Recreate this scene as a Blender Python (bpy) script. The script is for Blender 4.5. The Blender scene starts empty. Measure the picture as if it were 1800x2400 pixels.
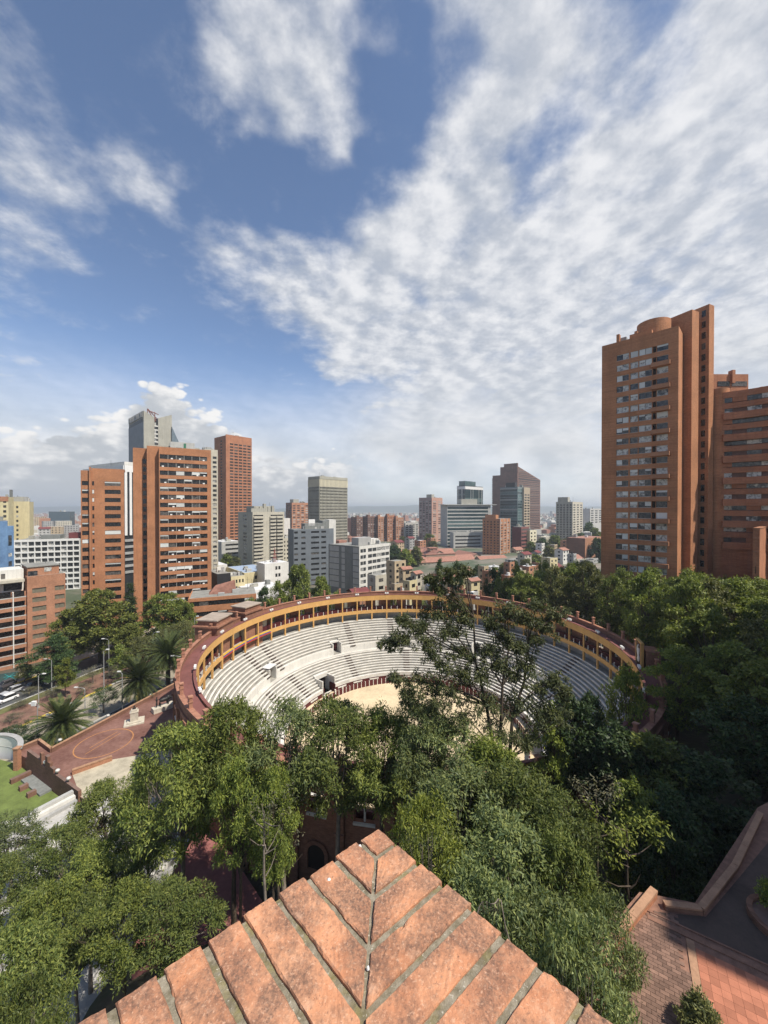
import bpy, bmesh, math, random
import numpy as np
from math import radians, sin, cos, tan, pi, atan2, sqrt, hypot

random.seed(7)
RNG = np.random.default_rng(7)
SC = bpy.context.scene
COL = SC.collection

# ------------------------------------------------------------------ camera
F = 901.0                      # focal length in photograph pixels (1800 x 2400)
PITCH = radians(-0.5)
CAMZ = 40.0
cam_d = bpy.data.cameras.new('camera')
cam = bpy.data.objects.new('camera', cam_d)
COL.objects.link(cam)
cam.location = (0, 0, CAMZ)
cam.rotation_euler = (radians(90) + PITCH, 0, 0)
cam_d.sensor_fit = 'VERTICAL'
cam_d.sensor_height = 24.0
cam_d.sensor_width = 18.0
cam_d.lens = F / 2400.0 * 24.0
cam_d.clip_start = 0.05
cam_d.clip_end = 30000
SC.camera = cam
SC.render.resolution_x, SC.render.resolution_y = 768, 1024

# ------------------------------------------------------------------ light
SUN_AZ = radians(-30)          # direction towards the sun, measured from +X to +Y
SUN_EL = radians(56)
SUN = (cos(SUN_AZ) * cos(SUN_EL), sin(SUN_AZ) * cos(SUN_EL), sin(SUN_EL))
from mathutils import Vector, Matrix
sd = bpy.data.lights.new('sun', 'SUN')
sd.energy = 5.0
sd.angle = radians(0.55)
sd.color = (1.0, 0.92, 0.80)
so = bpy.data.objects.new('sun', sd)
COL.objects.link(so)
so.location = (60, -40, 150)
so.rotation_euler = Vector(SUN).to_track_quat('Z', 'Y').to_euler()

SC.view_settings.view_transform = 'Standard'
SC.view_settings.look = 'None'
SC.view_settings.exposure = 0.36
SC.view_settings.gamma = 1.0
SC.view_settings.use_curve_mapping = False
SC.render.engine = 'CYCLES'
SC.cycles.max_bounces = 6
SC.cycles.diffuse_bounces = 3
SC.cycles.glossy_bounces = 2
SC.cycles.transmission_bounces = 3
SC.cycles.volume_bounces = 0
SC.cycles.caustics_reflective = False
SC.cycles.caustics_refractive = False
SC.cycles.use_denoising = True

# ------------------------------------------------------------------ node helpers
class NT:
    def __init__(self, tree):
        self.t = tree; self.n = tree.nodes; self.l = tree.links
    def new(self, typ, **kw):
        nd = self.n.new(typ)
        for k, v in kw.items():
            setattr(nd, k, v)
        return nd
    def link(self, a, b):
        self.l.new(a, b)
    def _in(self, sock, val):
        if hasattr(val, 'is_linked') or isinstance(val, bpy.types.NodeSocket):
            self.l.new(val, sock)
        elif val is not None:
            sock.default_value = val
    def math(self, op, a, b=None, c=None, clamp=False):
        nd = self.n.new('ShaderNodeMath'); nd.operation = op; nd.use_clamp = clamp
        self._in(nd.inputs[0], a); self._in(nd.inputs[1], b)
        if c is not None: self._in(nd.inputs[2], c)
        return nd.outputs[0]
    def vmath(self, op, a, b=None, scale=None):
        nd = self.n.new('ShaderNodeVectorMath'); nd.operation = op
        self._in(nd.inputs[0], a)
        if b is not None: self._in(nd.inputs[1], b)
        if scale is not None: self._in(nd.inputs[3], scale)
        return nd
    def noise(self, vec, scale, detail=4, rough=0.55, dist=0.0, out=0, typ='FBM'):
        nd = self.n.new('ShaderNodeTexNoise')
        nd.noise_type = typ
        self._in(nd.inputs['Vector'], vec)
        nd.inputs['Scale'].default_value = scale
        nd.inputs['Detail'].default_value = detail
        nd.inputs['Roughness'].default_value = rough
        nd.inputs['Distortion'].default_value = dist
        return nd.outputs[out]
    def ramp(self, fac, stops, interp='LINEAR'):
        nd = self.n.new('ShaderNodeValToRGB'); cr = nd.color_ramp
        cr.interpolation = interp
        while len(cr.elements) < len(stops): cr.elements.new(0.5)
        for e, (p, c) in zip(cr.elements, stops):
            e.position = p
            e.color = (c, c, c, 1) if isinstance(c, (int, float)) else (*c, 1)
        self._in(nd.inputs[0], fac)
        return nd.outputs[0]
    def mix(self, fac, a, b, mode='MIX'):
        nd = self.n.new('ShaderNodeMix'); nd.data_type = 'RGBA'; nd.blend_type = mode
        self._in(nd.inputs[0], fac)
        for s, v in ((nd.inputs[6], a), (nd.inputs[7], b)):
            if isinstance(v, tuple): s.default_value = (*v[:3], 1)
            else: self._in(s, v)
        return nd.outputs[2]
    def maprange(self, v, a, b, c, d, smooth=False):
        nd = self.n.new('ShaderNodeMapRange')
        if smooth: nd.interpolation_type = 'SMOOTHSTEP'
        self._in(nd.inputs[0], v)
        for i, x in enumerate((a, b, c, d)): nd.inputs[i + 1].default_value = x
        return nd.outputs[0]

# ------------------------------------------------------------------ world: sky with clouds
world = bpy.data.worlds.new('World')
SC.world = world
world.use_nodes = True
w = NT(world.node_tree)
for nd in list(w.n): w.n.remove(nd)
SKY_STRENGTH = 0.14
sky = w.new('ShaderNodeTexSky', sky_type='NISHITA')
sky.sun_disc = False
sky.sun_elevation = SUN_EL
sky.sun_rotation = atan2(SUN[0], SUN[1])
sky.altitude = 2600
sky.air_density = 1.0
sky.dust_density = 0.6
sky.ozone_density = 1.6
tc = w.new('ShaderNodeTexCoord')
D = tc.outputs['Generated']
Dn = w.vmath('NORMALIZE', D).outputs[0]
sep = w.new('ShaderNodeSeparateXYZ'); w.link(Dn, sep.inputs[0])
dz = w.math('MAXIMUM', sep.outputs[2], 0.0)
den = w.math('ADD', dz, 0.16)
comb = w.new('ShaderNodeCombineXYZ')
w.link(w.math('DIVIDE', sep.outputs[0], den), comb.inputs[0])
w.link(w.math('DIVIDE', sep.outputs[1], den), comb.inputs[1])
P = comb.outputs[0]
def blob(sum_, cdir, inner, outer, amount):
    """cloud amount added around a compass direction (world space)"""
    c = Vector(cdir).normalized()
    dt = w.vmath('DOT_PRODUCT', Dw, tuple(c)).outputs['Value']
    m = w.maprange(dt, cos(radians(outer)), cos(radians(inner)), 0.0, amount, True)
    return m if sum_ is None else w.math('ADD', sum_, m)
def pix(u, v):
    return ((u - 900) / F, 1.0, (1192 - v) / F)
# warp so that the steered banks have torn outlines
wn = w.noise(P, 2.6, 3, 0.6, out=1)
Dw = w.vmath('ADD', Dn, w.vmath('SCALE', w.vmath('SUBTRACT', wn, (0.5, 0.5, 0.5)).outputs[0], scale=0.26).outputs[0]).outputs[0]
Dw = w.vmath('NORMALIZE', Dw).outputs[0]
bias = None
for (u, v, ri, ro, amt) in (
        (700, 190, 2, 13, .20), (760, 40, 2, 10, .12), (520, 130, 1, 8, .12),
        (1100, 30, 2, 9, .20), (1300, 60, 2, 12, .16), (1180, 170, 2, 10, .14), (1100, 360, 3, 11, .17), (1000, 500, 3, 10, .15),
        (820, 700, 5, 13, .24), (1050, 820, 6, 20, .30), (1300, 760, 6, 20, .30), (650, 640, 2, 7, .10),
        (1480, 420, 4, 11, .20), (1690, 330, 5, 15, .30), (1700, 650, 8, 24, .32), (1500, 620, 5, 14, .16), (1780, 130, 1, 9, .12),
        (360, 400, 1, 6, .12), (200, 330, 1, 8, .05), (110, 200, 1, 8, .06), (100, 520, 1, 8, .13), (250, 570, 1, 7, .10), (500, 560, 1, 6, .08), (620, 480, 0, 4, .10), (120, 860, 4, 14, .12), (220, 450, 5, 18, .04), (560, 660, 1, 6, .08)):
    bias = blob(bias, pix(u, v), ri, ro, amt)
bias = w.math('MINIMUM', bias, 0.40)
for (u, v, ri, ro, amt) in ((960, 180, 1, 8, -.24), (1260, 450, 1, 6, -.20), (300, 120, 3, 9, -.16), (300, 720, 4, 13, -.16), (1490, 190, 0, 5, -.18), (520, 430, 2, 7, -.12), (870, 400, 1, 6, -.12), (690, 450, 3, 8, -.20), (560, 330, 1, 5, -.10), (960, 690, 0, 3, -.12), (1330, 330, 0, 4, -.12)):
    bias = blob(bias, pix(u, v), ri, ro, amt)
n1 = w.noise(P, 2.8, 6, 0.58, 0.0)
n2 = w.noise(P, 6.8, 7, 0.60, 0.0)
cov = w.math('ADD', w.math('ADD', w.math('MULTIPLY', n1, 0.60), w.math('MULTIPLY', n2, 0.52)), bias)
thin = w.math('MULTIPLY', w.maprange(w.noise(P, 4.6, 6, 0.66, 0.15), 0.52, 0.80, 0.0, 0.38, True), w.maprange(cov, 0.36, 0.58, 0.0, 1.0, True))
mask_hi = w.math('MAXIMUM', w.maprange(cov, 0.57, 0.95, 0.0, 1.0, True), thin)
azim = w.math('ARCTAN2', sep.outputs[0], sep.outputs[1])
# horizon bank: more cloud and veil low down
low = w.maprange(w.math('SUBTRACT', sep.outputs[2], w.maprange(azim, -0.25, 0.35, 0.0, 0.20, True)), 0.10, 0.36, 1.0, 0.0, True)
hx = w.new('ShaderNodeCombineXYZ')
w.link(azim, hx.inputs[0]); w.link(w.math('MULTIPLY', sep.outputs[2], 1.9), hx.inputs[1])
nh = w.noise(hx.outputs[0], 7.0, 5, 0.55, 0.15)
nh2 = w.noise(hx.outputs[0], 2.6, 2, 0.5, 0.1)
veil = w.math('MULTIPLY', low, w.maprange(nh2, 0.25, 0.62, 0.75, 1.0, True))
veil = w.math('MULTIPLY', veil, 0.97)
mask = w.math('MAXIMUM', w.math('MULTIPLY', mask_hi, 0.93), veil)
# cumulus towers: billowed tops over a line of bumps along the compass
def cumulus(az_px, v_top, width, base_v):
    a0 = atan2((az_px - 900) / F, 1.0)
    zt = ((1192 - v_top) / F); zb = ((1192 - base_v) / F)
    k = 1 / sqrt(1 + ((az_px - 900) / F) ** 2)
    zt *= k; zb *= k
    bump = w.math('SUBTRACT', 1.0, w.math('POWER', w.math('DIVIDE', w.math('SUBTRACT', azim, a0), width), 2.0))
    top = w.math('ADD', w.math('MULTIPLY', w.math('MAXIMUM', bump, -0.6), zt - zb), zb)
    return top
vo = w.new('ShaderNodeTexVoronoi'); vo.feature = 'F1'
w.link(hx.outputs[0], vo.inputs['Vector']); vo.inputs['Scale'].default_value = 26
vo.inputs['Detail'].default_value = 1.0; vo.inputs['Roughness'].default_value = .55
bil = w.math('MULTIPLY', w.math('SUBTRACT', 0.42, vo.outputs['Distance']), 0.065)
bil2 = w.math('MULTIPLY', w.math('SUBTRACT', nh, 0.5), 0.045)
cum = None
for (u, vt, wd, vb) in ((385, 868, .095, 985), (470, 930, .085, 1000), (270, 950, .14, 1030), (90, 985, .16, 1050)):
    h = cumulus(u, vt, wd, vb)
    cum = h if cum is None else w.math('MAXIMUM', cum, h)
cum = w.math('SUBTRACT', w.math('ADD', w.math('ADD', cum, bil), bil2), w.math('TANGENT', w.math('ARCSINE', sep.outputs[2])))
cmask = w.maprange(cum, -0.004, 0.022, 0.0, 1.0, True)
cmask = w.math('MULTIPLY', cmask, w.maprange(azim, 0.0, -0.16, 0.0, 1.0, True))
cmask = w.math('MULTIPLY', cmask, w.maprange(azim, -1.2, -0.85, 0.0, 1.0, True))
# cloud brightness: thin parts blue-white, cores white, undersides greyer
lit = w.noise(w.vmath('ADD', P, (0.05, -0.02, 0.0)).outputs[0], 6.8, 6, 0.60, 0.0)
shade = w.math('SUBTRACT', n2, lit)
ctone = w.maprange(w.math('ADD', w.math('MULTIPLY', shade, 1.3), w.math('ADD', w.math('MULTIPLY', n1, 0.5), w.math('MULTIPLY', nh2, .3))), 0.12, 0.72, 0.0, 1.0, True)
ccol = w.mix(ctone, (0.40, 0.43, 0.485), (0.71, 0.71, 0.72))
vcol = w.mix(w.maprange(nh, 0.30, 0.72, 0.0, 1.0, True), (0.47, 0.495, 0.525), (0.70, 0.70, 0.705))
hi_share = w.maprange(sep.outputs[2], 0.10, 0.42, 0.0, 1.0, True)
ccol = w.mix(hi_share, vcol, ccol)
skyc = w.mix(1.0, sky.outputs[0], (1.06, 1.03, 1.0), 'MULTIPLY')
bg_sky = w.new('ShaderNodeBackground'); w.link(skyc, bg_sky.inputs[0]); bg_sky.inputs[1].default_value = SKY_STRENGTH
bg_cl = w.new('ShaderNodeBackground'); w.link(ccol, bg_cl.inputs[0]); bg_cl.inputs[1].default_value = 1.0
hx2 = w.vmath('ADD', hx.outputs[0], (-0.012, -0.016, 0.0)).outputs[0]
nh3 = w.noise(hx2, 15.0, 4, 0.55, 0.1)
ctop = w.mix(w.maprange(w.math('ADD', w.math('ADD', cum, w.math('MULTIPLY', w.math('SUBTRACT', nh3, .5), .34)), w.math('MULTIPLY', w.math('SUBTRACT', vo.outputs['Distance'], .4), .16)), 0.01, 0.17, 0.0, 1.0, True), (0.754, 0.746, 0.738), (0.426, 0.451, 0.484))
bg_cu = w.new('ShaderNodeBackground'); w.link(ctop, bg_cu.inputs[0])
m1 = w.new('ShaderNodeMixShader'); w.link(mask, m1.inputs[0]); w.link(bg_sky.outputs[0], m1.inputs[1]); w.link(bg_cl.outputs[0], m1.inputs[2])
m2 = w.new('ShaderNodeMixShader'); w.link(cmask, m2.inputs[0]); w.link(m1.outputs[0], m2.inputs[1]); w.link(bg_cu.outputs[0], m2.inputs[2])
wo = w.new('ShaderNodeOutputWorld'); w.link(m2.outputs[0], wo.inputs[0])
world.cycles.sampling_method = 'MANUAL'
world.cycles.sample_map_resolution = 256

# ------------------------------------------------------------------ pixel -> place
def zat(v, d):
    zc = (1200 - v) / F
    return CAMZ + d * (sin(PITCH) + zc * cos(PITCH)) / (cos(PITCH) - zc * sin(PITCH))
def xat(u, d):
    return (u - 900) / F * d
def at(u, v, d):
    return (xat(u, d), d, zat(v, d))
def on(u, v, z):
    zc = (1200 - v) / F
    d = (z - CAMZ) * (cos(PITCH) - zc * sin(PITCH)) / (sin(PITCH) + zc * cos(PITCH))
    return (xat(u, d), d, z)

# ------------------------------------------------------------------ mesh helpers
def tag(o, label=None, cat=None, group=None, kind=None):
    if label: o['label'] = label
    if cat: o['category'] = cat
    if group: o['group'] = group
    if kind: o['kind'] = kind
    return o
def empty(name, loc=(0, 0, 0), rz=0.0):
    o = bpy.data.objects.new(name, None); COL.objects.link(o)
    o.location = loc; o.rotation_euler = (0, 0, rz); o.empty_display_size = 0.3
    return o
def link(name, mesh, mat=None, parent=None, loc=None, rot=None, scale=None):
    o = bpy.data.objects.new(name, mesh); COL.objects.link(o)
    if mat is not None and len(mesh.materials) == 0: mesh.materials.append(mat)
    if parent is not None: o.parent = parent
    if loc is not None: o.location = loc
    if rot is not None: o.rotation_euler = rot
    if scale is not None: o.scale = scale
    return o
def mesh_np(name, verts, faces_flat, nper, mat_idx=None, smooth=False):
    """verts Nx3, faces_flat: int array of faces all with nper corners"""
    me = bpy.data.meshes.new(name)
    verts = np.asarray(verts, dtype=np.float32)
    fl = np.asarray(faces_flat, dtype=np.int32).ravel()
    nf = len(fl) // nper
    me.vertices.add(len(verts)); me.vertices.foreach_set('co', verts.ravel())
    me.loops.add(len(fl)); me.loops.foreach_set('vertex_index', fl)
    me.polygons.add(nf)
    me.polygons.foreach_set('loop_start', np.arange(0, nf * nper, nper, dtype=np.int32))
    if mat_idx is not None: me.polygons.foreach_set('material_index', np.asarray(mat_idx, dtype=np.int32))
    me.polygons.foreach_set('use_smooth', np.full(nf, bool(smooth)))
    me.update(calc_edges=True); me.validate()
    return me
_BV = np.array([[0,0,0],[1,0,0],[1,1,0],[0,1,0],[0,0,1],[1,0,1],[1,1,1],[0,1,1]], dtype=np.float32)
_BF = np.array([[0,3,2,1],[4,5,6,7],[0,1,5,4],[1,2,6,5],[2,3,7,6],[3,0,4,7]], dtype=np.int32)
def boxes(name, bl):
    """bl: list of (x0,x1,y0,y1,z0,z1)"""
    b = np.array(bl, dtype=np.float32)
    lo = b[:, [0, 2, 4]]; hi = b[:, [1, 3, 5]]
    v = lo[:, None, :] + _BV[None] * (hi - lo)[:, None, :]
    f = (_BF[None] + (np.arange(len(b)) * 8)[:, None, None])
    return mesh_np(name, v.reshape(-1, 3), f.reshape(-1), 4)
_UNIT = {}
def unit(mat):
    """a shared unit box per material"""
    if mat.name not in _UNIT:
        me = boxes('unit_' + mat.name, [(0, 1, 0, 1, 0, 1)]); me.materials.append(mat); _UNIT[mat.name] = me
    return _UNIT[mat.name]
def ubox(name, mat, parent, x0, x1, y0, y1, z0, z1):
    return link(name, unit(mat), None, parent, (x0, y0, z0), None, (x1 - x0, y1 - y0, z1 - z0))
def poly_prism(name, pts, z0, z1, mat, parent=None):
    n = len(pts)
    v = [(x, y, z0) for x, y in pts] + [(x, y, z1) for x, y in pts]
    f = [list(range(n))[::-1], list(range(n, 2 * n))] + [[i, (i + 1) % n, n + (i + 1) % n, n + i] for i in range(n)]
    me = bpy.data.meshes.new(name); me.from_pydata(v, [], f); me.update()
    bm = bmesh.new(); bm.from_mesh(me); bmesh.ops.recalc_face_normals(bm, faces=bm.faces); bm.to_mesh(me); bm.free()
    return link(name, me, mat, parent)
def sheet(name, pts3, mat, parent=None):
    me = bpy.data.meshes.new(name); me.from_pydata(pts3, [], [list(range(len(pts3)))]); me.update()
    return link(name, me, mat, parent)
class TB:
    """collects tubes (quads)"""
    def __init__(self): self.v = []; self.f = []; self.n = 0
    def tube(self, pts, rad, sides=6):
        pts = [Vector(p) for p in pts]
        base = self.n
        for i, p in enumerate(pts):
            t = (pts[min(i + 1, len(pts) - 1)] - pts[max(i - 1, 0)])
            if t.length < 1e-6: t = Vector((0, 0, 1))
            t.normalize()
            a = t.orthogonal() if abs(t.z) < .95 else t.cross(Vector((1, 0, 0)))
            a.normalize(); b = t.cross(a)
            for k in range(sides):
                an = 2 * pi * k / sides
                q = p + (a * cos(an) + b * sin(an)) * rad[i]
                self.v.append((q.x, q.y, q.z))
        for i in range(len(pts) - 1):
            for k in range(sides):
                k2 = (k + 1) % sides
                self.f.append((base + i * sides + k, base + i * sides + k2, base + (i + 1) * sides + k2, base + (i + 1) * sides + k))
        self.n += len(pts) * sides
    def mesh(self, name, smooth=True):
        return mesh_np(name, self.v, np.array(self.f).ravel(), 4, smooth=smooth)
def revolve(name, prof, cx, cy, a0=0.0, a1=2 * pi, seg=180, smooth=False, closed=False):
    """prof: list of (r,z); surface between consecutive profile points"""
    full = abs((a1 - a0) - 2 * pi) < 1e-6
    n = max(2, int(seg * (a1 - a0) / (2 * pi)) + 1) if not full else seg
    an = np.linspace(a0, a1, n, endpoint=not full)
    pr = np.array(prof, dtype=np.float64); m = len(pr)
    v = np.empty((n, m, 3))
    v[:, :, 0] = cx + np.cos(an)[:, None] * pr[None, :, 0]
    v[:, :, 1] = cy + np.sin(an)[:, None] * pr[None, :, 0]
    v[:, :, 2] = pr[None, :, 1]
    f = []
    nn = n if full else n - 1
    mm = m if closed else m - 1
    for i in range(nn):
        i2 = (i + 1) % n
        for j in range(mm):
            j2 = (j + 1) % m
            f.append((i * m + j, i2 * m + j, i2 * m + j2, i * m + j2))
    me = mesh_np(name, v.reshape(-1, 3), np.array(f).ravel(), 4, smooth=smooth)
    if closed and not full:
        bm = bmesh.new(); bm.from_mesh(me); bm.verts.ensure_lookup_table()
        try:
            bm.faces.new([bm.verts[j] for j in range(m)]); bm.faces.new([bm.verts[(n - 1) * m + j] for j in range(m)][::-1])
        except Exception: pass
        bmesh.ops.recalc_face_normals(bm, faces=bm.faces); bm.to_mesh(me); bm.free()
    return me

# ------------------------------------------------------------------ materials
MATS = {}
def mat(name, col, rough=0.8, var=0.18, scale=0.6, bump=0.0, bscale=20.0, spec=0.3, var2=None, streak=0.0, metallic=0.0, rnd=0.0, coords='pos'):
    """procedural matte material with large-scale blotches, fine grain, optional vertical streaks and per-object variation"""
    if name in MATS: return MATS[name]
    m = bpy.data.materials.new(name); m.use_nodes = True
    t = NT(m.node_tree)
    bs = t.n['Principled BSDF']
    if coords == 'pos':
        pos = t.new('ShaderNodeNewGeometry').outputs['Position']
    else:
        pos = t.new('ShaderNodeTexCoord').outputs['Object']
    a = t.noise(pos, scale, 5, 0.6)
    b = t.noise(pos, scale * 9, 4, 0.65)
    f = t.math('ADD', t.math('MULTIPLY', a, 0.65), t.math('MULTIPLY', b, 0.35))
    dark = tuple(max(0, c * (1 - var * 1.3)) for c in col)
    lite = var2 if var2 else tuple(min(1, c * (1 + var)) for c in col)
    c = t.mix(t.maprange(f, 0.32, 0.68, 0, 1), dark, lite)
    if streak > 0:
        mp = t.new('ShaderNodeMapping'); t.link(pos, mp.inputs[0]); mp.inputs[3].default_value = (1, 1, 0.06)
        s = t.noise(mp.outputs[0], 2.2, 5, 0.6)
        c = t.mix(t.maprange(s, 0.45, 0.75, 0, streak), c, tuple(x * 0.45 for x in col))
    if rnd > 0:
        oi = t.new('ShaderNodeObjectInfo')
        k = t.maprange(oi.outputs['Random'], 0, 1, 1 - rnd, 1 + rnd)
        cm = t.new('ShaderNodeCombineXYZ')
        for i in range(3): t.link(k, cm.inputs[i])
        c = t.mix(1.0, c, cm.outputs[0], 'MULTIPLY')
    t.link(c, bs.inputs['Base Color'])
    bs.inputs['Roughness'].default_value = rough
    bs.inputs['Specular IOR Level'].default_value = spec
    bs.inputs['Metallic'].default_value = metallic
    if bump > 0:
        bn = t.new('ShaderNodeBump'); bn.inputs['Strength'].default_value = bump; bn.inputs['Distance'].default_value = 0.05
        t.link(t.noise(pos, bscale, 4, 0.6), bn.inputs['Height']); t.link(bn.outputs[0], bs.inputs['Normal'])
    MATS[name] = m
    return m
def brick_mat(name, col, dark=0.62, var=0.16, course=0.075, rough=0.85, contrast=0.25):
    """facing brick: course lines, brick-to-brick variation, weathering"""
    if name in MATS: return MATS[name]
    m = bpy.data.materials.new(name); m.use_nodes = True
    t = NT(m.node_tree); bs = t.n['Principled BSDF']
    g = t.new('ShaderNodeNewGeometry'); pos = g.outputs['Position']
    s = t.new('ShaderNodeSeparateXYZ'); t.link(pos, s.inputs[0])
    cb = t.new('ShaderNodeCombineXYZ')
    t.link(t.math('ADD', s.outputs[0], s.outputs[1]), cb.inputs[0]); t.link(s.outputs[2], cb.inputs[1])
    br = t.new('ShaderNodeTexBrick'); t.link(cb.outputs[0], br.inputs['Vector'])
    br.inputs['Scale'].default_value = 1.0
    br.inputs['Brick Width'].default_value = course * 3.4; br.inputs['Row Height'].default_value = course
    br.inputs['Mortar Size'].default_value = course * 0.09
    br.inputs['Color1'].default_value = (*[c * (1 + contrast * .5) for c in col], 1)
    br.inputs['Color2'].default_value = (*[c * (1 - contrast) for c in col], 1)
    br.inputs['Mortar'].default_value = (*[c * 0.62 + 0.06 for c in col], 1)
    a = t.noise(pos, 0.22, 5, 0.6); b = t.noise(pos, 2.5, 5, 0.65)
    f = t.math('ADD', t.math('MULTIPLY', a, 0.6), t.math('MULTIPLY', b, 0.4))
    c = t.mix(1.0, br.outputs[0], t.ramp(f, [(0.3, dark), (0.7, 1 + var)]), 'MULTIPLY')
    mp = t.new('ShaderNodeMapping'); t.link(pos, mp.inputs[0]); mp.inputs[3].default_value = (1, 1, 0.05)
    st = t.noise(mp.outputs[0], 1.4, 5, 0.6)
    c = t.mix(t.maprange(st, 0.52, 0.8, 0, 0.45), c, tuple(x * 0.5 for x in col))
    t.link(c, bs.inputs['Base Color']); bs.inputs['Roughness'].default_value = rough
    bs.inputs['Specular IOR Level'].default_value = 0.2
    MATS[name] = m
    return m
def glass_mat(name, dark=(0.02, 0.025, 0.03), light=(0.42, 0.42, 0.40), share=0.3, rough=0.12, tint2=(0.10, 0.10, 0.10)):
    """window pane; some panes have pale curtains or blinds behind them (per object)"""
    if name in MATS: return MATS[name]
    m = bpy.data.materials.new(name); m.use_nodes = True
    t = NT(m.node_tree); bs = t.n['Principled BSDF']
    oi = t.new('ShaderNodeObjectInfo')
    pos = t.new('ShaderNodeNewGeometry').outputs['Position']
    r = t.math('ADD', oi.outputs['Random'], t.math('MULTIPLY', t.math('SUBTRACT', t.noise(pos, 0.8, 2, 0.5), 0.5), 0.5))
    c = t.mix(t.maprange(r, 1 - share - .04, 1 - share + .04, 0, 1), dark, light)
    c = t.mix(t.maprange(t.noise(pos, 1.7, 3, 0.6), 0.45, 0.62, 0, .8), c, tint2)
    t.link(c, bs.inputs['Base Color']); bs.inputs['Roughness'].default_value = rough
    bs.inputs['Specular IOR Level'].default_value = 0.5
    MATS[name] = m
    return m
def leaf_mat(name, col, col2, rnd=0.25, trans=0.28):
    if name in MATS: return MATS[name]
    m = bpy.data.materials.new(name); m.use_nodes = True
    t = NT(m.node_tree); bs = t.n['Principled BSDF']; out = t.n['Material Output']
    oi = t.new('ShaderNodeObjectInfo')
    tcn = t.new('ShaderNodeTexCoord').outputs['Object']
    g = t.new('ShaderNodeNewGeometry')
    a = t.noise(tcn, 0.55, 3, 0.6)
    c = t.mix(t.maprange(t.math('ADD', t.math('MULTIPLY', a, .75), t.math('MULTIPLY', g.outputs['Random Per Island'], .3)), 0.3, 0.75, 0, 1), col, col2)
    k = t.maprange(oi.outputs['Random'], 0, 1, 1 - rnd, 1 + rnd)
    cm = t.new('ShaderNodeCombineXYZ')
    t.link(t.math('MULTIPLY', k, t.maprange(g.outputs['Random Per Island'], 0, 1, .75, 1.3)), cm.inputs[0])
    t.link(t.math('MULTIPLY', k, t.maprange(g.outputs['Random Per Island'], 0, 1, .8, 1.2)), cm.inputs[1]); t.link(k, cm.inputs[2])
    c = t.mix(1.0, c, cm.outputs[0], 'MULTIPLY')
    t.link(c, bs.inputs['Base Color']); bs.inputs['Roughness'].default_value = 0.5
    bs.inputs['Specular IOR Level'].default_value = 0.22
    tr = t.new('ShaderNodeBsdfTranslucent')
    t.link(t.mix(1.0, c, (1.15, 1.25, 0.5), 'MULTIPLY'), tr.inputs[0])
    mx = t.new('ShaderNodeMixShader'); mx.inputs[0].default_value = trans
    t.link(bs.outputs[0], mx.inputs[1]); t.link(tr.outputs[0], mx.inputs[2]); t.link(mx.outputs[0], out.inputs[0])
    MATS[name] = m
    return m

BRICK_A = brick_mat('brick_orange', (0.47, 0.212, 0.102))
BRICK_B = brick_mat('brick_red', (0.44, 0.19, 0.10))
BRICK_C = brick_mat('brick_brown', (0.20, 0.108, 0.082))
BRICK_P = brick_mat('brick_pale', (0.44, 0.215, 0.125))
BRICK_OLD = brick_mat('brick_old', (0.24, 0.125, 0.085), dark=0.55)
CONC = mat('concrete', (0.36, 0.35, 0.30), var=0.15, scale=0.15, streak=0.5)
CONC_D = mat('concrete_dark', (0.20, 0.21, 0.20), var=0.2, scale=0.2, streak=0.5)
CONC_BLUE = mat('panel_bluegrey', (0.15, 0.17, 0.19), var=0.15, scale=0.2, streak=0.35, rough=.6)
BEIGE = mat('render_beige', (0.47, 0.44, 0.36), var=0.12, scale=0.3, streak=0.4)
CREAM = mat('render_cream', (0.58, 0.51, 0.31), var=0.10, scale=0.3, streak=0.3)
WHITE = mat('paint_white', (0.62, 0.61, 0.57), var=0.10, scale=0.5, streak=0.3)
WHITE_CLEAN = mat('paint_white_clean', (0.70, 0.70, 0.68), var=0.05, scale=0.8, rough=.6)
GREY = mat('render_grey', (0.34, 0.34, 0.33), var=0.15, scale=0.3, streak=0.4)
GREY_L = mat('render_light_grey', (0.42, 0.42, 0.40), var=0.12, scale=0.3, streak=0.4)
BLUE_W = mat('render_blue', (0.10, 0.19, 0.36), var=0.25, scale=0.25, var2=(0.16, 0.28, 0.46), streak=0.2)
BLACK_W = mat('panel_black', (0.025, 0.027, 0.03), var=0.2, rough=.5)
ROOF_G = mat('roof_grey', (0.24, 0.24, 0.22), var=0.3, scale=0.5)
ROOF_T = mat('roof_tile_red', (0.31, 0.155, 0.115), var=0.3, scale=0.8)
ROOF_M = mat('roof_maroon', (0.16, 0.045, 0.045), var=0.2, scale=0.5)
ROOF_B = mat('roof_blue_sheet', (0.30, 0.38, 0.50), var=0.15, scale=0.5, rough=.5)
ROOF_W = mat('roof_white_sheet', (0.62, 0.63, 0.64), var=0.15, scale=0.6, rough=.5)
GL = glass_mat('window_glass', share=.22)
GL_C = glass_mat('window_curtained', share=.45, light=(0.5, 0.5, 0.47))
GL_T = glass_mat('window_glass_teal', dark=(0.015, 0.035, 0.04), light=(0.10, 0.16, 0.16), share=.3, rough=.08, tint2=(.03, .06, .065))
GL_D = glass_mat('window_dark', dark=(0.012, 0.012, 0.013), light=(0.12, 0.11, 0.10), share=.15, rough=.2, tint2=(.03, .03, .03))
BLIND = mat('blind_white', (0.58, 0.60, 0.58), var=0.06, rough=.7, rnd=.15)
FRAME = mat('frame_pale', (0.42, 0.41, 0.38), var=0.1)
METAL = mat('galvanised_metal', (0.42, 0.43, 0.43), var=0.1, rough=.45, metallic=.4)
DARK_METAL = mat('dark_metal', (0.05, 0.05, 0.05), rough=.5)
BARK = mat('bark', (0.085, 0.065, 0.048), var=0.35, scale=3.0, bump=.4, coords='obj')
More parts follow.
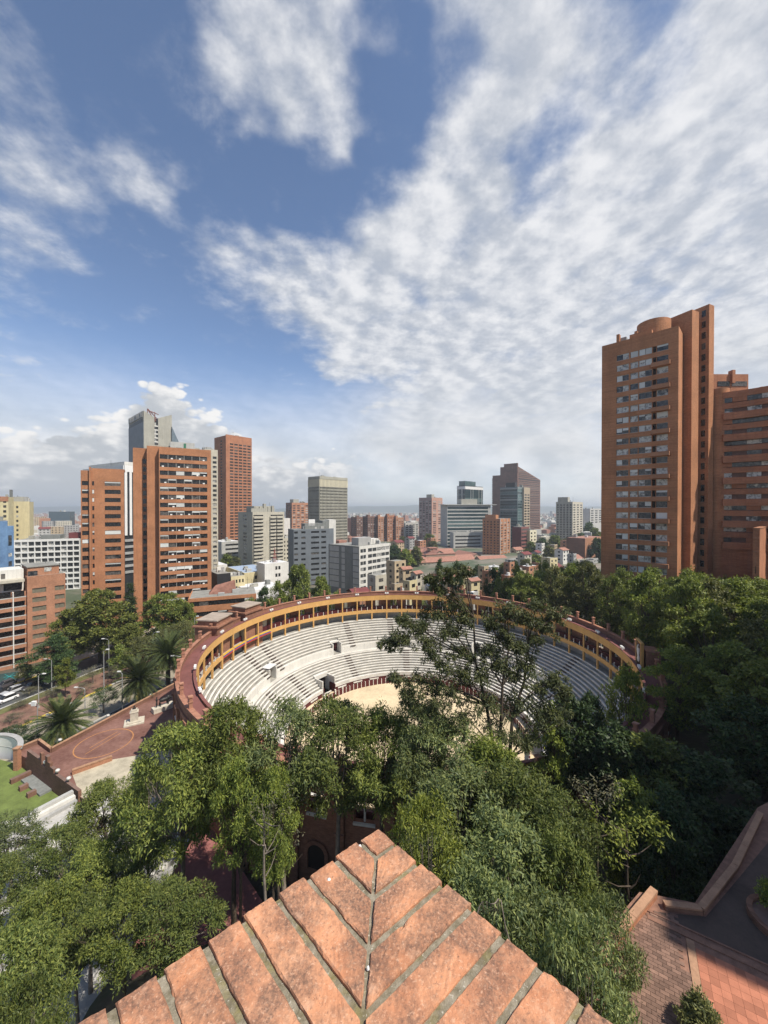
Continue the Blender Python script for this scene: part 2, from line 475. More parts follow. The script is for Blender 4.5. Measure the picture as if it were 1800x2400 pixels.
BARK_P = mat('bark_pale', (0.20, 0.17, 0.14), var=0.4, scale=2.0, coords='obj')

# ================================================================== TERRAIN
RC = (5.0, 72.0)                # centre of the bullring
R_OUT = 38.8
_CP = np.array([
    (0, 0, 13), (0, 18, 11), (0, 29, 9.5), (-12, 26, 7), (-15, 35, 4.0), (-24, 36, 0.3), (-28, 28, 0.3), (-40, 38, 0), (-30, 14, 3), (-38, 48, -.5), (-50, 56, -3), (-62, 44, -3), (-57, 55, -3.2), (-48, 51, -2.6), (-45, 30, 0),
    (18, 24, 12), (12, 14, 13), (28, 42, 11), (44, 56, 10), (50, 82, 6), (66, 66, 12), (78, 40, 18), (50, 22, 18), (30, 10, 17), (90, 80, 13), (70, 110, 4),
    (0, 118, -5), (-40, 112, -5.6), (-45, 75, -5.6), (-62, 82, -5.6), (-80, 82, -5.6), (-90, 100, -5.6), (-75, 60, -5.6), (-110, 90, -5.6), (-60, 130, -6), (-100, 140, -7),
    (40, 125, -3), (0, 160, -8), (60, 160, -6), (120, 130, 2), (-150, 180, -10), (150, 220, -9), (0, 260, -13), (0, -30, 14), (-60, -10, 6), (80, -20, 20),
    (0, 420, -14), (-300, 300, -14), (300, 300, -13), (-200, 60, -9), (-300, -100, -5), (300, 0, 15)], dtype=np.float64)
def ground_np(x, y):
    x = np.asarray(x, float); y = np.asarray(y, float)
    sh = x.shape
    X = x.ravel()[:, None]; Y = y.ravel()[:, None]
    d2 = (X - _CP[None, :, 0]) ** 2 + (Y - _CP[None, :, 1]) ** 2
    wt = 1.0 / (d2 + 6.0) ** 1.6
    z = (wt * _CP[None, :, 2]).sum(1) / wt.sum(1)
    far = np.clip((np.hypot(x.ravel(), y.ravel()) - 350) / 300, 0, 1)
    z = z * (1 - far) + (-14.0) * far
    # the boulevard is level
    s = X[:, 0] * .96 - Y[:, 0] * .28
    k = np.clip((-71.5 - s) / 2.0, 0, 1) * np.clip((s + 130) / 10, 0, 1) * np.clip((Y[:, 0] - 40) / 10, 0, 1) * np.clip((150 - Y[:, 0]) / 20, 0, 1)
    z = z * (1 - k) + (-5.3) * k
    r = np.hypot(X[:, 0] - RC[0], Y[:, 0] - RC[1])
    k = np.clip((R_OUT - 1.0 - r) / 2.5, 0, 1)
    z = z * (1 - k) + (-3.4) * k
    return z.reshape(sh)
def gz(x, y): return float(ground_np(np.array([x]), np.array([y]))[0])

def axis(lo, hi, fine, step):
    a = list(np.arange(lo, hi + 1e-6, fine))
    g = step; v = hi
    while v < 9000:
        v += g; g *= 1.28; a.append(v)
    g = step; v = lo
    while v > -9000:
        v -= g; g *= 1.28; a.insert(0, v)
    return np.array(a)
gx = axis(-110, 110, 1.6, 4.0); gy = axis(-20, 150, 1.6, 4.0)
GX, GY = np.meshgrid(gx, gy)
GZ = ground_np(GX, GY)
rough_k = np.clip(1 - np.hypot(GX, GY) / 250, 0, 1)
GZ = GZ + (np.sin(GX * .9) * np.sin(GY * .7 + 1) * .12) * rough_k * (np.hypot(GX - RC[0], GY - RC[1]) > R_OUT + 1)
nx_, ny_ = len(gx), len(gy)
idx = np.arange(nx_ * ny_).reshape(ny_, nx_)
gf = np.stack([idx[:-1, :-1], idx[:-1, 1:], idx[1:, 1:], idx[1:, :-1]], -1).reshape(-1)
gm = mesh_np('ground', np.stack([GX, GY, GZ], -1).reshape(-1, 3), gf, 4, smooth=True)
m = bpy.data.materials.new('earth'); m.use_nodes = True; MATS['earth'] = m
t = NT(m.node_tree); bs = t.n['Principled BSDF']; pos = t.new('ShaderNodeNewGeometry').outputs['Position']
c = t.mix(t.maprange(t.noise(pos, 0.12, 6, .6), .4, .62, 0, 1), (0.075, 0.06, 0.042), (0.05, 0.065, 0.022))
c = t.mix(t.maprange(t.noise(pos, 1.5, 5, .65), .5, .75, 0, .6), c, (0.16, 0.13, 0.09))
dist = t.vmath('LENGTH', pos).outputs['Value']
cf = t.mix(t.maprange(t.noise(pos, 0.02, 8, .7), .42, .6, 0, 1), (0.06, 0.085, 0.045), (0.24, 0.20, 0.17))
c = t.mix(t.maprange(dist, 140, 320, 0, 1), c, cf)
t.link(c, bs.inputs['Base Color']); bs.inputs['Roughness'].default_value = .95
tag(link('ground', gm, m), kind='structure')

# distant hills
def hills(name, d, zmin, amp, seed, x0, x1, base=-16):
    r = np.random.default_rng(seed)
    n = 160
    xs = np.linspace(x0, x1, n)
    h = np.zeros(n)
    for k, a in ((1.3, .5), (2.7, .3), (6, .16), (13, .08), (29, .05)):
        h += a * np.sin(xs / (x1 - x0) * k * 2 * pi + r.uniform(0, 6.28))
    h = zmin + amp * (h * .6 + .5)
    v = []; f = []
    rows = [(0, 0.0), (d * .04, .45), (d * .09, .8), (d * .15, 1.0), (d * .26, .6), (d * .4, 0)]
    for dy, k in rows:
        for i in range(n): v.append((xs[i], d + dy, base + (h[i] - base) * k))
    for j in range(len(rows) - 1):
        for i in range(n - 1): f.append((j * n + i, j * n + i + 1, (j + 1) * n + i + 1, (j + 1) * n + i))
    me = mesh_np(name, v, np.array(f).ravel(), 4, smooth=True)
    return tag(link(name, me, mat('hill_green', (0.05, 0.07, 0.04), var=.3, scale=.002)), kind='structure')
hills('hills', 6200, 30, 80, 3, -7000, 7000)

# ================================================================== BOULEVARD
E = Vector((.28, .96)); E.normalize(); N = Vector((E.y, -E.x))   # along / across the boulevard (towards the terrace)
def st(s, n): p = E * s + N * n; return (p.x, p.y)
def strip(name, n0, n1, z, material, s0=18, s1=165, kind='structure'):
    a, b, c_, d = st(s0, n0), st(s0, n1), st(s1, n1), st(s1, n0)
    o = sheet(name, [(*a, z), (*b, z), (*c_, z), (*d, z)], material)
    if kind: tag(o, kind=kind)
    return o
ASPH = mat('asphalt', (0.075, 0.078, 0.080), var=.25, scale=.5, bump=.2)
PAVE = mat('pavement_pale', (0.30, 0.27, 0.21), var=.3, scale=.5)
PAVE_R = mat('pavement_red', (0.20, 0.115, 0.085), var=.35, scale=.4)
YEL = mat('paint_yellow', (0.55, 0.42, 0.08), var=.25, scale=1.0)
strip('road', -71.5, -81.0, -4.86, ASPH)
strip('pavement', -81.0, -93.4, -4.80, PAVE)
strip('path', -94.0, -106.0, -4.76, PAVE_R)
strip('road', -106.0, -117.5, -4.86, ASPH)
strip('pavement', -117.5, -124, -4.78, PAVE)
strip('grass', -103.2, -105.9, -4.70, mat('lawn_dry', (0.12, 0.12, 0.045), var=.35, scale=.7), kind='structure')
strip('road_marking', -75.9, -76.05, -4.845, WHITE)
def kerb(name, n0, n1, material, painted=False):
    o = empty(name, (0, 0, 0)); tag(o, kind='structure')
    L = 4.0; k = 0
    s = 30.0
    while s < 150:
        a, b, c_, d = st(s, n0), st(s, n1), st(s + L - .02, n1), st(s + L - .02, n0)
        poly_prism('kerb_stone', [a, b, c_, d], -4.95, -4.64, (YEL if (painted and k % 3 != 2) else material), o)
        s += L; k += 1
    return o
kerb('kerb', -93.4, -93.95, GREY_L, True)
kerb('kerb', -117.5, -117.9, GREY_L, True)
kerb('kerb', -80.7, -81.0, GREY_L)
kerb('kerb', -106.0, -106.35, GREY_L)

# ================================================================== BULLRING
SAND_Z = -2.2
cx, cy = RC
M_SAND = mat('sand', (0.58, 0.475, 0.315), var=.22, scale=.22, rough=.95, bump=.3, bscale=3)
M_SEAT = mat('seat_concrete', (0.29, 0.28, 0.25), var=.3, scale=.5, streak=0)
M_NOSE = mat('seat_edge_white', (0.66, 0.64, 0.59), var=.22, scale=.7)
M_YEL = mat('ochre_paint', (0.54, 0.315, 0.11), var=.12, scale=.6, streak=.15)
M_RROOF = mat('roof_painted_red', (0.185, 0.075, 0.066), var=.22, scale=.35, rough=.85)
M_MAR = mat('maroon_paint', (0.085, 0.016, 0.018), var=.2, scale=.6, rough=.6)
M_BR = brick_mat('ring_brick', (0.31, 0.15, 0.095), dark=.6)
M_DARK = mat('interior_shade', (0.03, 0.022, 0.02), var=.2)  # near-black stands in for the shade inside openings and passages
M_STEPD = mat('step_edge_brown', (0.075, 0.055, 0.045), var=.2)

def az_of(u, v, z):
    p = on(u, v, z); return atan2(p[1] - cy, p[0] - cx)
sand = link('sand', revolve('sand', [(0.01, SAND_Z), (8, SAND_Z), (16, SAND_Z), (23.6, SAND_Z)], cx, cy, seg=96), M_SAND)
tag(sand, kind='structure')

ring = empty('bullring', (0, 0, 0))
tag(ring, 'round brick bullring with white stepped seating and ochre gallery', 'bullring')

TW = 0.62
LOW0, LOWZ0, LOWR = 23.4, -0.9, 0.39
UP0, UPZ0, UPR = 30.7, 4.25, 0.475
NROW = 10
# openings cut in the seating: (azimuth, half width m, tier, first row, last row)
a_v1 = az_of(652, 1580, 4.6); a_v2 = az_of(793, 1520, 4.6); a_v3 = az_of(953, 1507, 4.6); a_v4 = az_of(1115, 1520, 4.8); a_t1 = az_of(783, 1612, -0.2); a_v5 = az_of(1180, 1530, 5)
OPEN_UP = [(a, 1.25) for a in (a_v1, a_v2, a_v3, a_v4)]
OPEN_LO = [(a_t1, 1.9)]
def seat_rows(r0, z0, rise, opens, nopen):
    for k in range(NROW):
        ra, rb = r0 + k * TW, r0 + (k + 1) * TW
        za, zb = z0 + k * rise, z0 + (k + 1) * rise
        gaps = sorted([((a - hw / ra) % (2 * pi), (a + hw / ra) % (2 * pi)) for a, hw in opens]) if k < nopen else []
        arcs = []
        if not gaps: arcs = [(0.0, 2 * pi)]
        else:
            for i, g in enumerate(gaps):
                nxt = gaps[(i + 1) % len(gaps)][0]
                e = nxt if nxt > g[1] else nxt + 2 * pi
                arcs.append((g[1], e))
        row = None
        for (a0, a1) in arcs:
            me = revolve('seat_row', [(ra, za - 0.5), (ra, zb), (rb, zb), (rb, za - .5)], cx, cy, a0, a1, 200, closed=len(gaps) > 0)
            row = link('seat_row', me, M_SEAT, ring)
            # white front edge, 3 mm proud, overhanging slightly
            mn = revolve('edge', [(ra - .03, zb - .17), (ra - .03, zb + .012), (ra + .22, zb + .012), (ra + .22, zb - .17)], cx, cy, a0, a1, 200, closed=True)
            link('seat_edge', mn, M_NOSE, row)
seat_rows(LOW0, LOWZ0, LOWR, OPEN_LO, 5)
seat_rows(UP0, UPZ0, UPR, OPEN_UP, 4)
ZMID = LOWZ0 + NROW * LOWR            # 3.0
link('walkway', revolve('walkway', [(LOW0 + NROW * TW, ZMID - .6), (LOW0 + NROW * TW, ZMID), (UP0 - .12, ZMID), (UP0 - .12, ZMID - .6)], cx, cy, seg=200), mat('walkway_concrete', (.55, .53, .48), var=.2, scale=.4), ring)
def arcs_without(opens, r):
    g = sorted([((a - hw / r) % (2 * pi), (a + hw / r) % (2 * pi)) for a, hw in opens])
    res = []
    for i, q in enumerate(g):
        e = g[(i + 1) % len(g)][0]
        res.append((q[1], e if e > q[1] else e + 2 * pi))
    return res
for (a0, a1) in arcs_without(OPEN_UP, UP0):
    link('tier_wall', revolve('tier_wall', [(UP0 - .12, ZMID), (UP0 - .12, UPZ0 + .32), (UP0 + .05, UPZ0 + .32), (UP0 + .05, ZMID)], cx, cy, a0, a1, 200, closed=True), WHITE, ring)
# lower parapet and maroon wall, passage, barrier
for (a0, a1) in arcs_without(OPEN_LO, LOW0):
    link('parapet', revolve('parapet', [(LOW0 - .32, LOWZ0 - .35), (LOW0 - .32, LOWZ0 + .45), (LOW0 - .02, LOWZ0 + .45), (LOW0 - .02, LOWZ0 - .35)], cx, cy, a0, a1, 200, closed=True), M_NOSE, ring)
    link('inner_wall', revolve('inner_wall', [(LOW0 - .28, SAND_Z - .3), (LOW0 - .28, LOWZ0 - .352), (LOW0 + .1, LOWZ0 - .352), (LOW0 + .1, SAND_Z - .3)], cx, cy, a0, a1, 200, closed=True), M_MAR, ring)
RB = 21.0; BZ = -1.0
barrier = link('barrier', revolve('barrier', [(RB - .06, SAND_Z - .2), (RB - .06, BZ), (RB + .06, BZ), (RB + .06, SAND_Z - .2)], cx, cy, seg=128, closed=True), M_MAR, ring)
npost = 128
pm = boxes('barrier_post', [(-.085, -.062, -.07, .07, -.2, BZ - SAND_Z + .05), (-.11, .11, -.07, .07, BZ - SAND_Z + .003, BZ - SAND_Z + .06)]); pm.materials.append(M_NOSE)
for k in range(npost):
    a = 2 * pi * (k + .5) / npost
    link('post', pm, None, ring, (cx + RB * cos(a), cy + RB * sin(a), SAND_Z), (0, 0, a))
# pale shields and boards standing in the passage
bb = boxes('board', [(-.05, .05, -1.15, 1.15, 0, .28)]); bb.materials.append(M_NOSE)
for k in range(34):
    a = 2 * pi * k / 34 + .05
    link('board', bb, None, ring, (cx + (LOW0 - .36) * cos(a), cy + (LOW0 - .36) * sin(a), LOWZ0 - .85), (0, 0, a))
# gate leaves in the barrier
for a in (a_t1, a_t1 + .16, a_t1 - .1):
    gp = boxes('gate_post', [(-.16, .16, -.12, .12, -.2, 1.75)]); link('gate_post', gp, M_NOSE, ring, (cx + RB * cos(a), cy + RB * sin(a), SAND_Z), (0, 0, a))

# aisles: brown-edged half steps laid on the rows
step_me = boxes('step', [(-.31, .31, -.72, .72, 0, .19)])
step_me.materials.append(M_STEPD)
top_me = boxes('step_top', [(-.15, .17, -.46, .46, .192, .205)]); top_me.materials.append(M_SEAT)
def aisle(a, r0, z0, rise, k0=0, k1=NROW):
    o = empty('aisle', (0, 0, 0)); o.parent = ring
    for k in range(k0, k1):
        r = r0 + k * TW + .02
        z = z0 + (k) * rise + .02
        s_ = link('step', step_me, None, o, (cx + r * cos(a), cy + r * sin(a), z + rise * .08), (0, 0, a))
        link('step', top_me, None, o, (cx + r * cos(a), cy + r * sin(a), z + rise * .08), (0, 0, a))
ups = [az_of(582, 1557, 6.6), az_of(639, 1540, 6.6), az_of(820, 1487, 6.6), az_of(914, 1470, 6.6), az_of(1000, 1478, 6.6), az_of(1220, 1505, 6.6), az_of(1320, 1570, 6.6)]
los = [az_of(655, 1648, 1.0), az_of(695, 1608, 1.0), az_of(822, 1560, 1.0), az_of(953, 1548, 1.0), az_of(1095, 1560, 1.0), az_of(1200, 1590, 1.0)]
for a in ups: aisle(a, UP0, UPZ0, UPR)
for a in los: aisle(a, LOW0, LOWZ0, LOWR)
# vomitories
def vomitory(a, r_front, r_back, hw, z0, h, doormat, roof=False):
    o = empty('vomitory', (cx, cy, 0), a); o.parent = ring
    link('side_wall', boxes('side_wall', [(r_front, r_back, -hw - .02, -hw + .2, z0 - .4, z0 + h)]), WHITE, o)
    link('side_wall', boxes('side_wall', [(r_front, r_back, hw - .2, hw + .02, z0 - .4, z0 + h)]), WHITE, o)
    link('floor', boxes('floor', [(r_front, r_back, -hw + .2, hw - .2, z0 - .4, z0 + .01)]), M_SEAT, o)
    link('lintel', boxes('lintel', [(r_back - .9, r_back + .1, -hw, hw, z0 + h - .25, z0 + h + .12)]), WHITE, o)
    link('back_wall', boxes('back_wall', [(r_back - .05, r_back + .05, -hw + .2, hw - .2, z0, z0 + h - .25)]), M_DARK, o)
    link('door', boxes('door', [(r_back - .35, r_back - .28, -hw + .22, -hw + .9, z0 + .02, z0 + h - .3)]), doormat, o)
    if roof:
        link('canopy', boxes('canopy', [(r_front + .1, r_back - .6, -hw - .1, hw + .1, z0 + h + .3, z0 + h + .38)]), ROOF_W, o)
    # small flight down to the walkway
    for k in range(5):
        link('step', boxes('step', [(r_front - .02, r_front + .9, hw + .25 + k * .3, hw + .25 + (k + 1) * .3, ZMID + .01, ZMID + 1.2 - .2 * k - .1 * 0)]), M_STEPD if k % 2 else WHITE, o)
for i, a in enumerate((a_v1, a_v2, a_v3, a_v4)):
    vomitory(a, UP0 - .1, UP0 + 4 * TW, 1.25, ZMID + .05, 2.6, M_MAR, roof=(i == 0))
o = empty('gate_tunnel', (cx, cy, 0), a_t1); o.parent = ring
link('side_wall', boxes('side_wall', [(LOW0 - .3, LOW0 + 5 * TW, -1.92, -1.68, SAND_Z - .2, LOWZ0 + 5 * LOWR + .2)]), WHITE, o)
link('side_wall', boxes('side_wall', [(LOW0 - .3, LOW0 + 5 * TW, 1.68, 1.92, SAND_Z - .2, LOWZ0 + 5 * LOWR + .2)]), WHITE, o)
link('lintel', boxes('lintel', [(LOW0 + 5 * TW - .7, LOW0 + 5 * TW + .1, -1.9, 1.9, LOWZ0 + 5 * LOWR - .35, LOWZ0 + 5 * LOWR + .55)]), WHITE, o)
link('back_wall', boxes('back_wall', [(LOW0 + 5 * TW - .05, LOW0 + 5 * TW + .05, -1.68, 1.68, SAND_Z, LOWZ0 + 5 * LOWR - .3)]), M_DARK, o)
link('door', boxes('door', [(LOW0 - .6, LOW0 + 1.4, -1.66, -1.56, SAND_Z, SAND_Z + 1.9)]), M_MAR, o)
link('door', boxes('door', [(LOW0 - .6, LOW0 + 1.4, 1.56, 1.66, SAND_Z, SAND_Z + 1.9)]), M_MAR, o)

# ---- gallery
NB = 54
R_IN = 36.4
ROOF_Z = 15.5
Z_SEAT_TOP = UPZ0 + NROW * UPR        # 9.0
link('top_walk', revolve('top_walk', [(UP0 + NROW * TW, Z_SEAT_TOP - .4), (UP0 + NROW * TW, Z_SEAT_TOP + .02), (R_OUT - .4, Z_SEAT_TOP + .02)], cx, cy, seg=162), M_SEAT, ring)
link('under_wall', revolve('under_wall', [(38.0, Z_SEAT_TOP), (38.0, 10.9)], cx, cy, seg=162), GREY, ring)
link('gallery_floor', revolve('gallery_floor', [(R_IN + .1, 10.95), (R_IN + .1, 11.3), (R_OUT - .35, 11.3), (R_OUT - .35, 10.95)], cx, cy, seg=162, closed=True), GREY, ring)
link('balcony_beam', revolve('balcony_beam', [(R_IN - .12, 10.8), (R_IN - .12, 11.65), (R_IN + .12, 11.65), (R_IN + .12, 10.8)], cx, cy, seg=162, closed=True), M_YEL, ring)
link('fascia', revolve('fascia', [(R_IN - .15, 14.35), (R_IN - .15, 15.72), (R_IN + .12, 15.72), (R_IN + .12, 14.35)], cx, cy, seg=162, closed=True), M_YEL, ring)
link('coping', revolve('coping', [(R_IN - .2, 15.722), (R_IN - .2, 15.80), (R_IN + .2, 15.80), (R_IN + .2, 15.722)], cx, cy, seg=162, closed=True), M_RROOF, ring)
link('roof', revolve('roof', [(R_IN + .12, 15.2), (R_IN + .12, 15.45), (R_OUT - .4, 15.35), (R_OUT - .4, 15.1)], cx, cy, seg=162, closed=True), M_RROOF, ring)
link('back_bench', revolve('back_bench', [(37.5, 11.3), (37.5, 12.4), (37.8, 12.4), (37.8, 11.3)], cx, cy, seg=162, closed=True), M_MAR, ring)
# outer wall, with window openings bay by bay
OUT_SILL, OUT_HEAD = 12.2, 14.0
link('outer_wall', revolve('outer_wall', [(R_OUT, -8), (R_OUT, OUT_SILL), (R_OUT - .4, OUT_SILL), (R_OUT - .4, -8)], cx, cy, seg=216, closed=True), M_BR, ring)
link('outer_wall', revolve('outer_wall', [(R_OUT, OUT_HEAD), (R_OUT, 16.15), (R_OUT - .4, 16.15), (R_OUT - .4, OUT_HEAD)], cx, cy, seg=216, closed=True), M_BR, ring)
link('cornice', revolve('cornice', [(R_OUT + .22, 14.9), (R_OUT + .22, 15.1), (R_OUT + .002, 15.1), (R_OUT + .002, 14.9)], cx, cy, seg=216, closed=True), M_BR, ring)
link('parapet_coping', revolve('parapet_coping', [(R_OUT + .12, 16.152), (R_OUT + .12, 16.30), (R_OUT - .52, 16.30), (R_OUT - .52, 16.152)], cx, cy, seg=216, closed=True), mat('coping_brick', (.33, .16, .105), var=.3, scale=2), ring)
post_me = boxes('gallery_post', [(-.16, .16, -.17, .17, 9.0, 10.797), (-.14, .14, -.15, .15, 11.653, 14.347)]); post_me.materials.append(M_YEL)
corb_me = boxes('corbel', [(-.3, -.16, -.3, .3, 10.2, 10.75)]); corb_me.materials.append(M_YEL)
bal_me = boxes('baluster', [(-.06, .06, -.06, .06, 11.653, 12.5)]); bal_me.materials.append(M_NOSE)
rail_me = boxes('rail', [(-.03, .03, -1.9, 1.9, 12.15, 12.2)]); rail_me.materials.append(M_MAR)
pier_me = boxes('outer_pier', [(-.4, -.002, -1.35, 1.35, OUT_SILL + .002, OUT_HEAD - .002)]); pier_me.materials.append(M_BR)
pil_me = boxes('pilaster', [(.002, .35, -.45, .45, -6, 14.6), (.002, .5, -.55, .55, 14.6, 14.895), (.002, .45, -.5, .5, 10.6, 11.1)]); pil_me.materials.append(M_BR)
pin_me = boxes('pinnacle', [(-.45, -.05, -.2, .2, 16.303, 16.95), (-.5, 0, -.25, .25, 16.95, 17.1), (-.43, -.07, -.18, .18, 17.1, 17.55), (-.52, .02, -.27, .27, 17.55, 17.72)]); pin_me.materials.append(mat('pinnacle_brick', (.36, .18, .12), var=.3, scale=2))
# arched door: flat leaf coloured as the shade inside, with brick surround
def arch_mesh(name, w_, h_, depth, y0):
    pts = [(-w_ / 2, 0), (w_ / 2, 0)] + [(w_ / 2 * cos(pi * k / 10), h_ + w_ / 2 * sin(pi * k / 10)) for k in range(11)]
    n = len(pts); v = [(y0, p[0], p[1]) for p in pts] + [(y0 + depth, p[0], p[1]) for p in pts]
    f = [list(range(n)), list(range(2 * n - 1, n - 1, -1))] + [[i, n + i, n + (i + 1) % n, (i + 1) % n] for i in range(n)]
    me = bpy.data.meshes.new(name); me.from_pydata(v, [], f); me.update()
    bm = bmesh.new(); bm.from_mesh(me); bmesh.ops.recalc_face_normals(bm, faces=bm.faces); bm.to_mesh(me); bm.free()
    return me
def arch_ring(name, w_, h_, wid, depth, y0):
    o_ = []; i_ = []
    for (x, z) in [(w_ / 2, 0)] + [(w_ / 2 * cos(pi * k / 12), h_ + w_ / 2 * sin(pi * k / 12)) for k in range(13)] + [(-w_ / 2, 0)]:
        i_.append((x, z))
    W2 = w_ + 2 * wid
    for (x, z) in [(W2 / 2, 0)] + [(W2 / 2 * cos(pi * k / 12), h_ + W2 / 2 * sin(pi * k / 12)) for k in range(13)] + [(-W2 / 2, 0)]:
        o_.append((x, z))
    n = len(i_); v = []
    for y in (y0, y0 + depth):
        v += [(y, x, z) for x, z in i_] + [(y, x, z) for x, z in o_]
    f = []
    for k in range(n - 1):
        f += [[k, k + 1, n + k + 1, n + k], [2 * n + k, 3 * n + k, 3 * n + k + 1, 2 * n + k + 1], [n + k, n + k + 1, 3 * n + k + 1, 3 * n + k], [k, 2 * n + k, 2 * n + k + 1, k + 1]]
    me = bpy.data.meshes.new(name); me.from_pydata(v, [], f); me.update()
    bm = bmesh.new(); bm.from_mesh(me); bmesh.ops.recalc_face_normals(bm, faces=bm.faces); bm.to_mesh(me); bm.free()
    return me
arch_me = arch_mesh('arch', 1.7, 1.5, .05, .0025); arch_me.materials.append(M_DARK)
surr_me = arch_ring('surround', 1.7, 1.5, .35, .22, .003); surr_me.materials.append(M_BR)
sill_me = boxes('sill', [(.003, .2, -1.0, 1.0, OUT_SILL - .2, OUT_SILL)]); sill_me.materials.append(WHITE)
mull_me = boxes('mullion', [(-.28, -.12, -.08, .08, OUT_SILL + .002, OUT_HEAD - .002)]); mull_me.materials.append(WHITE)
flood_me = boxes('floodlight', [(-.05, .05, -.05, .05, 0, .35), (-.22, .12, -.5, -.1, .28, .62), (-.22, .12, .1, .5, .28, .62)])
flood_me.materials.append(WHITE_CLEAN)
box_bays = []
a_box = az_of(490, 1480, 12.8)
for k in range(NB):
    a = 2 * pi * (k + .5) / NB
    ca, sa = cos(a), sin(a)
    link('gallery_post', post_me, None, ring, (cx + R_IN * ca, cy + R_IN * sa, 0), (0, 0, a))
    link('pilaster', pil_me, None, ring, (cx + R_OUT * ca, cy + R_OUT * sa, 0), (0, 0, a))
    link('pinnacle', pin_me, None, ring, (cx + R_OUT * ca, cy + R_OUT * sa, 0), (0, 0, a))
    link('outer_pier', pier_me, None, ring, (cx + R_OUT * ca, cy + R_OUT * sa, 0), (0, 0, a))
    b = 2 * pi * k / NB
    cb_, sb_ = cos(b), sin(b)
    boxed = abs(((b - a_box + pi) % (2 * pi)) - pi) < 2.2 * 2 * pi / NB
    if boxed: box_bays.append(b)
    else:
        for o_ in (-.85, .85):
            bb_ = b + o_ / R_IN
            link('baluster', bal_me, None, ring, (cx + R_IN * cos(bb_), cy + R_IN * sin(bb_), 0), (0, 0, b))
        link('rail', rail_me, None, ring, (cx + R_IN * cb_, cy + R_IN * sb_, 0), (0, 0, b))
    link('mullion', mull_me, None, ring, (cx + R_OUT * cb_, cy + R_OUT * sb_, 0), (0, 0, b))
    camside = (-(cx) * cb_ + -(cy) * sb_) / hypot(cx, cy) > -.2 or cb_ < -.3
    if camside:
        link('sill', sill_me, None, ring, (cx + R_OUT * cb_, cy + R_OUT * sb_, 0), (0, 0, b))
        zb_ = max(gz(cx + (R_OUT + 1) * cb_, cy + (R_OUT + 1) * sb_) + .25, -4)
        if zb_ + 2.6 < 11.9:
            ar = link('arched_opening', arch_me, None, ring, (cx + R_OUT * cb_, cy + R_OUT * sb_, zb_), (0, 0, b))
            link('surround', surr_me, None, ar)
# enclosed boxes with swagged bunting
for b in box_bays:
    o = empty('box', (cx, cy, 0), b); o.parent = ring
    link('box_wall', boxes('box_wall', [(R_IN + 1.2, R_IN + 1.3, -1.95, 1.95, 11.31, 14.3)]), BEIGE, o)
    link('box_wall', boxes('box_wall', [(R_IN + .15, R_IN + 1.2, 1.75, 1.85, 11.31, 14.3)]), BEIGE, o)
    for z0, z1, colr, nm in ((11.38, 11.72, (0.62, .40, .05), 'bunting_yellow'), (11.14, 11.36, (.05, .09, .28), 'bunting_blue'), (10.85, 11.12, (.42, .05, .03), 'bunting_red')):
        link('bunting', boxes('bunting', [(R_IN - .22, R_IN - .165, -1.8, 1.8, z0, z1)]), mat(nm, colr, var=.15, scale=3), o)
# floodlights along the rim
for k, u in enumerate(range(NB)):
    if k % 2: continue
    a = 2 * pi * (k + .5) / NB
    if sin(a) < -.75: continue
    fo = link('floodlight', flood_me, None, None, (cx + (R_IN + .02) * cos(a), cy + (R_IN + .02) * sin(a), 15.802), (0, 0, a))
    tag(fo, 'small white twin floodlight on the inner rim of the gallery roof', 'floodlight', 'floodlights along the gallery rim')
# stepped brick turrets on the left of the roof
def turret(u, v, label, sc):
    p = on(u, v, 15.4)
    a = atan2(p[1] - cy, p[0] - cx)
    rr = R_OUT - .1
    o = empty('turret', (cx + (rr) * cos(a), cy + rr * sin(a), 0), a)
    tag(o, label, 'turret', 'brick turrets on the gallery roof')
    S = sc
    link('base', boxes('base', [(-1.6, 2.4 * S, -2.3 * S, 2.3 * S, -6, 16.9)]), M_BR, o)
    link('slab', boxes('slab', [(-1.9, 2.7 * S, -2.6 * S, 2.6 * S, 16.902, 17.2)]), M_BR, o)
    link('upper_block', boxes('upper_block', [(-1.2, 2.1 * S, -2.0 * S, 2.0 * S, 17.202, 18.1)]), M_BR, o)
    link('cap', boxes('cap', [(-1.5, 2.3 * S, -2.2 * S, 2.2 * S, 18.102, 18.32)]), mat('turret_cap', (.34, .28, .23), var=.25, scale=1), o)
    ar = link('arched_opening', arch_mesh('arch', .9, .8, .04, 0), M_DARK, o, (2.403 * S, 0, 13.6))
turret(497, 1478, 'larger brick turret with slab roof at the left of the gallery roof', 1.3)
turret(572, 1445, 'smaller brick turret with slab roof behind the larger one', 1.2)
# emblem panel on the right-hand rim
pe = on(1522, 1560, 15.6)
ae = atan2(pe[1] - cy, pe[0] - cx)
o = empty('emblem_panel', (cx + 37.0 * cos(ae), cy + 37.0 * sin(ae), 0), ae)
tag(o, 'tall ochre framed panel with a white scroll emblem on the right-hand gallery roof', 'sign')
link('board', boxes('board', [(-.1, .1, -1.2, 1.2, 15.45, 19.2)]), mat('emblem_brown', (.10, .055, .035), var=.2), o)
link('frame', boxes('frame', [(-.2, .2, -1.4, -1.202, 15.4, 19.4), (-.2, .2, 1.202, 1.4, 15.4, 19.4), (-.2, .2, -1.2, 1.2, 19.202, 19.4)]), M_YEL, o)
tb = TB()
tb.tube([(-.16, .55 * sin(t_) * (1 if t_ < pi else .8), 17.9 + .75 * cos(t_) - (0 if t_ < pi else 1.2) * 0) for t_ in np.linspace(-.3, 5.2, 22)], [.1] * 22, 6)
tb.tube([(-.16, -.45 * sin(t_), 16.7 + .55 * cos(t_)) for t_ in np.linspace(-.6, 4.6, 20)], [.09] * 20, 6)
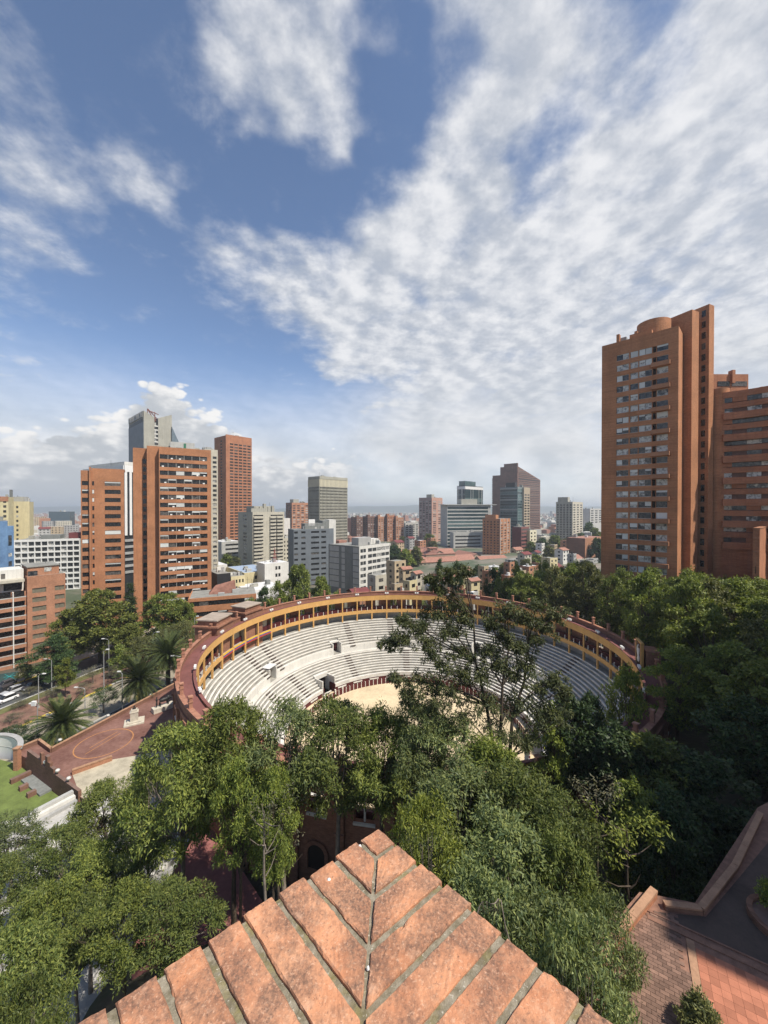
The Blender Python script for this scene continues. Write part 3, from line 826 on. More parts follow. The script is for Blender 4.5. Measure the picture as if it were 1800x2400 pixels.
tb.tube([(-.16, .1, 16.2), (-.16, -.05, 17.2), (-.16, .12, 18.2)], [.12, .16, .12], 6)
link('emblem', tb.mesh('emblem'), M_NOSE, o)
link('housing', boxes('housing', [(.5, 2.4, -1.5, 1.5, 15.3, 18.2)]), M_BR, o)

# ================================================================== LEFT TERRACE
M_TERR = mat('terrace_red', (0.20, 0.078, 0.058), var=.42, scale=.22, var2=(.27, .15, .12))
M_FLAG = mat('flagstone_pale', (0.42, 0.38, 0.29), var=.3, scale=.6)
M_COPE = mat('wall_coping', (0.36, 0.21, 0.13), var=.25, scale=1.5)
T1, T2, T3, T4 = (-45, 93), (-54.6, 62.7), (-58.9, 65.2), (-60.2, 62.6)
terr = poly_prism('terrace', [T1, T2, T3, T4, (-56.7, 61.0), (-42.2, 53.0), (-30, 46.5), (-22, 52), (-32, 72), (-30, 90)], -6, 0, M_TERR)
tag(terr, kind='structure')
def wall_run(name, label, pts, z0, z1, th, body, cope, cat='wall', group=None, cope_h=.14, over=.06):
    """low wall made of straight pieces, each with a coping"""
    o = empty(name, (pts[0][0], pts[0][1], z0)); tag(o, label, cat, group)
    ox, oy, oz = o.location
    for (a, b) in zip(pts[:-1], pts[1:]):
        a = Vector(a); b = Vector(b); d = (b - a); L = d.length; ang = atan2(d.y, d.x)
        e = empty('wall_piece', (a.x - ox, a.y - oy, 0), ang); e.parent = o
        link('body', boxes('body', [(0, L, -th / 2, th / 2, 0, z1 - z0)]), body, e)
        n = max(1, int(L / 1.6))
        for k in range(n):
            link('coping_stone', boxes('coping_stone', [(L * k / n + .01, L * (k + 1) / n - .01, -th / 2 - over, th / 2 + over, z1 - z0 + .002, z1 - z0 + cope_h)]), cope, e)
    return o
wall_run('parapet_wall', 'long low brick parapet along the street edge of the red terrace', [T1, T2, T3, T4], 0.0, .65, .28, BRICK_OLD, M_COPE)
pa, pb = on(164, 1816, 0), on(259, 1782, 0)
wall_run('low_wall', 'short low brick wall between red terrace and pale paving', [pa[:2], pb[:2]], 0.0, .65, .35, BRICK_P, M_COPE)
fl = sheet('paving', [(-47.0, 57.6, .004), (-42.2, 53.1, .004), (-30.1, 46.6, .004), (-24, 54, .004), (-33.5, 64, .004), (-43.2, 61.0, .004)][::-1], M_FLAG)
tag(fl, kind='structure')
# stepped boundary wall with merlons and lamps, dropping to the lawn
wd = Vector((-42.2 + 56.7, 53.0 - 61.0)); wl = wd.length; wa = atan2(wd.y, wd.x)
o = empty('boundary_wall', (-56.7, 61.0, 0), wa); tag(o, 'tall brown stepped boundary wall between red terrace and lawn', 'wall')
link('body', boxes('body', [(0, wl, -.2, .2, -5.5, .9)]), BRICK_OLD, o)
for (a0, a1, z1) in ((0, 4.6, 1.5), (4.6, 5.2, 2.6), (6.4, 7.2, 2.7), (7.2, 8.0, 2.0), (8.0, 9.2, 1.5)):
    link('merlon', boxes('merlon', [(a0, a1 - .02, -.2, .2, .902, z1)]), BRICK_OLD, o)
link('ledge', boxes('ledge', [(2.0, 8.5, -1.6, -.203, -5.5, -1.6)]), CONC_D, o)
for x_ in (1.0, 4.2, 6.9):
    link('buttress', boxes('buttress', [(x_, x_ + .6, -2.6, -.203 if x_ < 1.5 else -1.603, -5.5, -1.2)]), BRICK_OLD, o)
def round_lamp(x, y, z, label):
    r_ = empty('spotlight', (x, y, z)); tag(r_, label, 'spotlight', 'spotlights on the terrace walls')
    tb = TB(); tb.tube([(0, 0, .02), (0, 0, .35)], [.05, .05], 6); link('stem', tb.mesh('stem'), DARK_METAL, r_)
    tb = TB(); tb.tube([(0, 0, .30), (0, 0, .34), (.08, 0, .62), (.10, 0, .72)], [.02, .2, .3, .26], 10); link('lamp_head', tb.mesh('head'), WHITE_CLEAN, r_)
Wx = lambda t_: (-56.7 + cos(wa) * t_, 61.0 + sin(wa) * t_)
round_lamp(*Wx(5.8), .9, 'white round spotlight between two merlons of the brown stepped wall')
round_lamp(*Wx(9.8), .9, 'white round spotlight on the brown wall next to the low brick wall')
round_lamp(*Wx(13.2), .9, 'white round spotlight at the leafy end of the brown wall')
for (u, v, lb) in ((133, 1742, 'white spotlight at the notch of the street parapet'), (247, 1684, 'white spotlight on the street parapet behind the painted circle'), (348, 1635, 'white spotlight on the street parapet near the bronze sculpture')):
    q = on(u, v, 0); round_lamp(q[0] + .2, q[1], .02, lb)
# painted circle
pc = on(241, 1741, 0)
cr = link('painted_circle', revolve('painted_circle', [(4.05, .006), (4.22, .006)], pc[0], pc[1], seg=96), mat('paint_orange', (.42, .20, .08), var=.3, scale=3))
tag(cr, 'orange circle painted on the red terrace', 'marking')
ln = boxes('line', [(-3.2, 3.0, -.06, .06, .005, .008), (-1.8, 3.2, .9, 1.02, .005, .008)])
link('line', ln, mat('paint_orange', (0, 0, 0)), cr, (pc[0], pc[1], 0), (0, 0, atan2(E.y, E.x)))
# monuments
ps = on(312, 1693, 0)
o = empty('monument', (ps[0], ps[1], .002), radians(30)); tag(o, 'pale stone pedestal with a dark bust on the red terrace', 'monument')
ST = mat('stone_pale', (.50, .46, .38), var=.2, scale=2)
link('base', boxes('base', [(-1.6, 1.6, -1.3, 1.3, 0, .22)]), ST, o)
link('plinth', boxes('plinth', [(-1.1, 1.1, -.9, .9, .222, .45)]), ST, o)
link('pedestal', boxes('pedestal', [(-.62, .62, -.55, .55, .452, 2.0), (-.7, .7, -.62, .62, 2.0, 2.12), (-.48, .48, -.42, .42, 2.12, 2.5)]), ST, o)
def blob_mesh(name, parts, seg=10):
    bm = bmesh.new()
    for (p, r) in parts:
        mt = Matrix.Translation(p) @ Matrix.Diagonal((*r, 1))
        bmesh.ops.create_icosphere(bm, subdivisions=2, radius=1.0, matrix=mt)
    me = bpy.data.meshes.new(name); bm.to_mesh(me); bm.free()
    return me
def fuse(o, vox):
    md = o.modifiers.new('fuse', 'REMESH'); md.mode = 'VOXEL'; md.voxel_size = vox; md.use_smooth_shade = True
BRONZE = mat('bronze', (.035, .035, .035), var=.3, rough=.5, metallic=.3)
bu = link('bust', blob_mesh('bust', [((0, 0, 2.62), (.34, .2, .16)), ((0, 0, 2.82), (.11, .11, .16)), ((0, -.02, 3.02), (.15, .18, .2))]), BRONZE, o); fuse(bu, .05)
ps = on(380, 1663, 0)
o = empty('sculpture', (ps[0], ps[1], .002), radians(48)); tag(o, 'dark bronze bull sculpture on a long pale base on the red terrace', 'sculpture')
link('base', boxes('base', [(-1.9, 1.9, -.75, .75, 0, .85)]), ST, o)
fg = link('figure', blob_mesh('figure', [((.2, 0, 1.95), (.95, .36, .42)), ((.95, 0, 2.1), (.42, .33, .5)), ((1.35, 0, 1.95), (.32, .18, .2)), ((-.6, .2, 1.25), (.13, .13, .5)), ((-.5, -.2, 1.25), (.13, .13, .5)), ((.8, .2, 1.25), (.13, .13, .5)), ((.9, -.2, 1.25), (.13, .13, .5)),
        ((-1.15, 0, 1.5), (.16, .2, .7)), ((-1.15, 0, 2.3), (.2, .28, .34)), ((-1.15, 0, 2.8), (.13, .13, .17)), ((1.35, .25, 2.25), (.07, .2, .07)), ((1.35, -.25, 2.25), (.07, .2, .07))]), BRONZE, o); fuse(fg, .08)
# curved white wall and lawn
lawn = sheet('lawn', [(-72, 66, -1.9), (-57.5, 62, -1.9), (-43, 53.2, -1.9), (-47, 48, -1.7), (-62, 46, -1.7), (-75, 55, -1.9)][::-1], mat('lawn_green', (.13, .17, .045), var=.3, scale=.5))
tag(lawn, kind='structure')
cw = empty('curved_wall', (-65.5, 57.5, -2.6)); tag(cw, 'curved white rendered wall with grey coping beside the lawn', 'wall')
link('body', revolve('body', [(7.6, 0), (7.6, 3.9), (7.95, 3.9), (7.95, 0)], 0, 0, radians(32), radians(150), 120, closed=True), WHITE_CLEAN, cw)
link('coping', revolve('coping', [(7.5, 3.902), (7.5, 4.1), (8.25, 4.1), (8.25, 3.902)], 0, 0, radians(30), radians(152), 120, closed=True), GREY, cw)
link('band', revolve('band', [(7.57, 2.1), (7.57, 2.18), (7.6, 2.18)], 0, 0, radians(32), radians(150), 120), GREY_L, cw)
pq = (-58.9, 61.4)
bp = empty('pier', (pq[0], pq[1], -2.6)); tag(bp, 'slim orange brick pier at the end of the curved white wall', 'pier')
link('shaft', boxes('shaft', [(-.35, .35, -.35, .35, 0, 4.1)]), BRICK_P, bp); link('cap', boxes('cap', [(-.42, .42, -.42, .42, 4.102, 4.3)]), M_COPE, bp)

# ---- paved court, white terraces and stairs below the trees on the left
M_PGREY = mat('paving_grey', (.42, .41, .385), var=.25, scale=.4, rough=.6)
def slab(name, pts, z, material, th=8):
    o = poly_prism(name, pts, z - th, z, material); tag(o, kind='structure'); return o
slab('paved_court', [(-48, 47), (-33, 53), (-20.5, 43), (-20, 30), (-30, 20), (-50, 26)], 1.2, M_PGREY)
slab('red_court', [(-20.4, 42.8), (-15.5, 38.6), (-10.5, 33.5), (-13.5, 29.5), (-19.9, 30)], 5.2, mat('court_red', (.27, .11, .10), var=.25, scale=.5))
ea = atan2(E.y, E.x)
def terrace_seat(label, u, v, z, L, Wd, h):
    q = on(u, v, z)
    o = empty('white_bench_terrace', (q[0], q[1], 1.2), ea - .25); tag(o, label, 'terrace seat', 'white stepped terrace seats')
    for k in range(3):
        link('step', boxes('step', [(-L / 2, L / 2, -k * Wd, -(k - 1) * Wd - .02, .0, h - k * h / 3)]), (GREY_L, WHITE, GREY)[k], o)
terrace_seat('white stepped seat nearest the lawn, half hidden by leaves', 118, 1880, 2.4, 4.5, .55, 1.2)
terrace_seat('middle white stepped seat under the trees left of the bullring', 140, 1955, 2.2, 8, .5, 1.2)
terrace_seat('long white stepped seat behind the leafy tree at lower left', 215, 1960, 2.2, 9, .5, 1.1)
terrace_seat('white stepped seat seen through the trees at the foot of the red court', 330, 2055, 2.2, 6, .5, 1.1)
q = on(300, 1920, 2.6)
tb = empty('white_post', (q[0], q[1], 1.2)); tag(tb, 'single white post standing among the trees left of the bullring', 'post')
link('shaft', boxes('shaft', [(-.15, .15, -.15, .15, 0, 2.4)]), WHITE_CLEAN, tb); link('cap', boxes('cap', [(-.2, .2, -.2, .2, 2.402, 2.5)]), GREY_L, tb)
# stair beside the ring
st_o = empty('stair', (-9.2, 28.0, 6.0), radians(38)); tag(st_o, 'brick stair with white cheek wall at the foot of the bullring', 'stairs')
for k in range(9):
    link('tread', boxes('tread', [(k * .42, (k + 1) * .42 - .004, -1.3, 1.3, -3.0, .2 + k * .26)]), BRICK_P, st_o)
link('cheek_wall', boxes('cheek_wall', [(-.3, 4.2, -1.65, -1.303, -3.0, 2.9)]), WHITE, st_o)
wall_run('garden_wall', 'low brick garden wall below the foreground trees', [(-14.2, 26.0), (-9.6, 26.4), (-6, 24)], 7.0, 9.2, .4, BRICK_OLD, M_COPE)
slab('side_path', [(-11, 27), (-3, 32), (6, 31.5), (5, 28.5), (-6, 25)], 9.3, M_FLAG)

# ================================================================== FOREGROUND PARAPET
HP = 0.83
PZ = CAMZ - HP
tip = Vector(on(887, 1941, PZ)[:2])
la = Vector(on(175, 2400, PZ)[:2]) - tip; la.normalize()
ra_ = Vector(on(1447, 2400, PZ)[:2]) - tip; ra_.normalize()
m = bpy.data.materials.new('coping_brick_fore'); m.use_nodes = True; MATS['coping_brick_fore'] = m
t = NT(m.node_tree); bs = t.n['Principled BSDF']
pos = t.new('ShaderNodeNewGeometry').outputs['Position']; oi = t.new('ShaderNodeObjectInfo')
n1_ = t.noise(pos, 9, 6, .65); n2_ = t.noise(pos, 60, 5, .7); n3_ = t.noise(pos, 240, 3, .6)
c = t.mix(t.maprange(n1_, .35, .65, 0, 1), (0.46, 0.205, 0.108), (0.63, 0.32, 0.18))
c = t.mix(t.maprange(oi.outputs['Random'], 0, 1, 0, .35), c, (0.42, 0.18, 0.105))
c = t.mix(t.maprange(n2_, .50, .68, 0, .65), c, (0.55, 0.31, 0.19))
patch = t.maprange(t.noise(pos, 13, 5, .62), .38, .60, 0, 1)
spk = t.maprange(t.math('ADD', t.math('MULTIPLY', t.noise(pos, 110, 4, .7), .6), t.math('MULTIPLY', n3_, .4)), .40, .60, 0, 1)
c = t.mix(t.math('MULTIPLY', patch, .45), c, (0.19, 0.12, 0.09))
c = t.mix(t.math('MULTIPLY', t.math('MULTIPLY', patch, spk), .72), c, (0.085, 0.062, 0.052))
c = t.mix(t.maprange(t.noise(pos, 150, 4, .75), .55, .68, 0, .7), c, (0.14, 0.085, 0.065))
c = t.mix(t.maprange(t.noise(pos, 190, 3, .7), .56, .70, 0, .55), c, (0.66, 0.42, 0.29))
c = t.mix(t.maprange(t.noise(pos, 28, 4, .6), .60, .74, 0, .55), c, (0.60, 0.37, 0.25))
t.link(c, bs.inputs['Base Color']); bs.inputs['Roughness'].default_value = .92; bs.inputs['Specular IOR Level'].default_value = .15
bn = t.new('ShaderNodeBump'); bn.inputs['Strength'].default_value = .5; bn.inputs['Distance'].default_value = .004
t.link(t.math('ADD', t.math('MULTIPLY', n2_, .7), t.math('MULTIPLY', n3_, .5)), bn.inputs['Height']); t.link(bn.outputs[0], bs.inputs['Normal'])
M_FB = m
m = bpy.data.materials.new('mortar_fore'); m.use_nodes = True; MATS['mortar_fore'] = m
t = NT(m.node_tree); bs = t.n['Principled BSDF']; pos = t.new('ShaderNodeNewGeometry').outputs['Position']
c = t.mix(t.maprange(t.noise(pos, 45, 6, .7), .38, .62, 0, 1), (0.15, 0.13, 0.085), (0.28, 0.25, 0.19))
c = t.mix(t.maprange(t.noise(pos, 14, 4, .6), .55, .7, 0, .7), c, (0.20, 0.17, 0.03))
c = t.mix(t.maprange(t.noise(pos, 160, 3, .6), .62, .70, 0, .8), c, (0.50, 0.47, 0.40))
t.link(c, bs.inputs['Base Color']); bs.inputs['Roughness'].default_value = .95
bn = t.new('ShaderNodeBump'); bn.inputs['Strength'].default_value = .8; bn.inputs['Distance'].default_value = .006
t.link(t.noise(pos, 80, 5, .7), bn.inputs['Height']); t.link(bn.outputs[0], bs.inputs['Normal'])
M_MORT = m
fw = empty('foreground_parapet', (tip.x, tip.y, PZ))
tag(fw, 'pointed brick parapet corner with weathered orange coping bricks in the foreground', 'parapet')
rb_ = np.random.default_rng(11)
def rough_brick(quad, h, name='brick'):
    """a worn brick on a quad plan (local to tip): crisp chipped arrises, pitted face"""
    bm = bmesh.new()
    q = [Vector(p) for p in quad]
    Lu = max((q[1] - q[0]).length, (q[2] - q[3]).length); Lv = max((q[3] - q[0]).length, (q[2] - q[1]).length)
    def ticks(L_):
        e = .0022 / L_; n_ = max(4, int(L_ / .009)); return [0, e] + [e + (1 - 2 * e) * i / n_ for i in range(1, n_)] + [1 - e, 1]
    U, V = ticks(Lu), ticks(Lv); nu, nv = len(U) - 1, len(V) - 1
    ph = rb_.uniform(0, 6.28, 4)
    chips = [(rb_.random(), rb_.random(), rb_.integers(0, 4)) for _ in range(rb_.integers(1, 3))]
    tiltx, tilty = rb_.normal(0, .004, 2)
    top = {}
    for i in range(nu + 1):
        for j in range(nv + 1):
            fu, fv = U[i], V[j]
            p = (q[0] * (1 - fu) + q[1] * fu) * (1 - fv) + (q[3] * (1 - fu) + q[2] * fu) * fv
            z = rb_.normal(0, .0004) + .0006 * sin(fu * 7 + ph[0]) * sin(fv * 5 + ph[1]) + tiltx * (fu - .5) * Lu + tilty * (fv - .5) * Lv * .5
            rim = i in (0, nu) or j in (0, nv)
            jx = jy = 0.0
            if rim:
                z -= .0022 + abs(rb_.normal(0, .001))
                wv = .0014 * sin(fu * 11 + ph[2]) + .0014 * sin(fv * 13 + ph[3])
                jx, jy = rb_.normal(0, .0004, 2) + wv * .5
            for (ca, cb_, sd_) in chips:
                cu, cv = ((ca, 0), (1, cb_), (ca, 1), (0, cb_))[sd_]
                dd = hypot((fu - cu) * Lu, (fv - cv) * Lv)
                if dd < .012: z -= .0045 * (1 - dd / .012)
            top[i, j] = bm.verts.new((p.x + jx, p.y + jy, z))
    for i in range(nu):
        for j in range(nv):
            bm.faces.new((top[i, j], top[i + 1, j], top[i + 1, j + 1], top[i, j + 1]))
    loop = [top[i, 0] for i in range(nu)] + [top[nu, j] for j in range(nv)] + [top[i, nv] for i in range(nu, 0, -1)] + [top[0, j] for j in range(nv, 0, -1)]
    low = [bm.verts.new((v.co.x, v.co.y, -h)) for v in loop]
    for i in range(len(loop)):
        j = (i + 1) % len(loop); bm.faces.new((loop[j], loop[i], low[i], low[j]))
    bm.faces.new(low)
    bmesh.ops.recalc_face_normals(bm, faces=bm.faces)
    me = bpy.data.meshes.new(name); bm.to_mesh(me); bm.free()
    return me
p0 = .056; pit = .0722; mo = .0125
def P2(s, t_): return la * s + ra_ * t_      # plan position relative to the tip
me = rough_brick([P2(0, 0), P2(0, p0), P2(p0, p0), P2(p0, 0)], .06)
link('brick', me, M_FB, fw)
BL = .36
for k in range(16):
    s0 = p0 + mo + k * pit; s1 = s0 + pit - mo
    hm = mo * .45
    jit = rb_.normal(0, .0022)
    # left leg: strip s0..s1 along la, from edge (t=0) to the mitre t = s
    t0a = min(s0 - hm, BL); t1a = min(s1 - hm, BL)
    me = rough_brick([P2(s0, jit), P2(s1, jit + rb_.normal(0, .001)), P2(s1, t1a), P2(s0, t0a)], .06)
    link('brick', me, M_FB, fw, (0, 0, rb_.normal(0, .0012)))
    jit = rb_.normal(0, .0022)
    me = rough_brick([P2(jit, s0), P2(t0a, s0), P2(t1a, s1), P2(jit, s1)], .06)
    link('brick', me, M_FB, fw, (0, 0, rb_.normal(0, .0012)))
    if BL < s1 and k > 3:
        # second row of bricks behind
        e2 = min(s1, BL + mo + .25)
        if s0 > BL + mo + .02:
            link('brick', rough_brick([P2(s0, BL + mo), P2(s1, BL + mo), P2(s1, min(s1 - hm, BL + .3)), P2(s0, min(s0 - hm, BL + .3))], .06), M_FB, fw)
            link('brick', rough_brick([P2(BL + mo, s0), P2(min(s0 - hm, BL + .3), s0), P2(min(s1 - hm, BL + .3), s1), P2(BL + mo, s1)], .06), M_FB, fw)
# mortar bed just below the brick faces
LW = 1.28
bedpts = [P2(.007, .007), P2(LW, .007), P2(LW, .64), P2(.64, .64), P2(.64, LW), P2(.007, LW)]
nb = 0
bm = bmesh.new()
top = [bm.verts.new((p.x, p.y, -.0062)) for p in bedpts]; low = [bm.verts.new((p.x, p.y, -.058)) for p in bedpts]
bm.faces.new(top); bm.faces.new(low[::-1])
for i in range(6): bm.faces.new((top[(i + 1) % 6], top[i], low[i], low[(i + 1) % 6]))
bmesh.ops.recalc_face_normals(bm, faces=bm.faces)
bmesh.ops.triangulate(bm, faces=[f for f in bm.faces if len(f.verts) > 4])
me = bpy.data.meshes.new('mortar'); bm.to_mesh(me); bm.free()
link('mortar', me, M_MORT, fw)
# wall below
wp = [P2(.03, .03), P2(LW, .03), P2(LW, .5), P2(.5, .5), P2(.5, LW), P2(.03, LW)]
bm = bmesh.new(); top = [bm.verts.new((p.x, p.y, -.0605)) for p in wp]; low = [bm.verts.new((p.x, p.y, -30)) for p in wp]
bm.faces.new(top); bm.faces.new(low[::-1])
for i in range(6): bm.faces.new((top[(i + 1) % 6], top[i], low[i], low[(i + 1) % 6]))
bmesh.ops.recalc_face_normals(bm, faces=bm.faces); bmesh.ops.triangulate(bm, faces=[f for f in bm.faces if len(f.verts) > 4])
me = bpy.data.meshes.new('wall'); bm.to_mesh(me); bm.free(); link('wall', me, BRICK_A, fw)
# pale droppings
for (u, v, r_) in ((843, 1983, .0042), (770, 2062, .0048), (862, 2268, .003)):
    q = on(u, v, PZ)
    link('dropping', revolve('dropping', [(0.0003, .0035), (r_ * .7, .0025), (r_, -.003)], 0, 0, seg=9, smooth=True), WHITE_CLEAN, fw, (q[0] - tip.x, q[1] - tip.y, 0), None, (1, .8, 1))

# ================================================================== LOWER-RIGHT TERRACE
LZ = 22.0
M_SLATE = mat('slate_paver', (.19, .115, .085), var=.25, scale=2, rnd=.3)
M_TILE = mat('terracotta_tile', (.38, .15, .09), var=.12, scale=3, rnd=.22)
M_JOINT = mat('joint_dark', (.24, .13, .09), var=.3, scale=3)
lt = poly_prism('lower_terrace', [(8.2, 15.4), (12.0, 17.9), (14.2, 17.4), (22.5, 23.0), (40, 30), (40, 0), (2, 0), (3.0, 9.0)], 8, LZ, M_JOINT); tag(lt, kind='structure')
wall_run('coping_wall', 'brick parapet with orange coping at the edge of the lower terrace', [(12.55, 17.7), (9.0, 15.35), (7.6, 14.2)], LZ, LZ + .28, .26, BRICK_B, M_COPE, over=.02, cope_h=.1)
wall_run('planter_kerb', 'low brick planter kerb around the shaded trees on the lower terrace', [(12.6, 17.15), (14.1, 16.95), (17.5, 19.0), (22, 22.3)], LZ, LZ + .2, .22, BRICK_OLD, M_COPE, over=.02, cope_h=.08)
dirx = Vector((1, -.62)); dirx.normalize(); diry = Vector((-dirx.y, dirx.x))
# paving zones, pieces laid one by one
tile_me = boxes('tile', [(.003, .297, .003, .297, 0, .03)]); tile_me.materials.append(M_TILE)
slate_me = boxes('paver', [(.006, .294, .006, .144, 0, .03)]); slate_me.materials.append(M_SLATE)
pv = empty('paving', (0, 0, 0)); tag(pv, kind='structure')
org = Vector(on(1640, 2240, LZ)[:2])
cnt = [0, 0]
from itertools import product
for i, j in product(range(-14, 24), range(-22, 22)):
    p = org + dirx * (i * .30) + diry * (j * .30)
    u = 900 + p.x / p.y * F if p.y > 1 else 9999
    v = 1192 + (CAMZ - LZ) / p.y * F if p.y > 1 else 9999
    if u > 1830 or v > 2440 or v < 2150 or u < 1400: continue
    if i >= 0 and j < 1:
        if cnt[0] < 290: link('tile', tile_me, None, pv, (p.x, p.y, LZ + .002), (0, 0, atan2(dirx.y, dirx.x))); cnt[0] += 1
    elif i < -1 and j < 6:
        for kk in (0, 1):
            if cnt[1] < 290:
                q = p + diry * (.15 * kk) + dirx * (.15 * (kk % 2))
                link('paver', slate_me, None, pv, (q.x, q.y, LZ + .002), (0, 0, atan2(dirx.y, dirx.x))); cnt[1] += 1
bd = boxes('border', [(-.28, -.01, -3.2, .55, .002, .05)]); link('border', bd, M_COPE, pv, (org.x, org.y, LZ), (0, 0, atan2(dirx.y, dirx.x)))
bd = boxes('border', [(-1.6, 9, .62, .82, .002, .05), (-1.6, 9, 1.0, 1.06, .002, .055)]); link('border', bd, M_JOINT, pv, (org.x, org.y, LZ), (0, 0, atan2(dirx.y, dirx.x)))
sh = sheet('dark_path', [(12.2, 17.0, LZ + .004), (13.2, 16.2, LZ + .004), (30, 6, LZ + .004), (30, 26, LZ + .004), (17.5, 18.7, LZ + .004), (14.2, 16.8, LZ + .004)], mat('path_dark', (.085, .06, .048), var=.25, scale=.8)); tag(sh, kind='structure')  # colour lowered to deepen the shade lying on the path
q = on(1790, 2170, LZ)
pl = link('round_planter', revolve('round_planter', [(1.1, 0), (1.1, .3), (.9, .3), (.9, .2), (0.01, .2)], 0, 0, seg=40), BRICK_OLD, None, (q[0] + .9, q[1], LZ + .003)); tag(pl, 'round low brick planter at the right edge of the lower terrace', 'planter')

# ================================================================== BUILDINGS
class Bld:
    """a block whose near vertical edge stands at photo column uc, depth d; right face runs to uR, left face to uL"""
    def __init__(s, name, label, uc, uL, uR, d, vtop, phi, zb=-15.0, wall=None, rec=.35, W=None, Dp=None, cat='building', group=None, body=True, parent=None, top_in=0.25, ztop=None):
        s.phi = radians(phi); s.d = d; s.xc = xat(uc, d); s.rec = rec; s.wall = wall
        s.zb = zb; s.H = (zat(vtop, d) if ztop is None else ztop) - zb
        s.W = W if W else max(1.0, s.aR(uR)); s.D = Dp if Dp else max(1.0, s.aL(uL))
        s.root = empty(name, (s.xc, d, zb), s.phi)
        tag(s.root, label, cat, group)
        if body:
            link('core', boxes('core', [(rec, s.W - .01, rec, s.D - .01, 0, s.H - top_in)]), wall, s.root)
    def aR(s, u):
        k = (u - 900) / F; return (k * s.d - s.xc) / (cos(s.phi) - k * sin(s.phi))
    def aL(s, u):
        k = (u - 900) / F; return (k * s.d - s.xc) / (-sin(s.phi) - k * cos(s.phi))
    def z(s, v, along=0.0, side='R'):
        dd = s.d + along * (sin(s.phi) if side == 'R' else cos(s.phi)); return zat(v, dd) - s.zb
    def bx(s, name, m, x0, x1, y0, y1, z0, z1): return ubox(name, m, s.root, x0, x1, y0, y1, z0, z1)
    def fb(s, name, m, side, a0, a1, z0, z1, i0, i1):
        """box on a face: along a0..a1, height z0..z1, depth i0 (outside) .. i1 (inside)"""
        if side == 'R': return ubox(name, m, s.root, a0, a1, i0, i1, z0, z1)
        return ubox(name, m, s.root, i0, i1, a0, a1, z0, z1)
    def blank(s, side, m=None, z0=0.0, z1=None, a0=None, a1=None, name='wall'):
        L = s.W if side == 'R' else s.D
        lo = (0 if side == 'R' else s.rec) if a0 is None else a0
        s.fb(name, m or s.wall, side, lo, L if a1 is None else a1, z0, s.H if z1 is None else z1, 0, s.rec)
    def facade(s, side, ztop, n, fh, sill, spans, m=None, glass=None, a0=None, a1=None, zlow=0.0, blinds=0.0, pane_w=None, piers=True, frame=False, sill_m=None, proud=0.0, glass_fn=None, pane_i=None, holes=()):
        """rows of windows counted from the top: row i has its window between spandrels; spans = (start,end) along the face"""
        m = m or s.wall; glass = glass or GL
        L = s.W if side == 'R' else s.D
        lo = (0 if side == 'R' else s.rec) if a0 is None else a0
        hi = L if a1 is None else a1
        rec = s.rec
        wh = fh - sill
        zt = ztop
        if s.H - ztop > .05 and a0 is None and a1 is None: s.fb('wall', m, side, lo, hi, ztop, s.H, 0 - proud, rec)
        for i in range(n):
            z1 = zt - i * fh; z0 = z1 - wh
            s.fb('spandrel', m, side, lo, hi, z0 - sill, z0, 0 - proud, rec)
            if sill_m: s.fb('sill', sill_m, side, lo, hi, z0, z0 + .12, -.10 - proud, rec - .1)
            for (p, q) in spans:
                segs = [(p, q)]
                if pane_w:
                    k = max(1, round((q - p) / pane_w)); segs = [(p + (q - p) * j / k + (.03 if j else 0), p + (q - p) * (j + 1) / k - .03) for j in range(k)]
                for (p2, q2) in segs:
                    g = glass_fn(i) if glass_fn else glass
                    wn_ = s.fb('window', g, side, p2, q2, z0 + .02, z1 - .02, (rec - .12) if pane_i is None else pane_i, (rec - .03) if pane_i is None else pane_i + .09)
                    if blinds and random.random() < blinds:
                        hgt = wh * random.choice((.3, .35, .45, .7, .92))
                        s.fb('blind', BLIND, side, p2 + .04, q2 - .04, z1 - hgt, z1 - .04, ((rec - .24) if pane_i is None else pane_i - .1), ((rec - .19) if pane_i is None else pane_i - .06))
        zlast = zt - n * fh
        if zlast > zlow + .05: s.fb('wall', m, side, lo, hi, zlow, zlast, 0 - proud, rec)
        if piers:
            e = [lo] + [x for sp in sorted(list(spans) + list(holes)) for x in sp] + [hi]
            for a, b in zip(e[0::2], e[1::2]):
                if b - a > .04: s.fb('pier', m, side, a, b, zlast, zt, .004 - proud, rec)
    def roof(s, m=None, par=.5, th=.25):
        s.bx('roof', m or ROOF_G, s.rec, s.W - .02, s.rec, s.D - .02, s.H - .24, s.H - .1)
        W_, D_ = min(s.W, 40), min(s.D, 24)
        if W_ > 5 and D_ > 5:
            sc_ = 1.0 if s.d < 250 else 1.5
            for _ in range(RU.randrange(2, 5)):
                a, b = RU.uniform(.1, .8) * W_, RU.uniform(.1, .7) * D_
                e1, e2, e3 = RU.uniform(.8, 2.4) * sc_, RU.uniform(.8, 2.0) * sc_, RU.uniform(.6, 1.9) * sc_
                s.bx('roof_unit', RU.choice((GREY_L, CONC_D, WHITE, GREY, CONC)), a, min(a + e1, s.W - .5), b, min(b + e2, s.D - .5), s.H - .098, s.H + e3)
            for _ in range(RU.randrange(0, 3)):
                a, b = RU.uniform(.1, .9) * W_, RU.uniform(.1, .8) * D_
                tb_ = TB(); hh = RU.uniform(2.0, 5.5) * sc_
                tb_.tube([(a, b, s.H - .1), (a, b, s.H + hh)], [.07 * sc_, .04 * sc_], 5); tb_.tube([(a - .6 * sc_, b, s.H + hh * .8), (a + .6 * sc_, b, s.H + hh * .8)], [.04 * sc_, .04 * sc_], 4)
                link('antenna', tb_.mesh('antenna'), DARK_METAL, s.root)
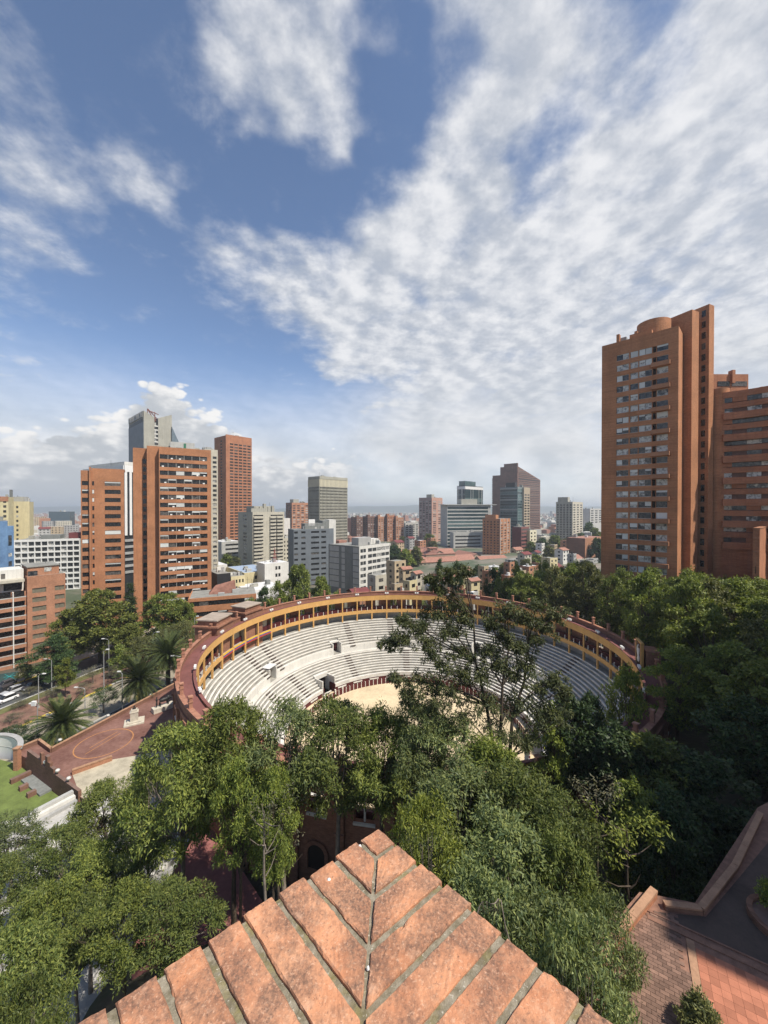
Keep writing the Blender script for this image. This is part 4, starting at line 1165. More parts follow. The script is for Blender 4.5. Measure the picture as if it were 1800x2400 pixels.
    def even(s, side, k, w_, a0=None, a1=None):
        L = s.W if side == 'R' else s.D
        a0 = .3 if a0 is None else a0; a1 = L - .3 if a1 is None else a1
        st_ = (a1 - a0) / k
        return [(a0 + st_ * i + st_ * (1 - w_) / 2, a0 + st_ * (i + 1) - st_ * (1 - w_) / 2) for i in range(k)]

RU = random.Random(77)
# ---- right-hand brick tower (three stepped shafts)
ZB = 4.0
tA = Bld('brick_tower', 'tall orange brick apartment tower with stepped shafts at the right', 1588, 1409, 1604, 88, 763, 45, ZB, BRICK_A, cat='tower', rec=.8)
H0 = tA.H
gr = [(tA.aL(b), tA.aL(a)) for a, b in ((1443.5, 1472), (1475.5, 1494), (1495.5, 1526), (1537, 1564))]
fhA = 2.62
z_top = tA.z(785, 0, 'L') - 1.2
hole = (tA.aL(1536), tA.aL(1527.5))
tA.facade('L', z_top, 21, fhA, 1.12, gr, pane_w=1.5, glass=GL_C, blinds=.34, pane_i=.2, holes=[hole])
for i in range(21):
    z1 = z_top - i * fhA
    for (p, q) in gr:
        tA.fb('frame', FRAME, 'L', p, q, z1 - fhA + 1.12, z1 - fhA + 1.22, .08, .195); tA.fb('frame', FRAME, 'L', p, q, z1 - .1, z1 - .02, .08, .195)
    tA.fb('recess_shade', M_DARK, 'L', hole[0] + .02, hole[1] - .02, z1 - fhA + 1.14, z1 - .01, .7, .78)  # dark sheet paints the shade at the back of the slot
    if i % 2 == 1:
        a0, a1 = tA.aL(1569.5), tA.aL(1526)
        tA.fb('balcony', BRICK_A, 'L', a0, a1, z1 - fhA + .12, z1 - fhA + 1.1, -1.1, -.004)
tA.blank('R', BRICK_A)
for i in range(21):
    tA.fb('corbel', BRICK_A, 'R', tA.W, tA.W + .35, z_top - i * fhA - 1.7, z_top - i * fhA - .5, .1, 2)
tA.roof()
aw = tA.D
tA.bx('roof_block', BRICK_A, .5, 4, aw * .33, aw * .62, H0 - .2, H0 + 1.1)
tA.bx('chimney', BRICK_A, .2, 1.4, tA.aL(1449), tA.aL(1442), H0 + .002, H0 + 2.0)
tA.bx('chimney', BRICK_A, .6, 2, tA.aL(1490), tA.aL(1483), H0 - .2, H0 + 1.7)
cyl = revolve('round_tank', [(3.5, -4), (3.5, 6.0), (3.25, 6.0), (3.25, 5.5), (0.01, 5.5)], 0, 0, seg=40)
link('round_tank', cyl, BRICK_A, tA.root, (5.2, aw * .36, zat(739, 91.5) - ZB - 6.0))
# shafts two and three, turned a little towards the viewer
RM_A = (Matrix.Translation((tA.xc, 88, ZB)) @ Matrix.Rotation(radians(45), 4, 'Z')).inverted()
def shaft(u, uR, d, vt, back, phi=25):
    ph = radians(phi); x = xat(u, d); k = (uR - 900) / F
    t_ = (k * d - x) / (cos(ph) - k * sin(ph))
    e1 = Vector((cos(ph), sin(ph))); e2 = Vector((-sin(ph), cos(ph))); c_ = Vector((x, d))
    pts = [c_, c_ + e1 * t_, c_ + e1 * t_ + e2 * back, c_ + e2 * back]
    q = poly_prism('shaft', [(p.x, p.y) for p in pts], ZB, zat(vt, d), BRICK_A, tA.root); q.matrix_parent_inverse = RM_A
    return c_, e1, e2
shaft(1619, 1635, 91, 725, 9)
c3, e31, e32 = shaft(1659, 1670.5, 92, 712, 9)
e = empty('window_column', (c3.x, c3.y, 0), radians(25)); e.parent = tA.root; e.matrix_parent_inverse = RM_A
for i in range(28):
    zz = zat(712, 92) - 2.6 - i * 2.62
    if zz > 8:
        ubox('window', GL_D, e, -.06, -.004, .7, 1.5, zz, zz + 1.5)
# a bird on the parapet
pb_ = at(1613, 704, 95)
bird = link('bird', blob_mesh('bird', [((0, 0, .2), (.34, .15, .15)), ((.3, 0, .38), (.12, .1, .11)), ((-.45, 0, .22), (.28, .08, .04)), ((.43, 0, .36), (.09, .03, .03)), ((.02, .05, .03), (.02, .02, .1)), ((.02, -.05, .03), (.02, .02, .1))]), BLACK_W)
fuse(bird, .03); tag(bird, 'dark bird perched on top of the right-hand brick tower', 'bird')
bird.parent = None
pq_ = c3 + e31 * .6 + e32 * 5.5
bird.location = (pq_.x, pq_.y, zat(712, 92))

# ---- curved brick tower at the right edge
o = empty('curved_brick_tower', (0, 0, ZB)); tag(o, 'curved brick apartment tower with balconies at the right edge', 'tower')
def curve_pts(n=14):
    P_ = []
    for k in range(n + 1):
        f_ = k / n
        u = 1692 + f_ * 160
        d = 92 - 6.4 * f_ - 2.0 * f_ * f_
        P_.append(Vector((xat(u, d), d)))
    return P_
cp = curve_pts()
def curve_band(name, m, z0, z1, out, inn, k0=0, k1=14):
    pts = cp[k0:k1 + 1]; v = []; f = []
    n = len(pts)
    for k, p in enumerate(pts):
        t_ = (pts[min(k + 1, n - 1)] - pts[max(k - 1, 0)]); t_.normalize(); nn = Vector((t_.y, -t_.x))   # towards the viewer
        for (off, z) in ((out, z0), (out, z1), (-inn, z1), (-inn, z0)):
            q = p + nn * off; v.append((q.x, q.y, z))
    for k in range(n - 1):
        for j in range(4):
            f.append((k * 4 + j, (k + 1) * 4 + j, (k + 1) * 4 + (j + 1) % 4, k * 4 + (j + 1) % 4))
    me = mesh_np(name, v, np.array(f).ravel(), 4)
    bm = bmesh.new(); bm.from_mesh(me); bm.verts.ensure_lookup_table()
    bm.faces.new([bm.verts[j] for j in range(4)]); bm.faces.new([bm.verts[(n - 1) * 4 + j] for j in (3, 2, 1, 0)])
    bmesh.ops.recalc_face_normals(bm, faces=bm.faces); bm.to_mesh(me); bm.free()
    return link(name, me, m, o)
ztopB = zat(920, 92) - ZB
curve_band('core', BRICK_C, 0, ztopB - .6, -.45, 9)
fh = 2.55
nfl = 14
for i in range(nfl):
    z1 = ztopB - 1.4 - i * fh * 1.0
    pair = i % 2
    curve_band('spandrel', BRICK_B, z1 - fh, z1 - fh + (1.45 if pair else 1.25), 0.0 if not pair else .75, .45)
    if pair: curve_band('ledge', BRICK_P, z1 - fh - .14, z1 - fh - .003, .85, .2)
    for (k0, k1) in ((0, 2), (2, 5), (5, 8), (8, 11), (11, 14)):
        if pair and k0 in (2, 8): continue
        if random.random() < .88:
            curve_band('window', GL_C, z1 - 1.1, z1 - .02, -.2, .4, k0, k1)
        else:
            curve_band('wall', BRICK_B, z1 - 1.1, z1 - .004, -.05, .4, k0, k1)
curve_band('parapet', BRICK_B, ztopB - 1.4 + .003, ztopB, .0, .45)
curve_band('wall', BRICK_B, -2, ztopB - 1.4 - nfl * fh - .003, 0, .45)
col = revolve('round_stair', [(2.05, 0), (2.05, zat(902, 90) - ZB), (1.8, zat(902, 90) - ZB), (1.8, zat(902, 90) - ZB - .5), (.01, zat(902, 90) - ZB - .5)], 0, 0, seg=36, smooth=False)
link('round_stair', col, BRICK_A, o, (xat(1682, 94), 94, 0))
hb = zat(877, 100) - ZB
for (u0, u1, vt, d0, nm) in ((1671, 1754, 876, 101, 'upper_block'), (1785, 1850, 905, 96, 'upper_block')):
    x0, x1 = xat(u0, d0), xat(u1, d0)
    ubox(nm, BRICK_B, o, x0, x1, d0 + .3, d0 + 8, 0, zat(vt, d0) - ZB)
    ubox('window', GL_D, o, x0 + 1.2, (x0 + x1) / 2 - .3, d0 + .2, d0 + .296, zat(vt, d0) - ZB - 3.2, zat(vt, d0) - ZB - 1.9)
    ubox('window', GL_D, o, (x0 + x1) / 2 + .3, x1 - .4, d0 + .2, d0 + .296, zat(vt, d0) - ZB - 3.2, zat(vt, d0) - ZB - 1.9)
ubox('chimney', BRICK_B, o, xat(1712, 101), xat(1719, 101), 100.7, 102, hb - 2, hb + 1.4)
lb = Bld('brick_block', 'plain low brick block in front of the curved tower at the right edge', 1781, 1767, 1860, 79, 1239, 40, ZB, BRICK_B)
lb.blank('R'); lb.blank('L'); lb.bx('coping', BRICK_P, -.1, lb.W, -.1, lb.D, lb.H + .002, lb.H + .15)
lb.fb('window', GL_D, 'L', .5, lb.D * .6, lb.z(1345), lb.z(1328), -.05, -.004); lb.fb('ledge', BRICK_P, 'L', .1, lb.D, lb.z(1262), lb.z(1260), -.25, -.004); lb.fb('ledge', BRICK_P, 'L', .1, lb.D, lb.z(1295), lb.z(1293), -.25, -.004)
# ---- the tower beside the viewer, out of the picture to the right; its shade falls on the grove
tC = empty('neighbour_tower', (35.0, 2.4, 8), radians(56)); tag(tC, 'brick tower beside the viewer, outside the frame to the right', 'tower')
hts = (54, 56, 60, 60, 55, 48)
for i, h_ in enumerate(hts):
    ubox('shaft', BRICK_A, tC, i * 8.8, i * 8.8 + 8.78, -14 + (i % 2) * .6, -.4 * (i % 2), 0, h_)
    for k in range(16):
        ubox('window', GL_D, tC, i * 8.8 + 1, i * 8.8 + 7.8, -.4 * (i % 2) + .004, -.4 * (i % 2) + .06, 4 + k * 2.9, 5.4 + k * 2.9)

# ---- left: brick tower with bare end pier
b5 = Bld('brick_tower', 'slim orange brick tower with recessed windows left of the wide brick tower', 189.5, 182, 291, 140, 1102, 27, wall=BRICK_A, cat='tower')
zt = b5.z(1127) + 0
f5 = 19.6 * 140 / F
sp = [(b5.aR(192), b5.aR(208)), (b5.aR(216), b5.aR(221)), (b5.aR(245.5), b5.aR(283))]
b5.facade('R', zt, 17, f5, f5 * .48, sp[:1] + sp[1:], glass=GL_D, blinds=.30)
b5.fb('fin', BRICK_A, 'R', b5.aR(210.5), b5.aR(214.5), 0, b5.H + 1.2, -.9, -.005)
b5.blank('L', BRICK_A)
b5.fb('wall', BRICK_A, 'R', b5.aR(215), b5.aR(291), b5.H - .02, b5.H + .9, .05, 3)
b5.roof()
# ---- left: wide brick tower, three planes
b7 = Bld('brick_tower', 'wide orange brick office tower with white blinds in its window bands', 373, 366, 495, 145, 1048, 31, wall=BRICK_A, cat='tower', Dp=22)
f7 = 18.75 * 147 / F
zt = b7.z(1064)
W7 = b7.W
sp = [(b7.aR(373.6) + .2, b7.aR(486))]
b7.facade('R', zt, 19, f7, f7 * .44, sp, glass=GL_D, blinds=.34, pane_w=(sp[0][1] - sp[0][0]) / 6)
for i in range(19):
    for k in range(1, 6):
        x_ = sp[0][0] + (sp[0][1] - sp[0][0]) * k / 6
        b7.bx('mullion', FRAME, x_ - .06, x_ + .06, .12, .3, zt - i * f7 - f7 * .56, zt - i * f7)
    if random.random() < .8:
        for k in range(6):
            if random.random() < .35:
                x_ = sp[0][0] + (sp[0][1] - sp[0][0]) * (k + random.uniform(.2, .6)) / 6
                b7.bx('air_conditioner', WHITE_CLEAN, x_, x_ + .7, .02, .2, zt - i * f7 - f7 * .56 + .03, zt - i * f7 - f7 * .56 + .5)
b7.blank('L', BRICK_A)
w1 = 3.9; w2 = 8.4
b7.bx('side_pier', BRICK_A, -w1, -.004, 2.4, 20, 0, b7.H + .6)
b7.bx('stair_block', BRICK_A, -w2, -w1 - .004, 5.4, 18, 0, b7.H - .1)
for i in range(19):
    zz = zt - i * f7 - f7 * .5
    b7.bx('window', GL_D, -w1 - 1.35, -w1 - .2, 5.34, 5.396, zz - f7 * .6, zz)
b7.roof()
b7.bx('parapet', BRICK_A, .0, W7, 0.03, .3, b7.H - .25, b7.H + .25)
for k, (a, h_) in enumerate(((.52, 1.5), (.58, 1.3), (.80, 1.0))):
    b7.bx('air_conditioner', WHITE_CLEAN, W7 * a, W7 * a + 1.0, .5, 1.4, b7.H - 3.0, b7.H - 1.7)
b7.bx('penthouse', CONC, -3, W7 * .82, 9, 18, b7.H - .2, b7.H + 2.0); b7.bx('plant_room', GREY_L, W7 * .22, W7 * .7, 6, 14, b7.H - .2, b7.H + 3.4)
b7.bx('plant_door', mat('door_green', (.05, .16, .10)), W7 * .48, W7 * .53, 5.95, 5.995, b7.H + .6, b7.H + 3.0)
tbm = TB(); tbm.tube([(W7 * .9, 8, b7.H), (W7 * .9, 8, b7.H + 4.5)], [.08, .04], 5); link('mast', tbm.mesh('mast'), METAL, b7.root)
# podium of the wide tower
pod = Bld('brick_podium', 'low brick annex with a long window band right of the wide brick tower', 440, 436, 600, 128, 1404, 22, wall=BRICK_A, Dp=14, zb=-8)
pod.facade('R', pod.z(1412), 2, 3.6, 2.0, [(.4, pod.W - 1.0)], glass=GL_D, blinds=.4, pane_w=3.0); pod.blank('L'); pod.roof()
v = [(0, 0, 0), (9, 0, 0), (9, 6, 0), (0, 6, 0), (2.2, 1, 3.0), (8.6, .4, 4.6)]
me = bpy.data.meshes.new('wedge_roof'); me.from_pydata(v, [], [(0, 1, 5, 4), (1, 2, 5), (2, 3, 4, 5), (3, 0, 4), (0, 3, 2, 1)]); me.update()
link('wedge_roof', me, ROOF_T, pod.root, (pod.W * .28, 5.0, pod.H - .1))
pod.bx('wall', BRICK_A, pod.W * .28, pod.W * .28 + 9, 5.2, 10.8, pod.H - .3, pod.H - .05)
# ---- striped white tower behind
b6 = Bld('striped_tower', 'white tower with black vertical stripes between the two brick towers', 292, 196, 316, 205, 1096, 60, wall=BLACK_W, Dp=46, cat='tower')
for side, L in (('R', b6.W), ('L', 46)):
    n = max(2, round(L / 2.1))
    for k in range(n):
        a = (b6.rec if side == 'L' else 0) + k * (L - .4) / n
        b6.fb('fin', WHITE_CLEAN, side, a, a + (L / n) * .48, b6.z(1255), b6.H - 2.2, -.3, b6.rec + .1)
    b6.fb('band', WHITE_CLEAN, side, 0 if side == 'R' else b6.rec, L, b6.H - 2.18, b6.H + 1.3, -.35, b6.rec + .1)
for i in range(6): b6.fb('band', GREY, 'R', 0, b6.W, b6.z(1270) - i * 3.4, b6.z(1270) - i * 3.4 + 1.3, -.2, .5)
b6.roof(); b6.bx('attic', WHITE, 1.5, 14, 3, 43, b6.H - .2, b6.H + 3.6)
# ---- concrete sign tower
b8 = Bld('concrete_tower', 'tall bare concrete tower with notched top and roof letters behind the brick towers', 338, 303, 404, 330, 962, 47, wall=CONC, cat='tower', top_in=1.0)
W8, D8, H8 = b8.W, b8.D, b8.H
nz = b8.z(1016)
def wedge(name, x0, x1, y0, y1, za, zb_, zlow, m, parent):
    v = [(x0, y0, zlow), (x1, y0, zlow), (x1, y1, zlow), (x0, y1, zlow), (x0, y0, za), (x1, y0, zb_), (x1, y1, zb_), (x0, y1, za)]
    return link(name, mesh_np(name, v, _BF.ravel(), 4), m, parent)
xm0, xm1 = b8.aR(363), b8.aR(372)
b8.root.children[0].hide_render = False
bpy.data.objects.remove(b8.root.children[0], do_unlink=True)
wedge('wing_wall', 0, xm0, 0, D8, H8, b8.z(978, xm0), 0, CONC, b8.root)
wedge('wing_wall', xm1, W8, .3, D8, b8.z(980, xm1), b8.z(972, W8), 0, CONC, b8.root)
b8.bx('window_slot', BLACK_W, xm0 + .002, xm1 - .002, .8, D8 - 1, 0, b8.z(988, xm0))
for i in range(14):
    zz = b8.z(990, xm0) - i * 3.45
    b8.bx('window', GL_C, xm0 + .3, xm0 + (xm1 - xm0) * .48, .6, .78, zz - 2.3, zz); b8.bx('window', GL_D, xm0 + (xm1 - xm0) * .55, xm1 - .3, .6, .78, zz - 2.3, zz)
    b8.bx('spandrel', WHITE, xm0 + .01, xm1 - .01, .5, .78, zz - 3.4, zz - 2.35)
b8.bx('wall', CONC_BLUE, -.3, -.004, .3, D8 - .3, 0, H8 - 9)  # darker skin puts the shade of the left face into its colour
b8.bx('roof_recess_shade', BLACK_W, -.32, -.306, 3, D8 - 3, H8 - 9.5, H8 - 6.3)  # flat black panel painted as the shade of a hollow
for k in range(11):
    y0_ = 1.5 + k * (D8 - 3) / 11
    hh = 5.0
    wl_ = (D8 - 3) / 11 * random.uniform(.55, .8)
    b8.bx('letter_block', GREY, -.9, -.5, y0_, y0_ + wl_, H8 - 5.6 + .2, H8 - .4)
    b8.bx('letter_gap', BLACK_W, -.94, -.902, y0_ + wl_ * .35, y0_ + wl_ * .65, H8 - 4.4 + random.uniform(-.4, 1), H8 - 2.4 + random.uniform(-.3, .9))
tbm = TB(); zc_ = b8.z(985, 6)
for (p, q) in (((4, 4, H8 - 5), (4, 4, H8 + 3)), ((4, 4, H8 + 3), (14, 6, H8 - 6)), ((4, 4, H8 + 3), (9, 4, H8 - 6)), ((4, 4, H8 - 4), (12, 6, H8 - 7)), ((10, 5, H8 - 7), (10, 5, H8 + 1.5)), ((7, 5, H8 + 1.2), (13, 5, H8 - .5)), ((10, 5, H8 - 4), (17, 8, H8 - 9))):
    tbm.tube([p, q], [.45, .3], 5)
link('crane', tbm.mesh('crane'), mat('rust_steel', (.20, .08, .06), var=.3), b8.root)
# glass wing behind the concrete tower
gw = Bld('glass_wing', 'sloped dark glass wing behind the concrete tower', 404, 400, 424, 345, 1000, 47, wall=GL_T, Dp=10, cat='building', body=False)
wedge('glass_slope', 0, gw.W, 0, 10, gw.H, gw.z(1046, gw.W), 0, mat('glass_blue', (.10, .15, .19), rough=.15, spec=.6), gw.root)
for k in range(6): gw.bx('mullion', GREY, k * gw.W / 6, k * gw.W / 6 + .15, -.06, -.004, 0, gw.H - (gw.H - gw.z(1046, gw.W)) * (k + .3) / 6)
# cream slab behind b7
b9 = Bld('cream_slab', 'narrow cream apartment slab peeking out behind the wide brick tower', 480, 470, 511, 190, 1052, 40, wall=BEIGE, Dp=12)
b9.facade('R', b9.z(1068), 26, 2.35, 1.1, [(b9.aR(499), b9.aR(508))], m=BEIGE, glass=GL); b9.roof()
# tall brick tower with many floors
b10 = Bld('brick_tower', 'very tall red brick tower with dense rows of small windows', 530, 503, 590.5, 345, 1020, 50, wall=BRICK_B, cat='tower')
f10 = 7.0 * 350 / F
sp = b10.even('R', 5, .78, b10.aR(538), b10.aR(589))
b10.facade('R', b10.z(1032) - 2, 46, f10, f10 * .48, sp, glass=GL_D)
b10.facade('L', b10.z(1030), 46, f10, f10 * .55, [(b10.aL(521), b10.aL(517))], glass=GL_D)
b10.bx('parapet', BRICK_B, .1, b10.W, .1, .6, b10.H + .003, b10.H + .9); b10.roof()
# beige balconied block
b11 = Bld('beige_block', 'beige apartment block with stacked balconies in front of the red brick tower', 592, 558, 666, 270, 1200, 44, wall=BEIGE, Dp=None)
f11 = 8.35 * 275 / F
b11.facade('R', b11.z(1207), 15, f11, f11 * .62, [(.6, b11.aR(617)), (b11.aR(634), b11.aR(663))], m=BEIGE, glass=GL_D, pane_w=5)
for i in range(15):
    for (p, q) in ((.6, b11.aR(614)), (b11.aR(632), b11.aR(645)), (b11.aR(648), b11.aR(663))):
        b11.bx('balcony', BEIGE, p, q, -1.2, -.005, b11.z(1207) - i * f11 - f11 + .05, b11.z(1207) - i * f11 - f11 + f11 * .5)
b11.facade('L', b11.z(1207), 15, f11, f11 * .4, [(b11.aL(578), b11.aL(570))], m=BEIGE, glass=GL_C)
b11.roof(); b11.bx('plant_room', CONC, 3, b11.W * .72, 4, 16, b11.H - .2, b11.H + 4.2); b11.bx('plant_room', CONC, 0, b11.W * .5, 2, 10, b11.H - .2, b11.H + 2.6)
for k in range(5): b11.bx('tank', CONC, 3.5 + k * 3.2, 5.3 + k * 3.2, 3, 5, b11.H - .1, b11.H + random.uniform(3, 6))
b11b = Bld('beige_annex', 'lower beige annex at the right of the balconied block', 662, 655, 686, 300, 1262, 44, wall=BEIGE, Dp=10)
b11b.facade('R', b11b.z(1268), 7, 3.2, 1.6, b11b.even('R', 3, .5), m=BEIGE, glass=GL_D); b11b.roof()
# small white low block
b12 = Bld('white_low_block', 'low white building with flat roof under the red brick tower', 519, 512, 562, 300, 1270, 44, wall=GREY_L, Dp=20)
b12.facade('R', b12.z(1276), 4, 3.4, 1.9, [(3, b12.W - .5)], m=GREY_L, glass=GL_D); b12.roof(ROOF_W)
# cream/yellow low buildings with blue roof
b13 = Bld('yellow_building', 'yellow and white low building with a pale blue roof behind the trees', 572, 560, 640, 185, 1343, 40, wall=CREAM, Dp=26, zb=-14)
b13.blank('L', CREAM); b13.facade('R', b13.z(1352), 3, 3.6, 1.9, b13.even('R', 3, .34, 4), m=CREAM, glass=GL_D); b13.roof(ROOF_B)
b13b = Bld('white_tower_block', 'white stair block with small windows beside the blue roof', 620, 612, 676, 182, 1322, 40, wall=WHITE, Dp=10, zb=-14)
b13b.facade('R', b13b.z(1330), 4, 3.5, 1.8, [(b13b.aR(645), b13b.aR(650)), (b13b.aR(652), b13b.aR(657))], m=WHITE, glass=GL_D); b13b.blank('L', WHITE); b13b.roof(ROOF_W)
tbm = TB()
for k in range(4):
    tbm.tube([(6 + (k % 2) * 1.2, 3 + (k // 2) * 1.2, b13b.H - .1), (6.6, 3.6, b13b.H + 7)], [.12, .06], 4)
for k in range(3): tbm.tube([(5.6, 3.6, b13b.H + 2 + 1.6 * k), (7.6, 3.6, b13b.H + 2 + 1.6 * k)], [.1, .1], 4)
link('antenna', tbm.mesh('antenna'), mat('antenna_red', (.35, .12, .10)), b13b.root)
b13c = Bld('black_shed', 'black-walled building with grey roof in front of the yellow building', 508, 497, 540, 165, 1346, 40, wall=BLACK_W, Dp=16, zb=-12); b13c.blank('R', BLACK_W); b13c.blank('L', BLACK_W); b13c.roof()
b13d = Bld('yellow_house', 'small pale yellow house with rows of windows right of the black building', 541, 536, 574, 168, 1352, 40, wall=CREAM, Dp=14, zb=-12)
b13d.facade('R', b13d.z(1360), 4, 3.0, 1.5, b13d.even('R', 4, .5), m=CREAM, glass=GL_D); b13d.roof()
wr = Bld('white_shed', 'low shed with bright white sheet roof behind the trees', 582, 575, 665, 160, 1385, 40, wall=WHITE_CLEAN, Dp=16, zb=-12); wr.roof(ROOF_W); wr.blank('R', WHITE_CLEAN)
wr2 = Bld('white_shed', 'long white roof strip beside the wide brick tower', 492, 485, 532, 200, 1326, 40, wall=WHITE, Dp=14, zb=-12); wr2.roof(ROOF_W); wr2.blank('R', WHITE)
# far brick small tower
b15 = Bld('brick_tower', 'distant orange brick apartment tower left of the ribbed concrete tower', 684, 670, 724, 560, 1178, 44, wall=BRICK_B, cat='tower')
b15.facade('R', b15.z(1184), 17, 3.4, 1.7, b15.even('R', 4, .6), m=BRICK_P, glass=GL_C); b15.facade('L', b15.z(1184), 17, 3.4, 1.7, b15.even('L', 2, .6), m=BRICK_C, glass=GL_D); b15.roof(); b15.bx('plant_room', CONC, 5, 14, 4, 14, b15.H - .2, b15.H + 5)  # left face in darker brick, its shade put into the colour
# ribbed concrete tower
b16 = Bld('concrete_tower', 'ribbed grey concrete office tower with a louvred top storey', 749, 723, 814, 425, 1117, 46, wall=CONC_D, cat='tower')
RIB = mat('concrete_rib', (.36, .35, .29), var=.15, scale=.1, streak=.4)
f16 = 7.2 * 430 / F
b16.facade('R', b16.z(1141), 24, f16, f16 * .50, [(.6, b16.W - .4)], m=RIB, glass=GL_D)
b16.facade('L', b16.z(1141), 24, f16, f16 * .62, [(1, b16.D - .4)], m=RIB, glass=GL)
for side, L, n in (('R', b16.W, 22), ('L', b16.D, 11)):
    for k in range(n):
        a = (b16.rec if side == 'L' else 0) + (L - .6) * k / (n - 1); b16.fb('rib', RIB, side, a, a + .5, 0, b16.z(1141) - .1, -.5, .1)
        b16.fb('louvre', mat('louvre_cream', (.58, .53, .38), var=.1), side, a, a + L / n * .55, b16.z(1140), b16.H - 2.5, -.25, -.005)
b16.fb('wall', RIB, 'R', -.1, b16.W, b16.H - 2.4, b16.H + .6, -.45, -.01); b16.fb('wall', RIB, 'L', .4, b16.D, b16.H - 2.4, b16.H + .6, -.45, -.01); b16.roof()
# blue-grey slab
b17 = Bld('grey_slab', 'blue-grey office slab with scattered window bands behind the white block', 688, 684, 782, 235, 1241, 30, wall=CONC_BLUE, Dp=12)
f17 = 12.6 * 240 / F
b17.facade('R', b17.z(1246), 13, f17, f17 * .62, [(.4, b17.aR(698)), (b17.aR(706), b17.aR(716)), (b17.aR(729), b17.aR(748)), (b17.aR(753), b17.aR(764))], m=CONC_BLUE, glass=GL_D); b17.blank('L', CONC_BLUE); b17.roof()
b17.bx('plant_room', CONC_D, 8, b17.W - 3, 3, 10, b17.H - .2, b17.H + 3.4); b17.bx('billboard', WHITE_CLEAN, b17.aR(727), b17.aR(742), 3, 3.4, b17.H + 2, b17.H + 6)
b17.bx('lift_core', WHITE, b17.W - 1.5, b17.W + 3.2, 4, 12, 0, b17.H + 5.5); b17.bx('lift_core', CONC_D, b17.W - 6, b17.W - 1.6, 4, 12, b17.H - .3, b17.H + 5.0)
# white/grey block in front
b18 = Bld('white_office_block', 'white and grey office block with a dark vertical strip on its side', 842, 770, 913, 200, 1281, 52, wall=WHITE, zb=-15, Dp=None)
f18 = 14.4 * 205 / F
b18.facade('R', b18.z(1288), 7, f18, f18 * .42, b18.even('R', 2, .9, .8, b18.aR(858)) + b18.even('R', 5, .9, b18.aR(862), b18.W - .3), m=WHITE, glass=GL)
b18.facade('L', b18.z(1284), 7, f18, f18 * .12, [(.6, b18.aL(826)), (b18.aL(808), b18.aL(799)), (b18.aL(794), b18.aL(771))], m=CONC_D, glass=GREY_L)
b18.fb('dark_strip', CONC_D, 'L', b18.aL(825), b18.aL(809), 2, b18.z(1284), -.08, -.005)
b18.roof(); b18.bx('plant_room', GREY, b18.W * .15, b18.W * .55, 4, 9, b18.H - .2, b18.H + 4); b18.bx('plant_room', WHITE, b18.W * .3, b18.W * .9, 6, 12, b18.H - .2, b18.H + 2.6)
for k in range(6): b18.bx('roof_unit', random.choice((GREY_L, WHITE, CONC_D)), b18.W * (.35 + .1 * k), b18.W * (.35 + .1 * k) + 1.3, 2 + random.random() * 3, 5, b18.H - .2, b18.H + random.uniform(.8, 3))
# brick cluster
for i, (uc, uL, uR, vt, m_, lb) in enumerate(((836, 822, 850, 1212, BRICK_C, 'shaded brown end block of the distant brick cluster'), (862, 850, 880, 1210, BRICK_C, 'second brown block of the distant brick cluster'), (886, 879, 905, 1211, BRICK_P, 'tallest orange block in the middle of the distant brick cluster'), (908, 902, 925, 1208, BRICK_B, 'orange block third from the right of the distant cluster'), (928, 924, 946, 1213, BRICK_P, 'rightmost orange block of the distant brick cluster'))):
    b = Bld('brick_block', lb, uc, uL, uR, 600 + 6 * i, vt, 46, wall=m_, group='distant brick cluster', cat='building')
    b.facade('R', b.z(vt + 5), 17, 3.0, 1.5, b.even('R', 3, .62), m=m_, glass=GL_C); b.facade('L', b.z(vt + 5), 17, 3.0, 1.5, b.even('L', 2, .6), m=BRICK_C, glass=GL_D); b.roof(); b.bx('plant_room', m_, 2, 7, 2, 6, b.H - .2, b.H + 2.5)  # left faces in brown brick carry their shade as colour
b20 = Bld('grey_block', 'low grey apartment block right of the distant brick cluster', 950, 945, 981, 640, 1226, 44, wall=GREY_L, Dp=12)
b20.facade('R', b20.z(1230), 8, 3.6, 1.8, b20.even('R', 4, .7), m=GREY_L, glass=GL_D); b20.roof()
b21 = Bld('pink_tower', 'distant pink and grey apartment tower left of the wide glass office', 1012, 982, 1037, 600, 1166, 46, wall=BRICK_P, cat='tower')
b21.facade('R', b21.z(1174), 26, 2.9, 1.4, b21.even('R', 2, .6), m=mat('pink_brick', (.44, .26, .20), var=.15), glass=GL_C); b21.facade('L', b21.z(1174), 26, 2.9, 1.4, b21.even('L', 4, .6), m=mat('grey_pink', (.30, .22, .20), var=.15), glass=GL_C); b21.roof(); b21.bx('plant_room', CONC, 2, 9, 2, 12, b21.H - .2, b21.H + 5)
# black and white glass tower
b22 = Bld('black_glass_tower', 'black glass tower with a white band near its top', 1090, 1071, 1132, 660, 1138, 44, wall=BLACK_W, cat='tower')
for side, L in (('R', b22.W), ('L', b22.D)):
    b22.fb('band', WHITE_CLEAN, side, 0 if side == 'R' else .4, L, b22.H - 6, b22.H - 1.2, -.5, .4)
    for i in range(11): b22.fb('window', GL_T, side, .4, L, b22.H - 6.6 - i * 3.6 - 3.1, b22.H - 6.6 - i * 3.6, .1, .3)
    for k in (.3, .42, .75, .9): b22.fb('fin', WHITE, side, L * k, L * k + .5, 0, b22.H - 6.1, -.4, .3)
b22.bx('upper_glass', GL_T, 1, b22.W * .6, 1, b22.D * .8, b22.H, zat(1127, 660) - b22.zb); b22.roof(BLACK_W)
